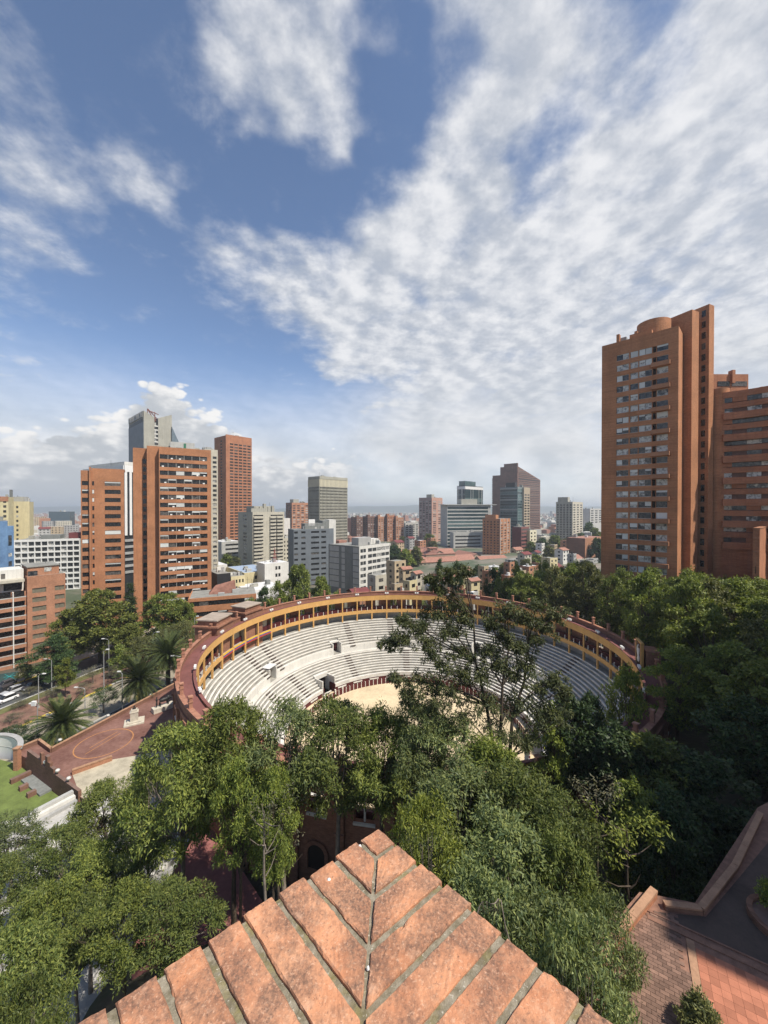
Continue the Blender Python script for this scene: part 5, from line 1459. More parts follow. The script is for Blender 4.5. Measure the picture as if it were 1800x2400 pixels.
# wide glass office
b23 = Bld('glass_office', 'wide silver office building with horizontal glass bands and overhanging roof', 1048, 1042, 1150, 520, 1183, 14, wall=GREY_L, Dp=24)
f23 = 8.3 * 520 / F
b23.facade('R', b23.z(1188), 14, f23, f23 * .35, [(.5, b23.W * .94)], m=GREY_L, glass=GL_T); b23.bx('roof_slab', GREY_L, -5, b23.W + 8, -2, 20, b23.H - .3, b23.H + .6); b23.bx('plant_room', CONC, b23.W * .35, b23.W * .72, 4, 16, b23.H + .61, b23.H + 8)
b23b = Bld('grey_annex', 'grey annex with dark slit windows in front of the silver office', 1063, 1058, 1133, 500, 1248, 14, wall=GREY_L, Dp=12)
b23b.facade('R', b23b.z(1256), 6, 4.6, 2.6, [(2.5, b23b.W - 4)], m=GREY_L, glass=GL_D); b23b.roof()
# brick tower middle right
b24 = Bld('brick_tower', 'mid-height orange brick apartment tower in front of the teal glass tower', 1172, 1131, 1196, 400, 1216, 50, wall=BRICK_A, cat='tower')
b24.facade('R', b24.z(1224), 13, 2.8, 1.4, b24.even('R', 3, .5), m=BRICK_A, glass=GL_C); b24.facade('L', b24.z(1222), 13, 2.8, 1.4, b24.even('L', 5, .45), m=BRICK_A, glass=GL_D); b24.roof(); b24.bx('plant_room', BRICK_A, 3, 10, 6, 18, b24.H - .2, b24.H + 4)
for k in (.0, .33, .66, .97): b24.fb('fin', WHITE, 'R', b24.W * k, b24.W * k + .5, 0, b24.H, -.4, -.005)
# teal glass tower
b25 = Bld('teal_glass_tower', 'dark teal glass tower with pale bands in front of the brown tower', 1213, 1172, 1224, 470, 1141, 48, wall=BLACK_W, cat='tower')
b25.facade('L', b25.z(1146), 24, 3.5, .7, [(.6, b25.D - .3)], m=mat('teal_panel', (.16, .20, .20)), glass=GL_T); b25.facade('R', b25.z(1146), 24, 3.5, .7, [(.3, b25.W - .3)], m=mat('teal_panel', (0, 0, 0)), glass=GL_T); b25.roof(); b25.bx('plant_room', BLACK_W, 2, 8, 4, 16, b25.H - .2, b25.H + 5.5)
for zz in (1146, 1172, 1196): b25.fb('band', GREY_L, 'L', .4, b25.D, b25.z(zz), b25.z(zz) + 1.0, -.2, -.005)
b25b = Bld('tan_tower', 'narrow tan tower with a grid of windows right of the teal glass tower', 1228, 1222, 1242, 480, 1142, 46, wall=BEIGE, Dp=10, cat='tower')
b25b.facade('R', b25b.z(1158), 22, 3.4, 1.5, b25b.even('R', 2, .7), m=mat('tan', (.36, .30, .22)), glass=GL_D); b25b.roof()
b25c = Bld('maroon_block', 'maroon banded block at the foot of the teal glass tower', 1222, 1219, 1240, 440, 1235, 40, wall=ROOF_M, Dp=12); b25c.facade('R', b25c.z(1240), 6, 4.2, 2.3, [(.4, b25c.W - .3)], m=mat('maroon_band', (.20, .08, .07)), glass=GL_D); b25c.roof()
b25d = Bld('cream_block', 'small cream block right of the maroon banded block', 1242, 1238, 1258, 445, 1243, 40, wall=CREAM, Dp=12); b25d.facade('R', b25d.z(1248), 5, 4.0, 2.0, b25d.even('R', 2, .4), m=mat('cream_pale', (.60, .57, .42)), glass=GL_D); b25d.roof()
# brown sloped tower
b26 = Bld('brown_tower', 'massive brown brick tower with a stepped sloping roofline', 1212, 1154, 1266, 620, 1085, 44, wall=BRICK_C, cat='tower', top_in=26)
W26, H26 = b26.W, b26.H
f26 = 3.0
xq = b26.aR(1214)
wedge('wing_wall', .0, W26, .0, 30, b26.z(1092), b26.z(1125, W26), 0, BRICK_C, b26.root)
b26.bx('shaft', BRICK_C, -b26.aL(1178) * .0 - .2, 2.0, -.6, b26.aL(1181), 0, H26)
b26.bx('shaft', BRICK_C, .2, 8, b26.aL(1181) + .01, b26.aL(1154), 0, b26.z(1115, b26.aL(1154), 'L'))
for i in range(44):
    zz = b26.z(1125, W26) - 2 - i * f26
    if zz > 4: b26.fb('window_band', GL_D, 'R', xq + 1.5, W26 - 2.5, zz - 1.3, zz, -.06, -.004)
    zz2 = b26.z(1117, 20, 'L') - 2 - i * f26
    if zz2 > 4 and i % 1 == 0: b26.fb('ledge', BRICK_C, 'L', b26.aL(1154) - 1.5, b26.aL(1154) + .8, zz2 - 1.5, zz2, -.5, .3)
zl, zh = b26.z(1125, W26), b26.z(1092)
for i in range(12):
    zz = zl - 1 + i * f26
    xe = W26 * (1 - (zz + 1.0 - zl) / (zh - zl)) - 1.5
    if xe > xq + 3: b26.fb('window_band', GL_D, 'R', xq + 1.5, min(xe, W26 - 2.5), zz - 1.3, zz, -.06, -.004)
# beige right
b27 = Bld('beige_tower', 'beige apartment tower left of the right-hand brick tower', 1342, 1303, 1366, 480, 1176, 48, wall=CONC, cat='tower')
b27.facade('R', b27.z(1182), 16, 3.1, 1.4, b27.even('R', 3, .55), m=BEIGE, glass=GL_D); b27.facade('L', b27.z(1182), 16, 3.1, 1.4, b27.even('L', 5, .5), m=CONC, glass=GL_D); b27.roof(); b27.bx('plant_room', CONC, 1, 9, 6, 18, b27.H - .2, b27.H + 6)
b28 = Bld('white_grid_block', 'small white apartment block beside the right-hand brick tower', 1383, 1376, 1420, 560, 1192, 44, wall=WHITE, Dp=12)
b28.facade('R', b28.z(1196), 6, 3.4, 1.6, b28.even('R', 4, .6), m=GREY_L, glass=GL_D); b28.roof()
b29 = Bld('brick_shed', 'small plain brick building left of the right-hand tower', 1372, 1364, 1412, 330, 1262, 40, wall=BRICK_OLD, Dp=16); b29.blank('R', BRICK_P); b29.blank('L', BRICK_OLD); b29.roof(ROOF_T)

# ---- far left
y1 = Bld('yellow_tower', 'pale yellow apartment tower with a central window strip at far left', 14, 8, 69, 255, 1175, 30, wall=CREAM, Dp=10, cat='tower')
y1.fb('wall', CREAM, 'R', 0, y1.W, 0, y1.H, 0, .35)
for i in range(11): y1.bx('window', GL_C, y1.aR(38), y1.aR(43), -.05, -.004, y1.H - 4.5 - i * 3.1, y1.H - 3.0 - i * 3.1)
y1.bx('plant_room', CONC, 2, y1.W * .8, 3, 9, y1.H - .2, y1.H + 3.2); y1.bx('sign_frame', CONC_D, 1, 1.2, 3, 9, y1.H, y1.H + 8); y1.roof()
y2 = Bld('yellow_tower', 'cream tower with orange top cut off by the left edge', -60, -70, 20, 235, 1163, 30, wall=CREAM, Dp=10, cat='tower')
y2.facade('R', y2.z(1172), 14, 3.1, 1.5, y2.even('R', 5, .5), m=CREAM, glass=GL_D); y2.roof(); y2.bx('band', BRICK_P, 0, y2.W, -.2, -.005, y2.H - 3, y2.H)
bl = Bld('blue_building', 'blue rendered building at the left edge', -40, -60, 17, 125, 1222, 44, wall=BLUE_W, Dp=14, zb=-8)
bl.blank('R', BLUE_W); bl.roof(GREY); bl.bx('side_wing', BLUE_W, bl.W + .01, bl.aR(32), .6, 5, 0, bl.z(1235))
for (v0, v1) in ((1255, 1279), (1297, 1305), (1316, 1327)): bl.bx('window', GL_C, bl.aR(19), bl.aR(27), .53, .595, bl.z(v1, bl.W), bl.z(v0, bl.W))
wg = Bld('white_grid_building', 'white building with a deep square window grid behind the slim brick tower', 32, 20, 186, 215, 1266, 24, wall=WHITE, Dp=18, rec=.9)
fw_ = 13.35 * 218 / F
spn = wg.even('R', 10, .86, .1, wg.W - .1)
wg.facade('R', wg.z(1271), 9, fw_, fw_ * .28, spn, m=WHITE_CLEAN, glass=GL); wg.roof(ROOF_G)
wg.bx('roof_hut', CONC_D, wg.W * .35, wg.W * .65, 4, 12, wg.H - .2, wg.H + 2.2); wg.bx('roof_hut', ROOF_M, wg.W * .78, wg.W * 1.1, 5, 12, wg.H - .2, wg.H + 3.2)
# brick flats with balconies
b4 = Bld('brick_flats', 'brick apartment block with paired balconies at the left edge', 62, 58, 152, 112, 1352, 50, wall=BRICK_P, Dp=14, zb=-6)
f4 = 21.6 * 113 / F
b4.facade('R', b4.z(1381), 8, f4, f4 * .46, [(b4.aR(74), b4.aR(107)), (b4.aR(127), b4.aR(150))], m=BRICK_P, glass=mat('window_olive', (.17, .155, .115), var=.3, scale=1.5, rough=.3, spec=.5), pane_w=1.5)
b4.blank('L', BRICK_P)
b4.bx('attic', BRICK_P, .3, b4.aR(140), 1.5, 12, b4.H - .2, b4.z(1332)); b4.bx('attic_roof', ROOF_G, .1, b4.aR(141), 1.2, 12.2, b4.z(1332) + .002, b4.z(1330))
for (u0, u1, v0, v1) in ((66, 89, 1341, 1352), (105, 122, 1335, 1345)): b4.bx('window', GL_C, b4.aR(u0), b4.aR(u1), 1.44, 1.496, b4.z(v1), b4.z(v0))
b4.bx('window', GL_D, b4.aR(100), b4.aR(133), 1.44, 1.496, b4.z(1368), b4.z(1355)); b4.roof()
x4 = b4.aR(-30)
b4.bx('balcony_wing', BRICK_P, x4, -.01, .9, 12, 0, b4.z(1386))
for i in range(9):
    z0 = b4.z(1384) - i * f4
    for (u0, u1) in ((-30, 27), (30, 59)):
        b4.bx('balcony', BRICK_P, b4.aR(u0), b4.aR(u1), -.6, .895, z0 - f4, z0 - f4 * .62)
        b4.bx('railing', GREY_L, b4.aR(u0), b4.aR(u1), -.62, -.605, z0 - f4 * .62 + .002, z0 - f4 * .52)
        b4.bx('window', GL_D, b4.aR(u0) + .2, b4.aR(u1) - .2, .8, .895, z0 - f4 * .62, z0)
    b4.bx('party_wall', WHITE, b4.aR(27) + .02, b4.aR(30) - .02, -.7, .89, z0 - f4, z0)
b4.bx('terrace_room', WHITE, b4.aR(-30), b4.aR(58), 3, 11, b4.z(1386) + .002, b4.z(1335)); b4.bx('terrace_slab', BEIGE, b4.aR(-30), b4.aR(56), -.3, 3, b4.z(1362), b4.z(1356))
b4.bx('window', GL, b4.aR(10), b4.aR(54), 2.9, 2.996, b4.z(1383), b4.z(1367)); b4.bx('window', GL_D, b4.aR(4), b4.aR(14), 2.9, 2.996, b4.z(1354), b4.z(1343))
# far dark office on the left horizon
fo = Bld('dark_office', 'distant dark glass office block on the left horizon', 114, 112, 163, 900, 1199, 20, wall=GL_T, Dp=30); fo.blank('R', mat('glass_far', (.06, .09, .11), rough=.3)); fo.roof()

# ---- museum with tiled roofs
def gable(root, x0, x1, y0, y1, ze, zr, wallm, roofm, axis='x', over=.5):
    ubox('wall', wallm, root, x0, x1, y0, y1, 0, ze)
    if axis == 'x':
        ym = (y0 + y1) / 2
        v = [(x0 - over, y0 - over, ze), (x1 + over, y0 - over, ze), (x1 + over, ym, zr), (x0 - over, ym, zr), (x0 - over, y1 + over, ze), (x1 + over, y1 + over, ze)]
        f = [(0, 1, 2, 3), (3, 2, 5, 4)]
        gv = [[(x0, y0, ze), (x0, y1, ze), (x0, ym, zr - .15)], [(x1, y0, ze), (x1, ym, zr - .15), (x1, y1, ze)]]
    else:
        xm = (x0 + x1) / 2
        v = [(x0 - over, y0 - over, ze), (x0 - over, y1 + over, ze), (xm, y1 + over, zr), (xm, y0 - over, zr), (x1 + over, y0 - over, ze), (x1 + over, y1 + over, ze)]
        f = [(0, 3, 2, 1), (3, 4, 5, 2)]
        gv = [[(x0, y0, ze), (xm, y0, zr - .15), (x1, y0, ze)], [(x0, y1, ze), (x1, y1, ze), (xm, y1, zr - .15)]]
    n0 = len(v); v = v + [(a, b, c_ - .18) for a, b, c_ in v]
    f2 = [tuple(i + n0 for i in q[::-1]) for q in f]
    me = bpy.data.meshes.new('roof'); me.from_pydata(v, [], f + f2); me.update(); link('roof', me, roofm, root)
    for g in gv:
        me = bpy.data.meshes.new('gable'); me.from_pydata(g, [], [(0, 1, 2)]); me.update(); link('gable', me, wallm, root)
ms = empty('museum', (xat(972, 335), 335, -14.5), radians(20)); tag(ms, 'long low stone building with cross-shaped red tiled roofs and white gables', 'museum')
SAND_W = mat('wall_sandstone', (.36, .29, .22), var=.2, scale=.3)
gable(ms, 0, 62, 0, 15, 7.0, 11.5, SAND_W, ROOF_T, 'x'); gable(ms, 24, 42, 15.6, 62, 9.5, 15.0, SAND_W, ROOF_T, 'y'); gable(ms, 4, 62, 38, 52, 9.0, 13.6, SAND_W, ROOF_T, 'x'); gable(ms, 62.6, 92, -10, 6, 6.0, 10.6, SAND_W, ROOF_T, 'x'); gable(ms, 60, 76, 7, 40, 7.4, 12.0, SAND_W, ROOF_T, 'y')
ubox('lantern', SAND_W, ms, 14, 44, 6.0, 9.0, 11.0, 12.8); ubox('lantern_roof', ROOF_T, ms, 13.4, 44.6, 5.5, 9.5, 12.802, 13.3)
ubox('lantern', SAND_W, ms, 29, 37, 28, 34, 13.5, 16.0); ubox('lantern_roof', ROOF_T, ms, 28, 38, 27, 35, 16.002, 16.6)
for k in range(16): ubox('window', GL_D, ms, 1.5 + k * 3.8, 3.2 + k * 3.8, -.06, -.004, 3.6, 5.8)
for k in range(7): ubox('window', GL_D, ms, 64 + k * 4, 65.5 + k * 4, -10.06, -10.004, 3, 5)
ubox('gable_trim', WHITE, ms, -.9, -.55, -.4, 15.4, 6.4, 7.1); ubox('gable_trim', WHITE, ms, 92.52, 92.8, -10.5, 6.5, 5.6, 6.2)
# ---- low houses between the ring and the museum
HM = [BEIGE, CREAM, WHITE, GREY_L, BRICK_P, GREY, mat('wall_tan', (.45, .36, .24), var=.2, scale=.4, streak=.5)]
HN = ['beige', 'cream', 'white', 'light grey', 'brick', 'grey', 'tan']
RM = [ROOF_G, ROOF_T, ROOF_W, ROOF_G, ROOF_M]
RN = ['flat grey', 'red tiled', 'white sheet', 'flat grey', 'maroon']
POSN = ['near the museum', 'just behind the bullring', 'among the low houses', 'left of the museum', 'right of the museum', 'behind the grove']
rh = random.Random(5)
seen = {}
def house(u, v_eave, d, wpx, k_w, k_r, ph=None, gab=False, where=None):
    x = xat(u, d); zb = gz(x, d) - .5
    ze = zat(v_eave, d) - zb
    if ze < 2.5: ze = 2.8 + rh.random()
    W_ = wpx * d / F; D_ = W_ * rh.uniform(.6, 1.0)
    o = empty('low_house', (x, d, zb), radians(ph if ph is not None else rh.choice((28, 34, 42, 48))))
    lb = '%s house with %s roof %s' % (HN[k_w], RN[k_r], where)
    tag(o, lb, 'house', 'low houses beyond the bullring')
    if gab: gable(o, 0, W_, 0, D_, ze, ze + W_ * .22, HM[k_w], RM[k_r], 'x')
    else:
        ubox('wall', HM[k_w], o, 0, W_, 0, D_, 0, ze); ubox('roof', RM[k_r], o, .25, W_ - .25, .25, D_ - .25, ze + .002, ze + .18)
        ubox('parapet', HM[k_w], o, 0, W_, 0, .22, ze + .003, ze + .5); ubox('parapet', HM[k_w], o, 0, .22, .24, D_, ze + .003, ze + .5)
        if rh.random() < .6: ubox('roof_tank', rh.choice((BLACK_W, WHITE, GREY_L)), o, W_ * .5, W_ * .5 + 1.1, D_ * .4, D_ * .4 + 1.1, ze + .18, ze + 1.5)
    nf = max(1, int(ze / 3.0))
    for i in range(nf):
        nw = max(1, int(W_ / 3.2))
        for j in range(nw): ubox('window', GL_D, o, (j + .3) * W_ / nw, (j + .7) * W_ / nw, -.05, -.004, ze - 2.2 - i * 3.0, ze - .9 - i * 3.0)
        ubox('window', GL_D, o, -.05, -.004, D_ * .35, D_ * .6, ze - 2.2 - i * 3.0, ze - .9 - i * 3.0)
    return o
house(925, 1318, 190, 36, 6, 0, 40, where='with a blank wall beside the white office block')
house(880, 1352, 150, 34, 0, 0, 40, where='stepping down behind the bullring roof')
house(1005, 1372, 135, 24, 2, 2, 20, True, where='with bright gable right behind the gallery')
house(830, 1392, 128, 40, 4, 4, 30, True, where='with maroon gable behind the far gallery')
house(893, 1392, 132, 18, 4, 4, 30, True, where='small and maroon-roofed right of the larger maroon one')
house(1015, 1352, 160, 24, 4, 1, 30, True, where='behind the bright white gable')
house(1135, 1330, 190, 18, 6, 0, 40, where='narrow and tall below the museum')
house(1150, 1342, 175, 26, 4, 1, 35, where='next to the narrow tan one')
for (u, v, d, wp) in ((945, 1335, 175, 26), (975, 1345, 160, 24), (960, 1365, 145, 30), (925, 1372, 140, 24), (1060, 1352, 170, 26), (1085, 1345, 185, 24), (1105, 1362, 160, 26), (1070, 1378, 145, 28), (1110, 1392, 138, 24), (1040, 1392, 140, 18), (940, 1392, 132, 22), (975, 1395, 130, 20),
                      (1165, 1372, 150, 24), (1190, 1352, 175, 22), (1215, 1340, 200, 26), (1240, 1330, 220, 24), (1195, 1320, 240, 22), (700, 1290, 320, 18), (1230, 1300, 280, 26), (1260, 1296, 300, 22), (1290, 1310, 270, 26), (1320, 1290, 310, 24), (1345, 1300, 290, 22), (1300, 1278, 350, 20), (1330, 1268, 390, 20), (1270, 1275, 380, 20),
                      (880, 1282, 340, 20), (900, 1276, 380, 24), (930, 1272, 400, 24), (960, 1262, 450, 18), (985, 1268, 430, 20), (860, 1290, 320, 18), (1010, 1262, 470, 16), (1275, 1255, 480, 18), (1300, 1250, 520, 18), (1360, 1280, 350, 20),
                      (530, 1300, 300, 14), (680, 1312, 260, 12), (110, 1235, 520, 26), (90, 1240, 480, 20), (150, 1232, 560, 26), (130, 1222, 700, 30), (160, 1250, 420, 20), (100, 1222, 740, 24), (80, 1212, 900, 22)):
    kw, kr = rh.randrange(7), rh.randrange(5)
    where = 'near the museum' if 900 < u < 1200 and d > 220 else 'in the jumble behind the bullring' if 900 < u < 1200 else 'beyond the grove on the right' if u >= 1200 else 'far off on the left' if u < 200 else 'between the distant towers'
    house(u, v, d, wp, kw, kr, None, kr in (1, 4) and rh.random() < .7, where)

for k in range(46):
    u = rh.uniform(1030, 1400); d = rh.uniform(210, 430)
    if u < 1210 and d > 285: continue
    v_ = 1192 + (40 + 14 - rh.uniform(4, 9)) / d * F
    kw, kr = rh.randrange(7), rh.randrange(5)
    house(u, v_, d, rh.uniform(8, 15) * F / d, kw, kr, None, kr in (1, 4) and rh.random() < .7, 'below the museum' if u < 1210 else 'on the slope beyond the grove')
# ---- the rest of the city, too far to tell apart
rc = np.random.default_rng(21)
bl_ = []
cityv = []; cityf = []; citym = []
nB = 0
for k in range(6500):
    d = 420 * (1 + rc.random() ** 1.5 * 7.5)
    k_ = rc.uniform(-1.05, 1.05); x = k_ * d
    uu = 900 + k_ * F
    if d < 620 and (820 < uu < 1260): continue
    hgt = rc.choice([6, 8, 10, 13, 18], p=[.35, .3, .2, .1, .05]) * (1 + (rc.random() < .06) * rc.uniform(.6, 1.8))
    w0 = rc.uniform(8, 26); w1_ = rc.uniform(8, 20); a = radians(rc.choice([28, 40, 46, 50]))
    cc, ss = cos(a), sin(a)
    lo = -15.0
    vs = [(x + cc * px * w0 - ss * py * w1_, d + ss * px * w0 + cc * py * w1_, lo + pz * (hgt + 1)) for px, py, pz in _BV]
    cityv += vs; cityf += [[i + nB * 8 for i in q] for q in _BF.tolist()]; citym += [rc.integers(0, 6)] * 6; nB += 1
me = mesh_np('far_city', cityv, np.array(cityf).ravel(), 4, citym)
for m_ in (BEIGE, WHITE, BRICK_P, GREY_L, ROOF_T, GREY): me.materials.append(m_)
tag(link('far_city', me), 'pale low city reaching to the horizon', 'city', kind='stuff')

# ================================================================== TREES
def leaf_mesh(name, centers, radii, per, L, Wd, seed, droop=.35, up=.35, flat=.8, m=None, tri=False):
    """diamond leaves scattered through clumps; every clump is denser towards its upper outside"""
    r = np.random.default_rng(seed)
    centers = np.asarray(centers, float); radii = np.asarray(radii, float)
    n = len(centers) * per
    ci = np.repeat(np.arange(len(centers)), per)
    dirs = r.normal(size=(n, 3)); dirs[:, 2] += up; dirs /= np.linalg.norm(dirs, axis=1)[:, None]
    rad = radii[ci] * (r.random(n) ** .45)
    off = dirs * rad[:, None]; off[:, 2] *= flat
    p = centers[ci] + off
    # leaf axis: outward, drooping
    ax = dirs * .7 + r.normal(size=(n, 3)) * .55; ax[:, 2] -= droop; ax /= np.linalg.norm(ax, axis=1)[:, None]
    ref = r.normal(size=(n, 3)); sd_ = np.cross(ax, ref); sd_ /= (np.linalg.norm(sd_, axis=1)[:, None] + 1e-9)
    # turn blades so that they tend to face up/outward
    nrm = np.cross(sd_, ax); want = dirs * .5 + np.array([0, 0, .9]); 
    k = (r.random(n) < .6)[:, None]
    s2 = np.cross(ax, want); s2 /= (np.linalg.norm(s2, axis=1)[:, None] + 1e-9)
    s2 = s2 + r.normal(size=(n, 3)) * .25; s2 -= ax * (s2 * ax).sum(1)[:, None]; s2 /= (np.linalg.norm(s2, axis=1)[:, None] + 1e-9)
    sd_ = np.where(k, s2, sd_)
    ln = (L * r.uniform(.65, 1.25, n))[:, None]; wd = (Wd * r.uniform(.7, 1.2, n))[:, None]
    v = np.empty((n, 4, 3)); v[:, 0] = p; v[:, 1] = p + ax * ln * .45 + sd_ * wd * .5; v[:, 2] = p + ax * ln; v[:, 3] = p + ax * ln * .45 - sd_ * wd * .5
    me = mesh_np(name, v.reshape(-1, 3), np.arange(n * 4), 4)
    if m: me.materials.append(m)
    return me
def crown_points(n, R, h0, h1, seed, shape='round', inner=.5, big=None):
    """clump centres inside an uneven crown; unit: R radius, heights h0..h1"""
    r = np.random.default_rng(seed); pts = []
    lob = [(r.uniform(0, 2 * pi), r.uniform(.15, .95), r.uniform(.5, 1.0)) for _ in range(9)]
    tries = 0
    while len(pts) < n and tries < n * 60:
        tries += 1
        a = r.uniform(0, 2 * pi); f = r.random()
        if shape == 'round': prof = sqrt(max(0, 1 - ((f - .42) / .60) ** 2))
        elif shape == 'tall': prof = sqrt(max(0, 1 - ((f - .45) / .57) ** 2)) * (.75 + .25 * sin(f * 9))
        elif shape == 'cone': prof = (1 - f) ** .8 + .04
        elif shape == 'flat': prof = sqrt(max(0, 1 - ((f - .3) / .72) ** 2))
        k = .58 + .46 * sum(s_ * max(0, cos(a - la_)) ** 3 * max(0, 1 - abs(f - lf) * 2.2) for la_, lf, s_ in lob)
        q = (inner + (1 - inner) * r.random() ** .6)
        rr = R * prof * k * q
        p = (rr * cos(a), rr * sin(a), h0 + (h1 - h0) * f)
        if all((p[0] - o_[0]) ** 2 + (p[1] - o_[1]) ** 2 + (p[2] - o_[2]) ** 2 > (R * .16) ** 2 for o_ in pts[-60:]): pts.append(p)
    return np.array(pts)
def limbs(name, pts, hbase, r0, seed, lean=0.0, nmax=26, sides=7, m=BARK, fork=.45):
    """trunk and limbs reaching from the trunk to a share of the clumps"""
    r = random.Random(seed); tb = TB()
    top = max(p[2] for p in pts) * .82
    tr = [(0, 0, -.6), (r.uniform(-.1, .1), r.uniform(-.1, .1), hbase * .4), (lean * .4 + r.uniform(-.25, .25), r.uniform(-.25, .25), hbase), (lean + r.uniform(-.5, .5), r.uniform(-.5, .5), (hbase + top) / 2), (lean * 1.3 + r.uniform(-.7, .7), r.uniform(-.7, .7), top)]
    rad = [r0 * 1.35, r0, r0 * .82, r0 * .5, r0 * .16]
    tb.tube(tr, rad, sides + 1)
    idx = list(range(len(pts))); r.shuffle(idx)
    for i in idx[:nmax]:
        p = pts[i]
        f = min(.95, max(.05, r.uniform(.15, .75) * (p[2] / top)))
        hz = hbase * .75 + (top - hbase * .75) * f * .75
        hz = min(hz, p[2] - .3)
        # point on the trunk
        for a, b in zip(tr[:-1], tr[1:]):
            if a[2] <= hz <= b[2]:
                t_ = (hz - a[2]) / max(.01, b[2] - a[2]); s0 = [a[k] + (b[k] - a[k]) * t_ for k in range(3)]; break
        else: s0 = list(tr[2])
        mid = [(s0[k] + p[k]) / 2 + r.uniform(-.35, .35) for k in range(3)]; mid[2] += .25
        rr = r0 * r.uniform(.22, .4)
        tb.tube([s0, mid, (p[0], p[1], p[2])], [rr, rr * .6, rr * .18], 5)
        for _ in range(2):
            q = [p[k] + r.uniform(-.7, .7) for k in range(3)]
            tb.tube([mid, [(mid[k] + q[k]) / 2 + r.uniform(-.2, .2) for k in range(3)], q], [rr * .4, rr * .25, rr * .08], 4)
    me = tb.mesh(name); me.materials.append(m)
    return me
LF_DEEP = leaf_mat('leaf_deep', (0.091, 0.131, 0.030), (0.210, 0.254, 0.055))
LF_MID = leaf_mat('leaf_mid', (0.090, 0.128, 0.028), (0.213, 0.251, 0.065))
LF_GREYG = leaf_mat('leaf_grey_green', (0.085, 0.122, 0.046), (0.197, 0.235, 0.094))
LF_YEL = leaf_mat('leaf_yellowish', (0.090, 0.114, 0.025), (0.176, 0.195, 0.049))
LF_OLIVE = leaf_mat('leaf_olive', (0.092, 0.109, 0.039), (0.178, 0.184, 0.075), rnd=.2)
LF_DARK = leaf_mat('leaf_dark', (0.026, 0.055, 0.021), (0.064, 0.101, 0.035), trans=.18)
LF_EUC = leaf_mat('leaf_eucalypt', (0.04, 0.055, 0.022), (0.095, 0.108, 0.045), trans=.2)
LF_BARE = leaf_mat('leaf_sparse', (0.096, 0.102, 0.060), (0.156, 0.150, 0.096))
LF_PALM = leaf_mat('leaf_palm', (0.039, 0.058, 0.022), (0.083, 0.107, 0.035), trans=.15)
LF_PALMY = leaf_mat('leaf_palm_old', (0.176, 0.165, 0.033), (0.264, 0.220, 0.066), trans=.15)
LF_NEAR = leaf_mat('leaf_near_glossy', (0.071, 0.106, 0.026), (0.177, 0.212, 0.062))
LF_NEARY = leaf_mat('leaf_near_yellow', (0.099, 0.129, 0.020), (0.196, 0.226, 0.049))
KIND = {}
def kind(name, n, R, h0, H, per, cl, L, Wd, mats, seed, shape='round', inner=.5, trunk=.22, droop=.35, bark=BARK, up=.35, flat=.8, nl=26, fork=.45, sub=7):
    """unit tree of height H, crown radius R; each main clump breaks into sub-clumps"""
    r = np.random.default_rng(seed)
    base = crown_points(n, R - cl, h0, H - cl * .6, seed, shape, inner)
    cen = []; rad = []
    for p in base:
        s_ = r.uniform(.7, 1.25)
        for _ in range(sub):
            o_ = r.normal(size=3); o_ /= np.linalg.norm(o_); o_[2] = abs(o_[2]) * .8 - .25
            cen.append(p + o_ * cl * s_ * r.uniform(.35, .95)); rad.append(cl * s_ * r.uniform(.32, .55))
    meshes = [leaf_mesh(name + '_crown', cen, rad, per, L, Wd, seed + 1, droop, up, flat, mm) for mm in mats[:1]]
    for mm in mats[1:]:
        c_ = meshes[0].copy(); c_.materials.clear(); c_.materials.append(mm); meshes.append(c_)
    KIND[name] = (limbs(name + '_trunk', base, h0 * .9, trunk, seed + 2, nmax=nl, m=bark), meshes, H, R)
# near broadleaf trees (lance-shaped leaves), three forms
kind('nearA', 52, 5.2, 7.4, 15, 44, 1.15, .32, .10, [LF_NEAR, LF_MID, LF_GREYG], 31, 'round', .35, .20, .45, sub=8, bark=BARK_P)
kind('nearB', 46, 4.6, 7.0, 15, 44, 1.05, .30, .09, [LF_NEAR, LF_GREYG, LF_NEARY], 47, 'round', .35, .18, .45, sub=8, bark=BARK_P)
kind('nearC', 48, 5.4, 8.0, 15, 42, 1.15, .34, .10, [LF_MID, LF_NEAR, LF_DEEP], 59, 'flat', .4, .2, .4, sub=8, bark=BARK)
# grove trees
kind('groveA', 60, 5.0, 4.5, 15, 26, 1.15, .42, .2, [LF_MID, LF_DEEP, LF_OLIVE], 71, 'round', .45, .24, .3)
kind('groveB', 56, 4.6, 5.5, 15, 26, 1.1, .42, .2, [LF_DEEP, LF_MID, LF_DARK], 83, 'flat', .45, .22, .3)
# boulevard big trees
kind('broad', 90, 6.2, 3.5, 15, 26, 1.2, .5, .25, [LF_YEL, LF_MID, LF_OLIVE], 97, 'round', .5, .3, .25)
kind('feathery', 40, 4.2, 3.6, 8, 22, .9, .3, .09, [LF_OLIVE, LF_BARE, LF_DARK], 101, 'flat', .4, .13, .3)
kind('bare', 26, 2.6, 2.6, 6.5, 8, .8, .22, .08, [LF_BARE], 107, 'flat', .3, .1, .2, nl=26, bark=BARK_P)
kind('small', 34, 2.4, 1.8, 6, 30, .7, .3, .14, [LF_MID, LF_NEARY, LF_OLIVE], 113, 'round', .4, .1, .3)
kind('cedar', 90, 5.0, 1.5, 14, 26, .95, .4, .12, [LF_DARK], 127, 'cone', .45, .3, .55, flat=.45)
kind('pine', 70, 2.8, 1.2, 16, 24, .75, .36, .09, [LF_DARK], 131, 'cone', .4, .22, .6)
kind('far', 30, 4.4, 3.0, 12, 22, 1.3, .8, .5, [LF_DARK, LF_DEEP, LF_OLIVE], 139, 'round', .5, .25, .2, nl=8)
kind('shrub', 26, 1.2, .3, 1.6, 30, .4, .16, .07, [LF_DEEP, LF_OLIVE], 149, 'round', .3, .05, .2, nl=8)
rt = random.Random(99)
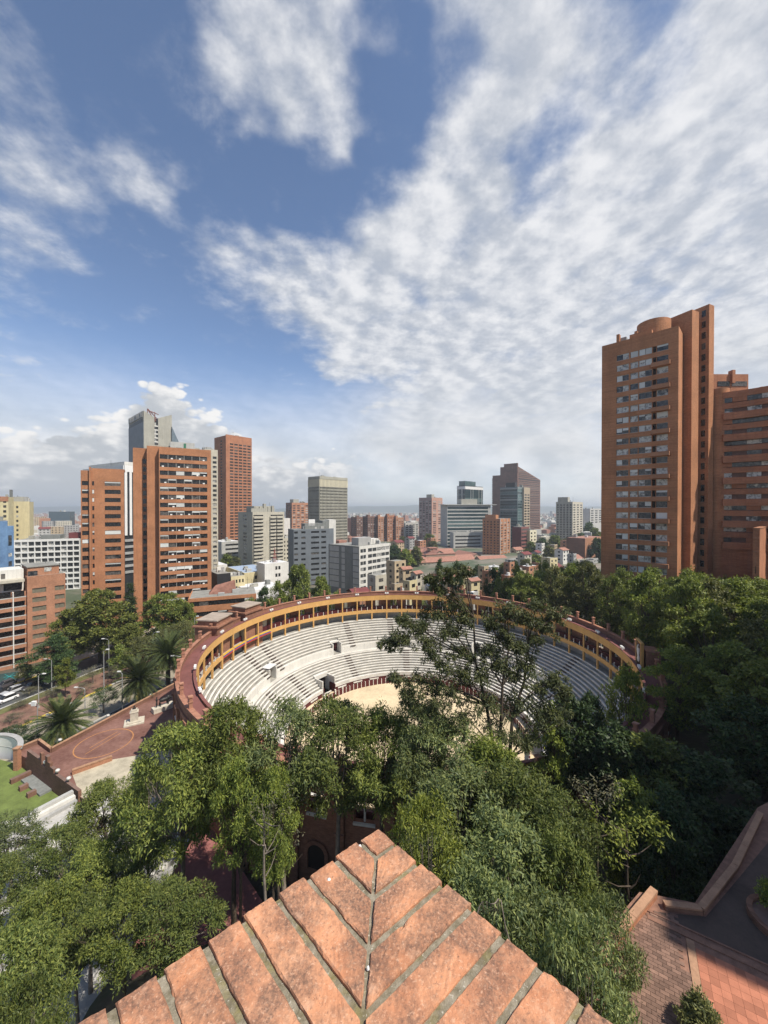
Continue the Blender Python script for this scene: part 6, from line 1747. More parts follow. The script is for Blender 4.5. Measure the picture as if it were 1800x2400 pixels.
def tree(k, x, y, ztop, label, mi=0, R=None, zb=None, group=None, name='broadleaf_tree', rz=None, cat='tree', thin=1.0):
    tm, cms, H, R0 = KIND[k]
    if zb is None: zb = gz(x, y)
    s_ = max(.3, (ztop - zb) / H); sr = (R / R0) if R else s_
    o = empty(name, (x, y, zb), rt.uniform(0, 6.28) if rz is None else rz)
    tag(o, label, cat, group)
    link('trunk', tm, None, o, None, None, (sr, sr, s_)); link('crown', cms[mi % len(cms)], None, o, None, None, (sr, sr, s_))
    return o
def tree_px(k, u, vtop, d, label, mi=0, R=None, zb=None, group=None, **kw):
    return tree(k, xat(u, d), d, zat(vtop, d), label, mi, R, zb, group, **kw)

# ---- foreground trees in front of the bullring
FG = 'trees between the viewer and the bullring'
for (k, u, v, d, R, mi, lb) in (
    ('nearA', 425, 1690, 30.5, 5.0, 1, 'leafy tree in front of the red roof at the left of the bullring'),
    ('nearC', 545, 1632, 31.0, 4.8, 0, 'broad tree hiding the lower left seats of the bullring'),
    ('nearB', 665, 1650, 30.0, 4.8, 1, 'grey-green tree just left of the sand'),
    ('nearA', 790, 1640, 30.5, 4.8, 0, 'light green tree in front of the middle of the sand'),
    ('nearC', 895, 1662, 30.5, 4.4, 0, 'leafy tree at the right edge of the visible sand'),
    ('nearA', 985, 1640, 29.5, 3.8, 2, 'leafy tree reaching into the left foliage of the eucalyptus'),
    ('nearB', 1050, 1700, 28.0, 4.4, 1, 'grey-green tree below the tall eucalyptus'),
    ('nearC', 1150, 1735, 27.0, 4.2, 2, 'dense tree around the foot of the eucalyptus'),
    ('nearA', 1075, 1800, 23.5, 4.6, 2, 'dense silvery green tree in the centre right foreground'),
    ('nearC', 1215, 1800, 23.5, 4.4, 1, 'sunlit tree at the edge of the shaded grove'),
    ('nearB', 1320, 1880, 20.5, 3.0, 0, 'sunlit tree tip beside the shaded paving on the right'),
    ('nearB', 1000, 1870, 18.5, 2.6, 2, 'yellow-green tree right behind the parapet point'),
    ('nearA', 1180, 1925, 18.0, 4.0, 2, 'silvery green tree right of the parapet point'),
    ('nearB', 1130, 2050, 14.5, 2.9, 1, 'drooping green tree beside the right edge of the parapet'),
    ('nearA', 1270, 2090, 14.0, 3.0, 2, 'lower grey-green tree beside the right edge of the parapet'),
    ('nearB', 1375, 2160, 12.0, 2.1, 1, 'dark drooping tree against the lower terrace'),
    ('nearB', 1435, 2105, 14.6, 1.7, 1, 'small drooping tree over the coping of the lower terrace'),
    ('nearC', 1320, 1960, 18.0, 2.8, 1, 'small sunlit tree before the lower terrace wall')):
    tree_px(k, u, v, d, lb, mi, R, group=FG)
FL = 'trees at the lower left'
for (k, u, v, d, R, mi, lb) in (
    ('nearC', 240, 1835, 39, 4.6, 0, 'wide tree below the red terrace at lower left'),
    ('nearA', 345, 1800, 36, 3.8, 1, 'tree between the pale paving and the bullring wall'),
    ('nearA', 130, 1945, 33, 3.8, 0, 'tree over the white stepped seats at lower left'),
    ('nearB', 310, 1915, 32, 3.6, 0, 'tree in the middle of the lower left group'),
    ('nearA', 410, 2075, 25, 3.4, 0, 'lush green tree left of the parapet point'),
    ('nearC', 285, 2075, 25, 3.3, 0, 'broad tree above the left edge of the parapet'),
    ('nearB', 15, 1915, 38, 4.0, 1, 'tree covering the lawn at the left edge'),
    ('nearC', -20, 2020, 32, 4.0, 1, 'tree cut off by the left edge below the lawn'),
    ('nearA', 20, 2180, 20.5, 3.4, 0, 'tree in the bottom left corner'),
    ('nearA', 205, 1985, 30.5, 3.6, 1, 'tree filling the gap over the white steps at lower left'),
    ('nearC', 85, 2085, 27.0, 3.4, 0, 'broad tree above the bottom left corner tree'),
    ('nearB', 175, 2110, 27.5, 3.0, 0, 'tree over the pale court at lower left'),
    ('nearC', 560, 1770, 27.5, 3.2, 2, 'dark lower tree in front of the bullring wall'),
    ('nearC', 640, 1800, 26.5, 2.6, 2, 'shaded slim tree before the arched wall'),
    ('nearB', 40, 2300, 16, 2.0, 0, 'low tree under the bottom left corner tree')):
    tree_px(k, u, v, d, lb, mi, R, group=FL)

# ---- tall eucalyptus with open limbs in front of the stands
def open_tree(name, label, base, tips, rad0, m, leafm, seed, cl=.9, per=52, L=.30, Wd=.085):
    """tips: world positions of foliage clumps with radius; limbs grow from the trunk path to them"""
    o = empty(name, base); tag(o, label, 'tree')
    r = random.Random(seed); tb = TB(); B0 = Vector(base)
    T = [(Vector(t_[0]) - B0, t_[1] * 1.02) for t_ in tips]
    fork = Vector((r.uniform(-.3, .3), r.uniform(-.3, .3), 0)) + sum((t_[0] for t_ in T), Vector()) / len(T)
    fork = Vector((fork.x * .35, fork.y * .35, fork.z * .38))
    tb.tube([(0, 0, -.6), (fork.x * .3, fork.y * .3, fork.z * .5), fork], [rad0 * 1.3, rad0, rad0 * .8], 9)
    # main limbs by side
    groups = {}
    for t_, rr in T:
        key = 0 if t_.x - fork.x < -1.6 else (2 if t_.x - fork.x > 1.8 else 1)
        groups.setdefault(key, []).append((t_, rr))
    cen = []; rad = []
    rn = np.random.default_rng(seed)
    for key, ts in groups.items():
        ts.sort(key=lambda q: q[0].z)
        top = ts[-1][0]
        path = [fork]
        for i in range(1, 6):
            f_ = i / 5
            p = fork.lerp(top, f_) + Vector((r.uniform(-.35, .35), r.uniform(-.35, .35), 0)) * (1 - f_ * .5)
            path.append(p)
        tb.tube(path, [rad0 * .62 * (1 - .82 * i / 5) for i in range(6)], 7)
        for t_, rr in ts:
            # start from the nearest lower path point
            cand = [p for p in path[:-1] if p.z < t_.z - .4] or [path[0]]
            s0 = min(cand, key=lambda p: (p - t_).length)
            mid = s0.lerp(t_, .5) + Vector((r.uniform(-.5, .5), r.uniform(-.5, .5), r.uniform(-.1, .5)))
            tb.tube([s0, mid, t_], [rad0 * .24, rad0 * .15, rad0 * .05], 5)
            for _ in range(4):
                q = t_ + Vector((r.uniform(-1, 1), r.uniform(-1, 1), r.uniform(-.5, .8))) * rr
                tb.tube([mid.lerp(t_, r.random()), q], [rad0 * .08, rad0 * .03], 4)
            for _ in range(int(20 * max(1, rr))):
                o_ = rn.normal(size=3); o_ /= np.linalg.norm(o_); o_[2] *= .7
                cen.append(np.array(t_) + o_ * rr * rn.uniform(.15, 1.45)); rad.append(rr * rn.uniform(.2, .42))
    tm = tb.mesh('trunk'); link('trunk', tm, m, o)
    link('crown', leaf_mesh('crown', cen, rad, per, L, Wd, seed, .6, .1, .85, leafm), None, o)
    return o
def px3(lst): return [(at(u, v, d), r_) for (u, v, d, r_) in lst]
eb = (10.0, 30.5, gz(10.0, 30.5))
open_tree('eucalyptus_tree', 'tall open eucalyptus with dark foliage clumps before the bullring stands', eb, px3([
    (1050, 1345, 30, .62), (1010, 1360, 30.5, .5), (1088, 1340, 30, .5), (1030, 1385, 30, .4),
    (950, 1490, 29.5, 1.0), (920, 1510, 30, .7), (985, 1470, 30, 1.0), (1030, 1440, 30.5, 1.15), (1065, 1410, 31, .9), (1010, 1520, 29.5, .9), (1060, 1480, 30, .9), (945, 1455, 30, .5), (1090, 1450, 30, .7),
    (1230, 1450, 30.5, 1.3), (1280, 1470, 31, 1.0), (1190, 1435, 30, .9), (1250, 1500, 31, .9), (1180, 1490, 30, .8), (1305, 1440, 31, .7), (1210, 1520, 30, .8), (1150, 1460, 30, .7), (1260, 1420, 31, .7),
    (1170, 1560, 30, 1.2), (1125, 1580, 29.5, 1.0), (1215, 1585, 30.5, 1.0), (1270, 1610, 31, .95), (1300, 1590, 31, .7), (1150, 1525, 30, .8), (1240, 1560, 30.5, .8), (1320, 1620, 31, .7),
    (1040, 1560, 29.5, 1.0), (1000, 1600, 29.5, 1.1), (960, 1630, 29, .9), (1060, 1620, 29.5, 1.1), (1090, 1530, 30, .8), (1020, 1650, 29, 1.0), (1085, 1580, 30, .8), (930, 1590, 29.5, .5),
    (1150, 1650, 30, 1.2), (1090, 1680, 29.5, 1.2), (1040, 1700, 29, 1.0), (1210, 1660, 30.5, 1.2), (1265, 1670, 31, 1.1), (1180, 1720, 30, 1.2), (1110, 1750, 29.5, 1.0), (1240, 1740, 30.5, 1.1), (1310, 1680, 31, .9)]), .30, BARK, LF_EUC, 5)
# thin bare sapling trunks on the left foreground
def bare_tree(label, x, y, zt, seed, name='bare_tree', nl=10, lm=LF_BARE, bark=BARK):
    zb = gz(x, y); o = empty(name, (x, y, zb)); tag(o, label, 'tree'); r = random.Random(seed); tb = TB(); H = zt - zb
    pts = [(0, 0, -.4), (.1, 0, H * .35), (r.uniform(-.3, .3), r.uniform(-.3, .3), H * .7), (r.uniform(-.5, .5), 0, H)]
    tb.tube(pts, [.14, .11, .08, .03], 7)
    for k in range(9):
        f = r.uniform(.45, .95); s0 = Vector(pts[1]).lerp(Vector(pts[3]), f); q = s0 + Vector((r.uniform(-1.6, 1.6), r.uniform(-1, 1), r.uniform(.3, 1.4)))
        tb.tube([s0, s0.lerp(q, .5) + Vector((0, 0, -.15)), q], [.045, .03, .01], 4)
    link('trunk', tb.mesh('trunk'), bark, o)
    cen = [Vector(pts[3]) + Vector((r.uniform(-1.5, 1.5), r.uniform(-1, 1), r.uniform(-1.2, .8))) for _ in range(nl)]
    link('crown', leaf_mesh('crown', [tuple(c_) for c_ in cen], [.45] * nl, 26, .2, .08, seed, m=lm), None, o)
bare_tree('pale bare-stemmed tree left of the parapet point', xat(622, 24), 24, zat(1900, 24), 3, bark=BARK_P)
bare_tree('dark bare sapling beside the brick stair', xat(655, 26), 26, zat(1930, 26), 4)
bare_tree('leafless twiggy tree at the edge of the shade', xat(1400, 23), 23, zat(1850, 23), 6, nl=16)
bare_tree('sparse yellow-leaved sapling over the lower terrace wall', xat(1490, 19.5), 19.5, zat(1930, 19.5), 8, nl=26, lm=LF_NEARY)

# ---- grove on the right
GR = 'trees of the grove on the right hillside'
def clear(x, y, lst, r_): return all((x - a) ** 2 + (y - b) ** 2 > r_ * r_ for a, b in lst)
placed = []
rg = random.Random(17)
# front edge trees placed by hand
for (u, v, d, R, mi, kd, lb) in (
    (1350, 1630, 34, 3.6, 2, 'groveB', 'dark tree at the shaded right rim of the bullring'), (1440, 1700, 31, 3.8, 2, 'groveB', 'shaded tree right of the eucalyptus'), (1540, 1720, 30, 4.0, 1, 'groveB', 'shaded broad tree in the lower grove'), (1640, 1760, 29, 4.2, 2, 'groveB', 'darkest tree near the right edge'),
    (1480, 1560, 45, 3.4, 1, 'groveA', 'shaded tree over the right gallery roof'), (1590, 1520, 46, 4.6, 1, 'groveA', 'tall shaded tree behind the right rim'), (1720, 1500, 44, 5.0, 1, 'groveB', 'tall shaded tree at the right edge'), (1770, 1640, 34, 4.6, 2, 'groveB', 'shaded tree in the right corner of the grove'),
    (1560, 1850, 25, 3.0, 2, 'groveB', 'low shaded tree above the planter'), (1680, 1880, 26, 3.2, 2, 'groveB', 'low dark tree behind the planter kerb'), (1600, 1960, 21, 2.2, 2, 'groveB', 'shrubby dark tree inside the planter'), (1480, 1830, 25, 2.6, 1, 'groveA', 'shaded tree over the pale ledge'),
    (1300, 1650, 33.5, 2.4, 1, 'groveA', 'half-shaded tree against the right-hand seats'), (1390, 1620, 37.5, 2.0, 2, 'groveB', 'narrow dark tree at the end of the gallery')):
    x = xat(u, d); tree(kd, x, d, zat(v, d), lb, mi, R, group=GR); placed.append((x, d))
n = 0
for _ in range(4000):
    x = rg.uniform(20, 100); y = rg.uniform(34, 132)
    if x > y * 1.04 + 3: continue
    rr = hypot(x - RC[0], y - RC[1])
    if rr < 43.0: continue
    u = 900 + x / y * F
    if y > 86 and u > 1385 and u < 1830 and y > 84: continue
    if u < 1175: continue
    if y > 100 and u < 1250 and y < 140 and rr < 45: continue
    if not clear(x, y, placed, 5.2): continue
    zt = gz(x, y) + (rg.uniform(13.5, 17.5) if y < 56 else rg.uniform(19, 23))
    vmin = 1306 + max(0, (u - 1450)) * .14 + max(0, 1330 - u) * .22
    zt = min(zt, zat(vmin + rg.uniform(0, 22), y))
    if zt - gz(x, y) < 6: continue
    kd = rg.choice(('groveA', 'groveB')); mi = rg.choice((0, 0, 0, 0, 2)) if kd == 'groveA' else rg.choice((1, 1, 1, 0))
    tree(kd, x, y, zt, 'green broadleaf tree in the dense grove right of the bullring', mi, rg.uniform(4.4, 5.8), group=GR)
    placed.append((x, y)); n += 1
    if n > 64: break
# ---- trees behind the ring, left and centre
for (k, u, v, d, R, mi, lb) in (
    ('broad', 700, 1322, 124, 6.5, 1, 'big round tree behind the far gallery roof'), ('broad', 752, 1350, 122, 5.0, 1, 'right-hand neighbour of the big round tree'), ('groveA', 655, 1362, 122, 4.6, 1, 'dark tree left of the big round tree'), ('groveB', 620, 1372, 122, 4.0, 2, 'thin dark tree behind the gallery left of centre'),
    ('groveA', 585, 1400, 121, 4.0, 1, 'low tree behind the smaller brick turret'), ('groveB', 640, 1400, 119, 4.6, 1, 'bushy dark tree close behind the gallery'), ('groveA', 790, 1385, 119, 3.6, 1, 'small tree behind the top of the gallery'),
    ('broad', 920, 1392, 122, 2.6, 0, 'small bright tree behind the gallery near the white gable'), ('groveB', 985, 1384, 122, 3.0, 1, 'small dark tree left of the white gable'),
    ('cedar', 1030, 1302, 132, 4.8, 0, 'dark flat-topped tree in front of the museum roofs'), ('groveB', 1075, 1315, 130, 4.2, 2, 'dark tree right of the flat-topped one'), ('groveB', 1160, 1330, 122, 4.4, 2, 'dark tree at the left end of the grove'), ('groveB', 1215, 1325, 118, 4.8, 1, 'spreading tree above the right gallery'), ('groveA', 1275, 1312, 112, 5.0, 0, 'bright green tree top of the grove left of the tower'), ('groveA', 1170, 1350, 116, 3.6, 1, 'leaning tree over the far right gallery')):
    tree_px(k, u, v, d, lb, mi, R, group='trees behind the bullring', zb=-5.5)
# ---- boulevard trees
BV = 'trees along the boulevard'
for (k, u, v, d, R, mi, lb) in (
    ('broad', 232, 1382, 112, 10.5, 0, 'large yellow-green tree in front of the slim brick tower'), ('broad', 168, 1425, 108, 6.5, 0, 'left shoulder of the yellow-green boulevard trees'), ('broad', 385, 1390, 116, 9.0, 1, 'large green tree in front of the wide brick tower'), ('pine', 305, 1365, 120, 4.4, 0, 'dark conifer between the two big boulevard trees'),
    ('broad', 300, 1462, 108, 5.5, 0, 'yellowish bushy tree below the conifer'), ('groveA', 440, 1410, 116, 4.0, 1, 'green tree behind the larger brick turret'), ('cedar', 128, 1482, 98, 8.0, 0, 'dark spreading cedar beside the brick flats'), ('small', 55, 1560, 99, 2.6, 2, 'small olive tree beside the brick flats at the left edge'),
    ('feathery', 390, 1462, 106, 7.0, 0, 'feathery grey-green tree left of the turret'), ('feathery', 345, 1485, 103, 6.0, 0, 'feathery tree behind the farthest palm'), ('feathery', 435, 1450, 109, 5.6, 0, 'feathery dark tree next to the turret'), ('small', 278, 1512, 101, 3.0, 0, 'small bright green tree on the boulevard'), ('small', 152, 1542, 91, 2.3, 1, 'small light tree beside the parked white car'), ('feathery', 240, 1608, 84, 3.6, 2, 'dark feathery tree between two palms'), ('feathery', 30, 1700, 72, 4.2, 2, 'dark bushy tree in front of the curved white wall'), ('feathery', 70, 1720, 69, 3.0, 2, 'low dark tree next to the terrace notch')):
    tree_px(k, u, v, d, lb, mi, R, group=BV, zb=-5.0)
for i, (u, v, d) in enumerate(((40, 1640, 86), (20, 1690, 80), (120, 1610, 90), (65, 1615, 92), (215, 1560, 98), (268, 1555, 98), (310, 1530, 103), (370, 1545, 100), (190, 1600, 92))):
    tree_px('bare', u, v, d, ('thin half-bare street tree %s' % ('near the left edge', 'left of the nearest palm', 'beside the small light tree', 'behind the traffic pole', 'on the red path', 'right of the lamp pole', 'by the bus shelter', 'behind the middle palm', 'over the yellow kerb')[i]), 0, 2.8, group='half-bare street trees', zb=-4.9)
# far trees
for i, (u, v, d, R) in enumerate(((925, 1278, 345, 9), (950, 1288, 320, 8), (975, 1282, 330, 7), (900, 1290, 300, 6), (1005, 1252, 480, 10), (1015, 1268, 470, 9), (1270, 1262, 400, 9), (1300, 1255, 420, 10), (1330, 1262, 400, 9), (1360, 1250, 420, 10), (1395, 1238, 440, 10), (1285, 1280, 340, 7), (1380, 1225, 470, 9), (1245, 1270, 390, 7), (945, 1258, 520, 9), (690, 1262, 420, 8), (530, 1300, 270, 6), (550, 1305, 265, 5), (1400, 1262, 330, 8), (1350, 1275, 350, 6), (1180, 1322, 250, 5), (1205, 1315, 265, 6), (1160, 1330, 240, 5), (1235, 1310, 280, 6), (1120, 1325, 250, 5), (1255, 1300, 300, 7))):
    tree_px('far', u, v, d, 'dark green tree among the distant buildings', i % 3, R, zb=-15, group='distant trees among the buildings')
tree('shrub', *on(1648, 2425, LZ)[:2], LZ + 1.3, 'leafy shrub on the lower terrace at the bottom right', 1, .8, LZ, name='shrub', cat='shrub')
tree('shrub', on(1795, 2150, LZ)[0] + .7, on(1795, 2150, LZ)[1], LZ + 1.6, 'dark shrub in the round planter', 0, .9, LZ + .2, name='shrub', cat='shrub')
tree('groveB', *st(0, 0)[:2], 1, 'x') if False else None

# ---- date palms
def palm_meshes(seed):
    r = random.Random(seed); fv = []; ff = []; fm = []; nv = 0
    H = 6.0
    for k in range(150):
        a = r.uniform(0, 2 * pi); el = r.uniform(-.75, 1.35)
        Lf = r.uniform(3.3, 4.3) * (1 if el > 0 else .85)
        p = Vector((0, 0, H + .25)); d_ = Vector((cos(a) * cos(el), sin(a) * cos(el), sin(el)))
        old = el < -.25
        pts = [p.copy()]
        for i in range(8):
            d_.z -= .085 + .04 * (1 - sin(max(0, el))); d_.normalize(); p = p + d_ * (Lf / 8); pts.append(p.copy())
        for i in range(1, 9):
            t_ = (pts[i] - pts[i - 1]).normalized(); sd_ = t_.cross(Vector((0, 0, 1)));
            if sd_.length < .05: sd_ = Vector((1, 0, 0))
            sd_.normalize(); up_ = sd_.cross(t_)
            for j in range(3):
                q0 = pts[i - 1].lerp(pts[i], j / 3)
                ll = .62 * sin(pi * min(1, (i + j / 3) / 9.2)) ** .6 + .1
                for s_ in (-1, 1):
                    dr = (sd_ * s_ * .8 + t_ * .75 + up_ * .18).normalized()
                    w_ = t_ * .06
                    b0 = q0 - w_; b1 = q0 + w_; tp = q0 + dr * ll - Vector((0, 0, .08))
                    m0 = q0 + dr * ll * .5 + w_ * .8
                    fv += [tuple(b0), tuple(m0), tuple(tp), tuple(b1)]; ff.append((nv, nv + 3, nv + 1, nv + 2)); fm.append(1 if old and r.random() < .8 else 0); nv += 4
    me = mesh_np('palm_crown', fv, np.array(ff).ravel(), 4, fm); me.materials.append(LF_PALM); me.materials.append(LF_PALMY)
    tb = TB(); tb.tube([(0, 0, -.3), (0, 0, 1.5), (.05, 0, 4), (.05, 0, 5.2), (0, 0, 6.3)], [.55, .45, .45, .62, .3], 12)
    tm = tb.mesh('palm_trunk'); tm.materials.append(BARK)
    return tm, me
ptm, pcm = palm_meshes(3)
for (u, v, d, s_, lb) in ((143, 1695, 70.5, 1.35, 'nearest date palm beside the terrace notch'), (325, 1595, 83, 1.45, 'middle date palm above the terrace parapet'), (392, 1535, 93, 1.5, 'farthest date palm beside the bullring roof')):
    zc_ = zat(v, d); x = xat(u, d)
    o = empty('date_palm', (x, d, -4.85), u); tag(o, lb, 'palm', 'date palms along the terrace')
    k_ = (zc_ + 4.85) / 6.2
    link('trunk', ptm, None, o, None, None, (1.15, 1.15, k_)); link('crown', pcm, None, o, (0, 0, 6.25 * k_ - 6.25 * s_), None, (s_, s_, s_))

# ================================================================== STREET FURNITURE, CARS
def lamp_post(u, v_base, d, v_top, label, arm=1.6, side=-1):
    x = xat(u, d); zb = -4.8; H = zat(v_top, d) - zb
    o = empty('street_lamp', (x, d, zb), 0); tag(o, label, 'street lamp', 'street lamps of the boulevard')
    tb = TB(); tb.tube([(0, 0, 0), (0, 0, H * .5), (0, 0, H - .3)], [.11, .085, .065], 8); link('pole', tb.mesh('pole'), METAL, o)
    tb = TB(); tb.tube([(0, 0, H - .35), (side * .3, 0, H - .05), (side * arm, 0, H + .12)], [.05, .045, .04], 6); link('arm', tb.mesh('arm'), METAL, o)
    link('lamp_head', boxes('lamp_head', [(min(side * arm, side * (arm + .7)), max(side * arm, side * (arm + .7)), -.16, .16, H + .03, H + .19)]), WHITE_CLEAN, o)
    link('base', boxes('base', [(-.2, .2, -.2, .2, 0, .25)]), CONC, o)
for (u, vb, d, vt, lb, arm, sd_) in (
    (118, 1625, 94, 1545, 'street lamp beside the small light tree', 1.2, -1), (253, 1560, 103, 1498, 'tallest street lamp near the bus shelter', 1.2, -1), (357, 1545, 104, 1482, 'street lamp behind the farthest palm', 1.0, 1), (87, 1650, 86, 1580, 'street lamp behind the camera pole', .9, 1), (241, 1610, 92, 1523, 'straight pole in front of the bus shelter', .6, 1),
    (284, 1655, 80, 1575, 'slim pole left of the middle palm', .3, -1), (120, 1738, 69.5, 1676, 'short pole in front of the nearest palm', .5, -1), (196, 1650, 84, 1612, 'curved lamp over the pale pavement', 1.6, -1), (425, 1590, 90, 1538, 'lamp with bent arm beside the ring roof', 1.9, -1), (455, 1500, 112, 1445, 'pole beside the larger brick turret', .5, 1), (425, 1520, 108, 1505, 'curved lamp behind the farthest palm crown', 1.3, -1), (84, 1730, 72, 1650, 'grey camera pole with a white box', .8, -1)):
    lamp_post(u, vb, d, vt, lb, arm, sd_)
q = (xat(80, 72), 71.8)
o = empty('camera_box', (q[0], q[1], zat(1652, 72))); tag(o, 'white box mounted on the grey pole at the left', 'camera box')
link('housing', boxes('housing', [(-.45, .3, -.3, .15, 0, .8)]), WHITE_CLEAN, o); link('bracket', boxes('bracket', [(.3, .6, -.06, .06, .3, .42)]), METAL, o)
PAINT = {}
def car_paint(name, col):
    m = mat(name, col, rough=.28, var=.04, spec=.6); return m
CAR_BODY = {}
def car(x, y, ang, paint, label, L=4.3, Wd=1.75, H=1.45, suv=False):
    o = empty('parked_car', (x, y, -4.855), ang); tag(o, label, 'car', 'cars on the boulevard')
    hb = .62 if not suv else .72
    # lower body: profile extruded with narrower top
    prof = [(-L / 2, .32), (-L / 2 + .05, hb + .12), (-L / 2 + .35, hb + .24), (L / 2 - 1.1, hb + .22), (L / 2 - .15, hb + .05), (L / 2, .45), (L / 2 - .05, .28), (-L / 2 + .1, .24)]
    n = len(prof); v = []
    for s_, wdt in ((-1, Wd / 2), (1, Wd / 2)):
        v += [(px, s_ * (wdt - (.08 if pz > hb else 0)), pz) for px, pz in prof]
    f = [list(range(n))[::-1], list(range(n, 2 * n))] + [[i, (i + 1) % n, n + (i + 1) % n, n + i] for i in range(n)]
    def mk(nm, v, f, m_, bev=.05):
        bm = bmesh.new(); vv = [bm.verts.new(p) for p in v]
        for q_ in f: bm.faces.new([vv[i] for i in q_])
        bmesh.ops.recalc_face_normals(bm, faces=bm.faces)
        if bev: bmesh.ops.bevel(bm, geom=bm.edges[:], offset=bev, segments=2, affect='EDGES', profile=.6)
        for fc in bm.faces: fc.smooth = True
        me = bpy.data.meshes.new(nm); bm.to_mesh(me); bm.free(); return link(nm, me, m_, o)
    mk('body', v, f, paint)
    z0, z1 = hb + .2, H
    cb = [(-L / 2 + .25, z0), (-L / 2 + .75, z1), (L / 2 - 1.9, z1), (L / 2 - 1.05, z0)]
    if suv: cb = [(-L / 2 + .08, z0), (-L / 2 + .35, z1 + .2), (L / 2 - 1.9, z1 + .2), (L / 2 - 1.15, z0)]
    v = [(px, -(Wd / 2 - (.12 if pz == z0 else .26)), pz) for px, pz in cb] + [(px, (Wd / 2 - (.12 if pz == z0 else .26)), pz) for px, pz in cb]
    f = [[3, 2, 1, 0], [4, 5, 6, 7], [0, 1, 5, 4], [1, 2, 6, 5], [2, 3, 7, 6], [3, 0, 4, 7]]
    cabin = mk('cabin', v, f, GL_D, .04)
    zt = cb[1][1]
    link('roof', boxes('roof', [(cb[1][0] - .05, cb[2][0] + .05, -(Wd / 2 - .27), Wd / 2 - .27, zt - .03, zt + .035)]), paint, o)
    for px in (-L / 2 + .8, L / 2 - .85):
        for s_ in (-1, 1):
            tb = TB(); tb.tube([(px, s_ * (Wd / 2 - .2), .32), (px, s_ * (Wd / 2 + .01), .32), (px, s_ * (Wd / 2 + .012), .32)], [.32, .32, .02], 14); wv = link('wheel', tb.mesh('wheel'), BLACK_W, o)
            tb = TB(); tb.tube([(px, s_ * (Wd / 2 + .012), .32), (px, s_ * (Wd / 2 + .02), .32)], [.19, .02], 10); link('rim', tb.mesh('rim'), METAL, wv)
    for s_ in (-1, 1):
        link('headlight', boxes('headlight', [(L / 2 - .1, L / 2 + .01, s_ * .62 - .17, s_ * .62 + .17, .56, .7)]), WHITE_CLEAN, o)
        link('tail_light', boxes('tail_light', [(-L / 2 - .012, -L / 2 + .05, s_ * .66 - .13, s_ * .66 + .13, .58, .76)]), mat('tail_red', (.35, .02, .02), rough=.3), o)
    return o
ea = atan2(E.y, E.x)
for (u, v, colr, nm, lb, da, suv) in (
    (10, 1640, (.75, .75, .75), 'car_white', 'white car at the left edge of the boulevard', pi, False), (26, 1620, (.42, .43, .45), 'car_silver', 'silver car behind the white car', pi, False), (4, 1622, (.04, .04, .045), 'car_black', 'black car cut off by the left edge', pi, True), (72, 1610, (.03, .03, .035), 'car_black', 'black car parked under the street trees', pi, True), (122, 1594, (.75, .75, .75), 'car_white', 'white car half hidden by a small tree', 0, False), (150, 1578, (.75, .75, .75), 'car_white', 'white car farther along behind the small light tree', 0, False), (8, 1606, (.06, .06, .07), 'car_dark', 'dark car near the green hoarding', pi, False), (265, 1400, (.3, .3, .32), 'car_grey', 'grey car on the side street between the brick towers', .6, False)):
    q = on(u, v, -4.5)
    if u == 265: continue
    car(q[0], q[1], ea + da, car_paint(nm, colr), lb, suv=suv)
# green hoarding with a painted cross at the left edge
q = on(-10, 1598, -4.5); q2 = on(40, 1590, -4.5)
o = empty('hoarding', (q[0], q[1], -4.8), atan2(q2[1] - q[1], q2[0] - q[0])); tag(o, 'dull green hoarding with a turquoise cross at the left edge', 'hoarding')
L_ = hypot(q2[0] - q[0], q2[1] - q[1])
link('panel', boxes('panel', [(0, L_, -.04, .04, 0, 2.2)]), mat('hoarding_green', (.05, .09, .085), var=.2), o)
tb = TB(); tb.tube([(L_ * .35, -.06, .5), (L_ * .8, -.06, 1.9)], [.05, .05], 5); tb.tube([(L_ * .35, -.06, 1.9), (L_ * .8, -.06, .5)], [.05, .05], 5); tb.tube([(L_ * .3, -.06, 1.2), (L_ * .85, -.06, 1.2)], [.05, .05], 5)
link('cross', tb.mesh('cross'), mat('paint_turquoise', (.05, .38, .40)), o)
# bus shelter
q = on(300, 1553, -4.5)
o = empty('bus_shelter', (q[0], q[1], -4.75), ea); tag(o, 'grey curved-roof bus shelter with dark interior on the boulevard', 'bus shelter')
v = []; f = []
for i in range(9):
    a = i / 8; yy = -1.8 + 3.6 * a; zz = 2.6 + .7 * sin(pi * a * .9)
    v += [(-5, yy, zz), (5, yy, zz), (-5, yy, zz + .08), (5, yy, zz + .08)]
for i in range(8):
    b = i * 4
    f += [(b, b + 1, b + 5, b + 4), (b + 2, b + 6, b + 7, b + 3), (b, b + 4, b + 6, b + 2), (b + 1, b + 3, b + 7, b + 5)]
link('roof', mesh_np('roof', v, np.array(f).ravel(), 4), GREY, o)
for x_ in (-4.5, -1.5, 1.5, 4.5): link('post', boxes('post', [(x_ - .07, x_ + .07, 1.1, 1.24, 0, 3.1)]), DARK_METAL, o)
link('back_panel', boxes('back_panel', [(-4.5, 4.5, 1.0, 1.06, .3, 2.5)]), GL_D, o); link('bench', boxes('bench', [(-4, 4, .4, .9, .4, .5)]), DARK_METAL, o)

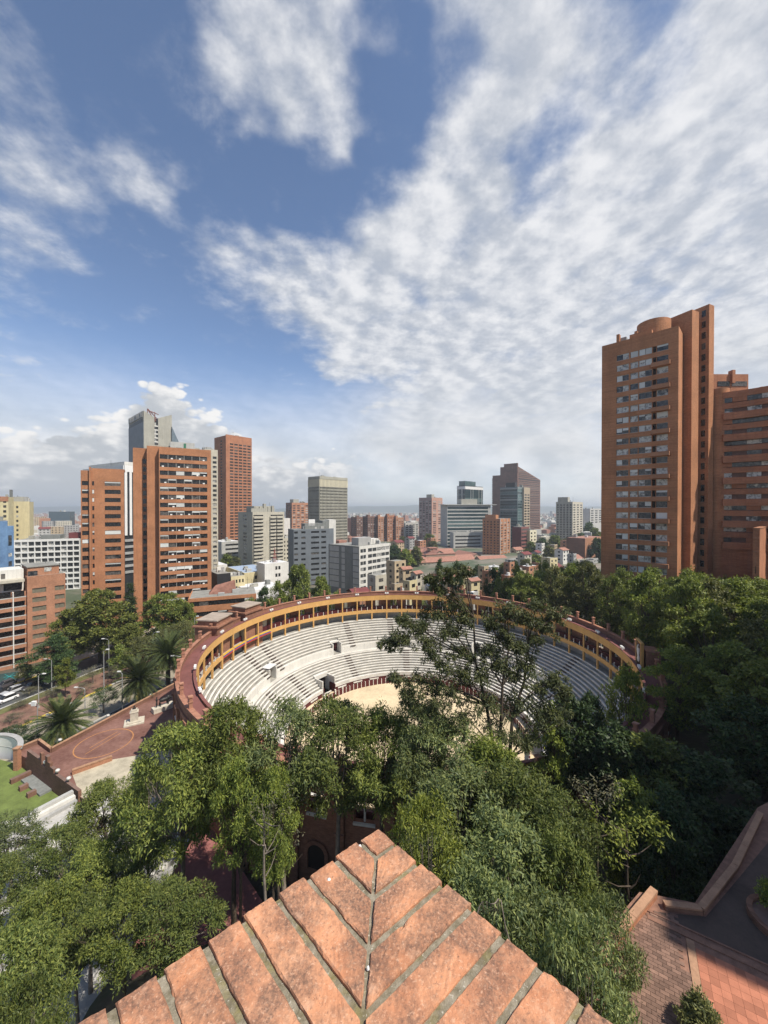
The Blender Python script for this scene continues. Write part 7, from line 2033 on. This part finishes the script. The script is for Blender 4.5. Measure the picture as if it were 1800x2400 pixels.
# arched dry frond beside the right edge of the parapet
o = empty('dry_frond', at(1165, 2160, 4.5)); tag(o, 'grey arched dry frond beside the right edge of the parapet', 'frond')
tb = TB(); ap = [(-.22 + .44 * i / 12, .05 * sin(i), .26 * sin(pi * (.12 + .88 * i / 12)) - (.5 * (i / 12) ** 3 if i > 8 else 0)) for i in range(13)]
tb.tube(ap, [.006] * 13, 5); link('stem', tb.mesh('stem'), BARK_P, o)
tb = TB()
for i in range(1, 12):
    for k in range(2): tb.tube([ap[i], (ap[i][0] + .03 * k, ap[i][1] + .03, ap[i][2] - .16 - .02 * k)], [.004, .0015], 4)
link('leaflets', tb.mesh('leaflets'), mat('dry_leaf', (.22, .19, .14), var=.3, scale=20), o)

# ================================================================== HAZE
hz = link('haze', boxes('haze', [(-13000, 13000, -13000, 13000, -17.5, 142)]))
m = bpy.data.materials.new('haze_air'); m.use_nodes = True; t = NT(m.node_tree)
for nd in list(t.n): t.n.remove(nd)
pv_ = t.new('ShaderNodeVolumePrincipled'); pv_.inputs['Color'].default_value = (.78, .86, .95, 1); pv_.inputs['Density'].default_value = 0.00022; pv_.inputs['Anisotropy'].default_value = .2
mo_ = t.new('ShaderNodeOutputMaterial'); t.link(pv_.outputs[0], mo_.inputs['Volume'])
hz.data.materials.append(m); tag(hz, kind='stuff')

# ================================================================== LABELS OF LOOK-ALIKES
ORD = ['first', 'second', 'third', 'fourth', 'fifth', 'sixth', 'seventh', 'eighth', 'ninth', 'tenth', 'eleventh', 'twelfth', 'thirteenth', 'fourteenth', 'fifteenth', 'sixteenth', 'seventeenth', 'eighteenth', 'nineteenth', 'twentieth', 'twenty-first', 'twenty-second', 'twenty-third', 'twenty-fourth', 'twenty-fifth', 'twenty-sixth']
same = {}
for o in SC.objects:
    if o.parent is None and o.get('group') in ('floodlights along the gallery rim', 'low houses beyond the bullring', 'distant trees among the buildings'):
        same.setdefault(o['label'], []).append(o)
for lb, os_ in same.items():
    if len(os_) < 2 or len(os_) > 26: continue
    os_.sort(key=lambda o: o.location.x / o.location.y)
    for i, o in enumerate(os_):
        if len(os_) == 2: o['label'] = lb + (', the left one', ', the right one')[i]
        else: o['label'] = lb + ', %s from the left' % ORD[i]
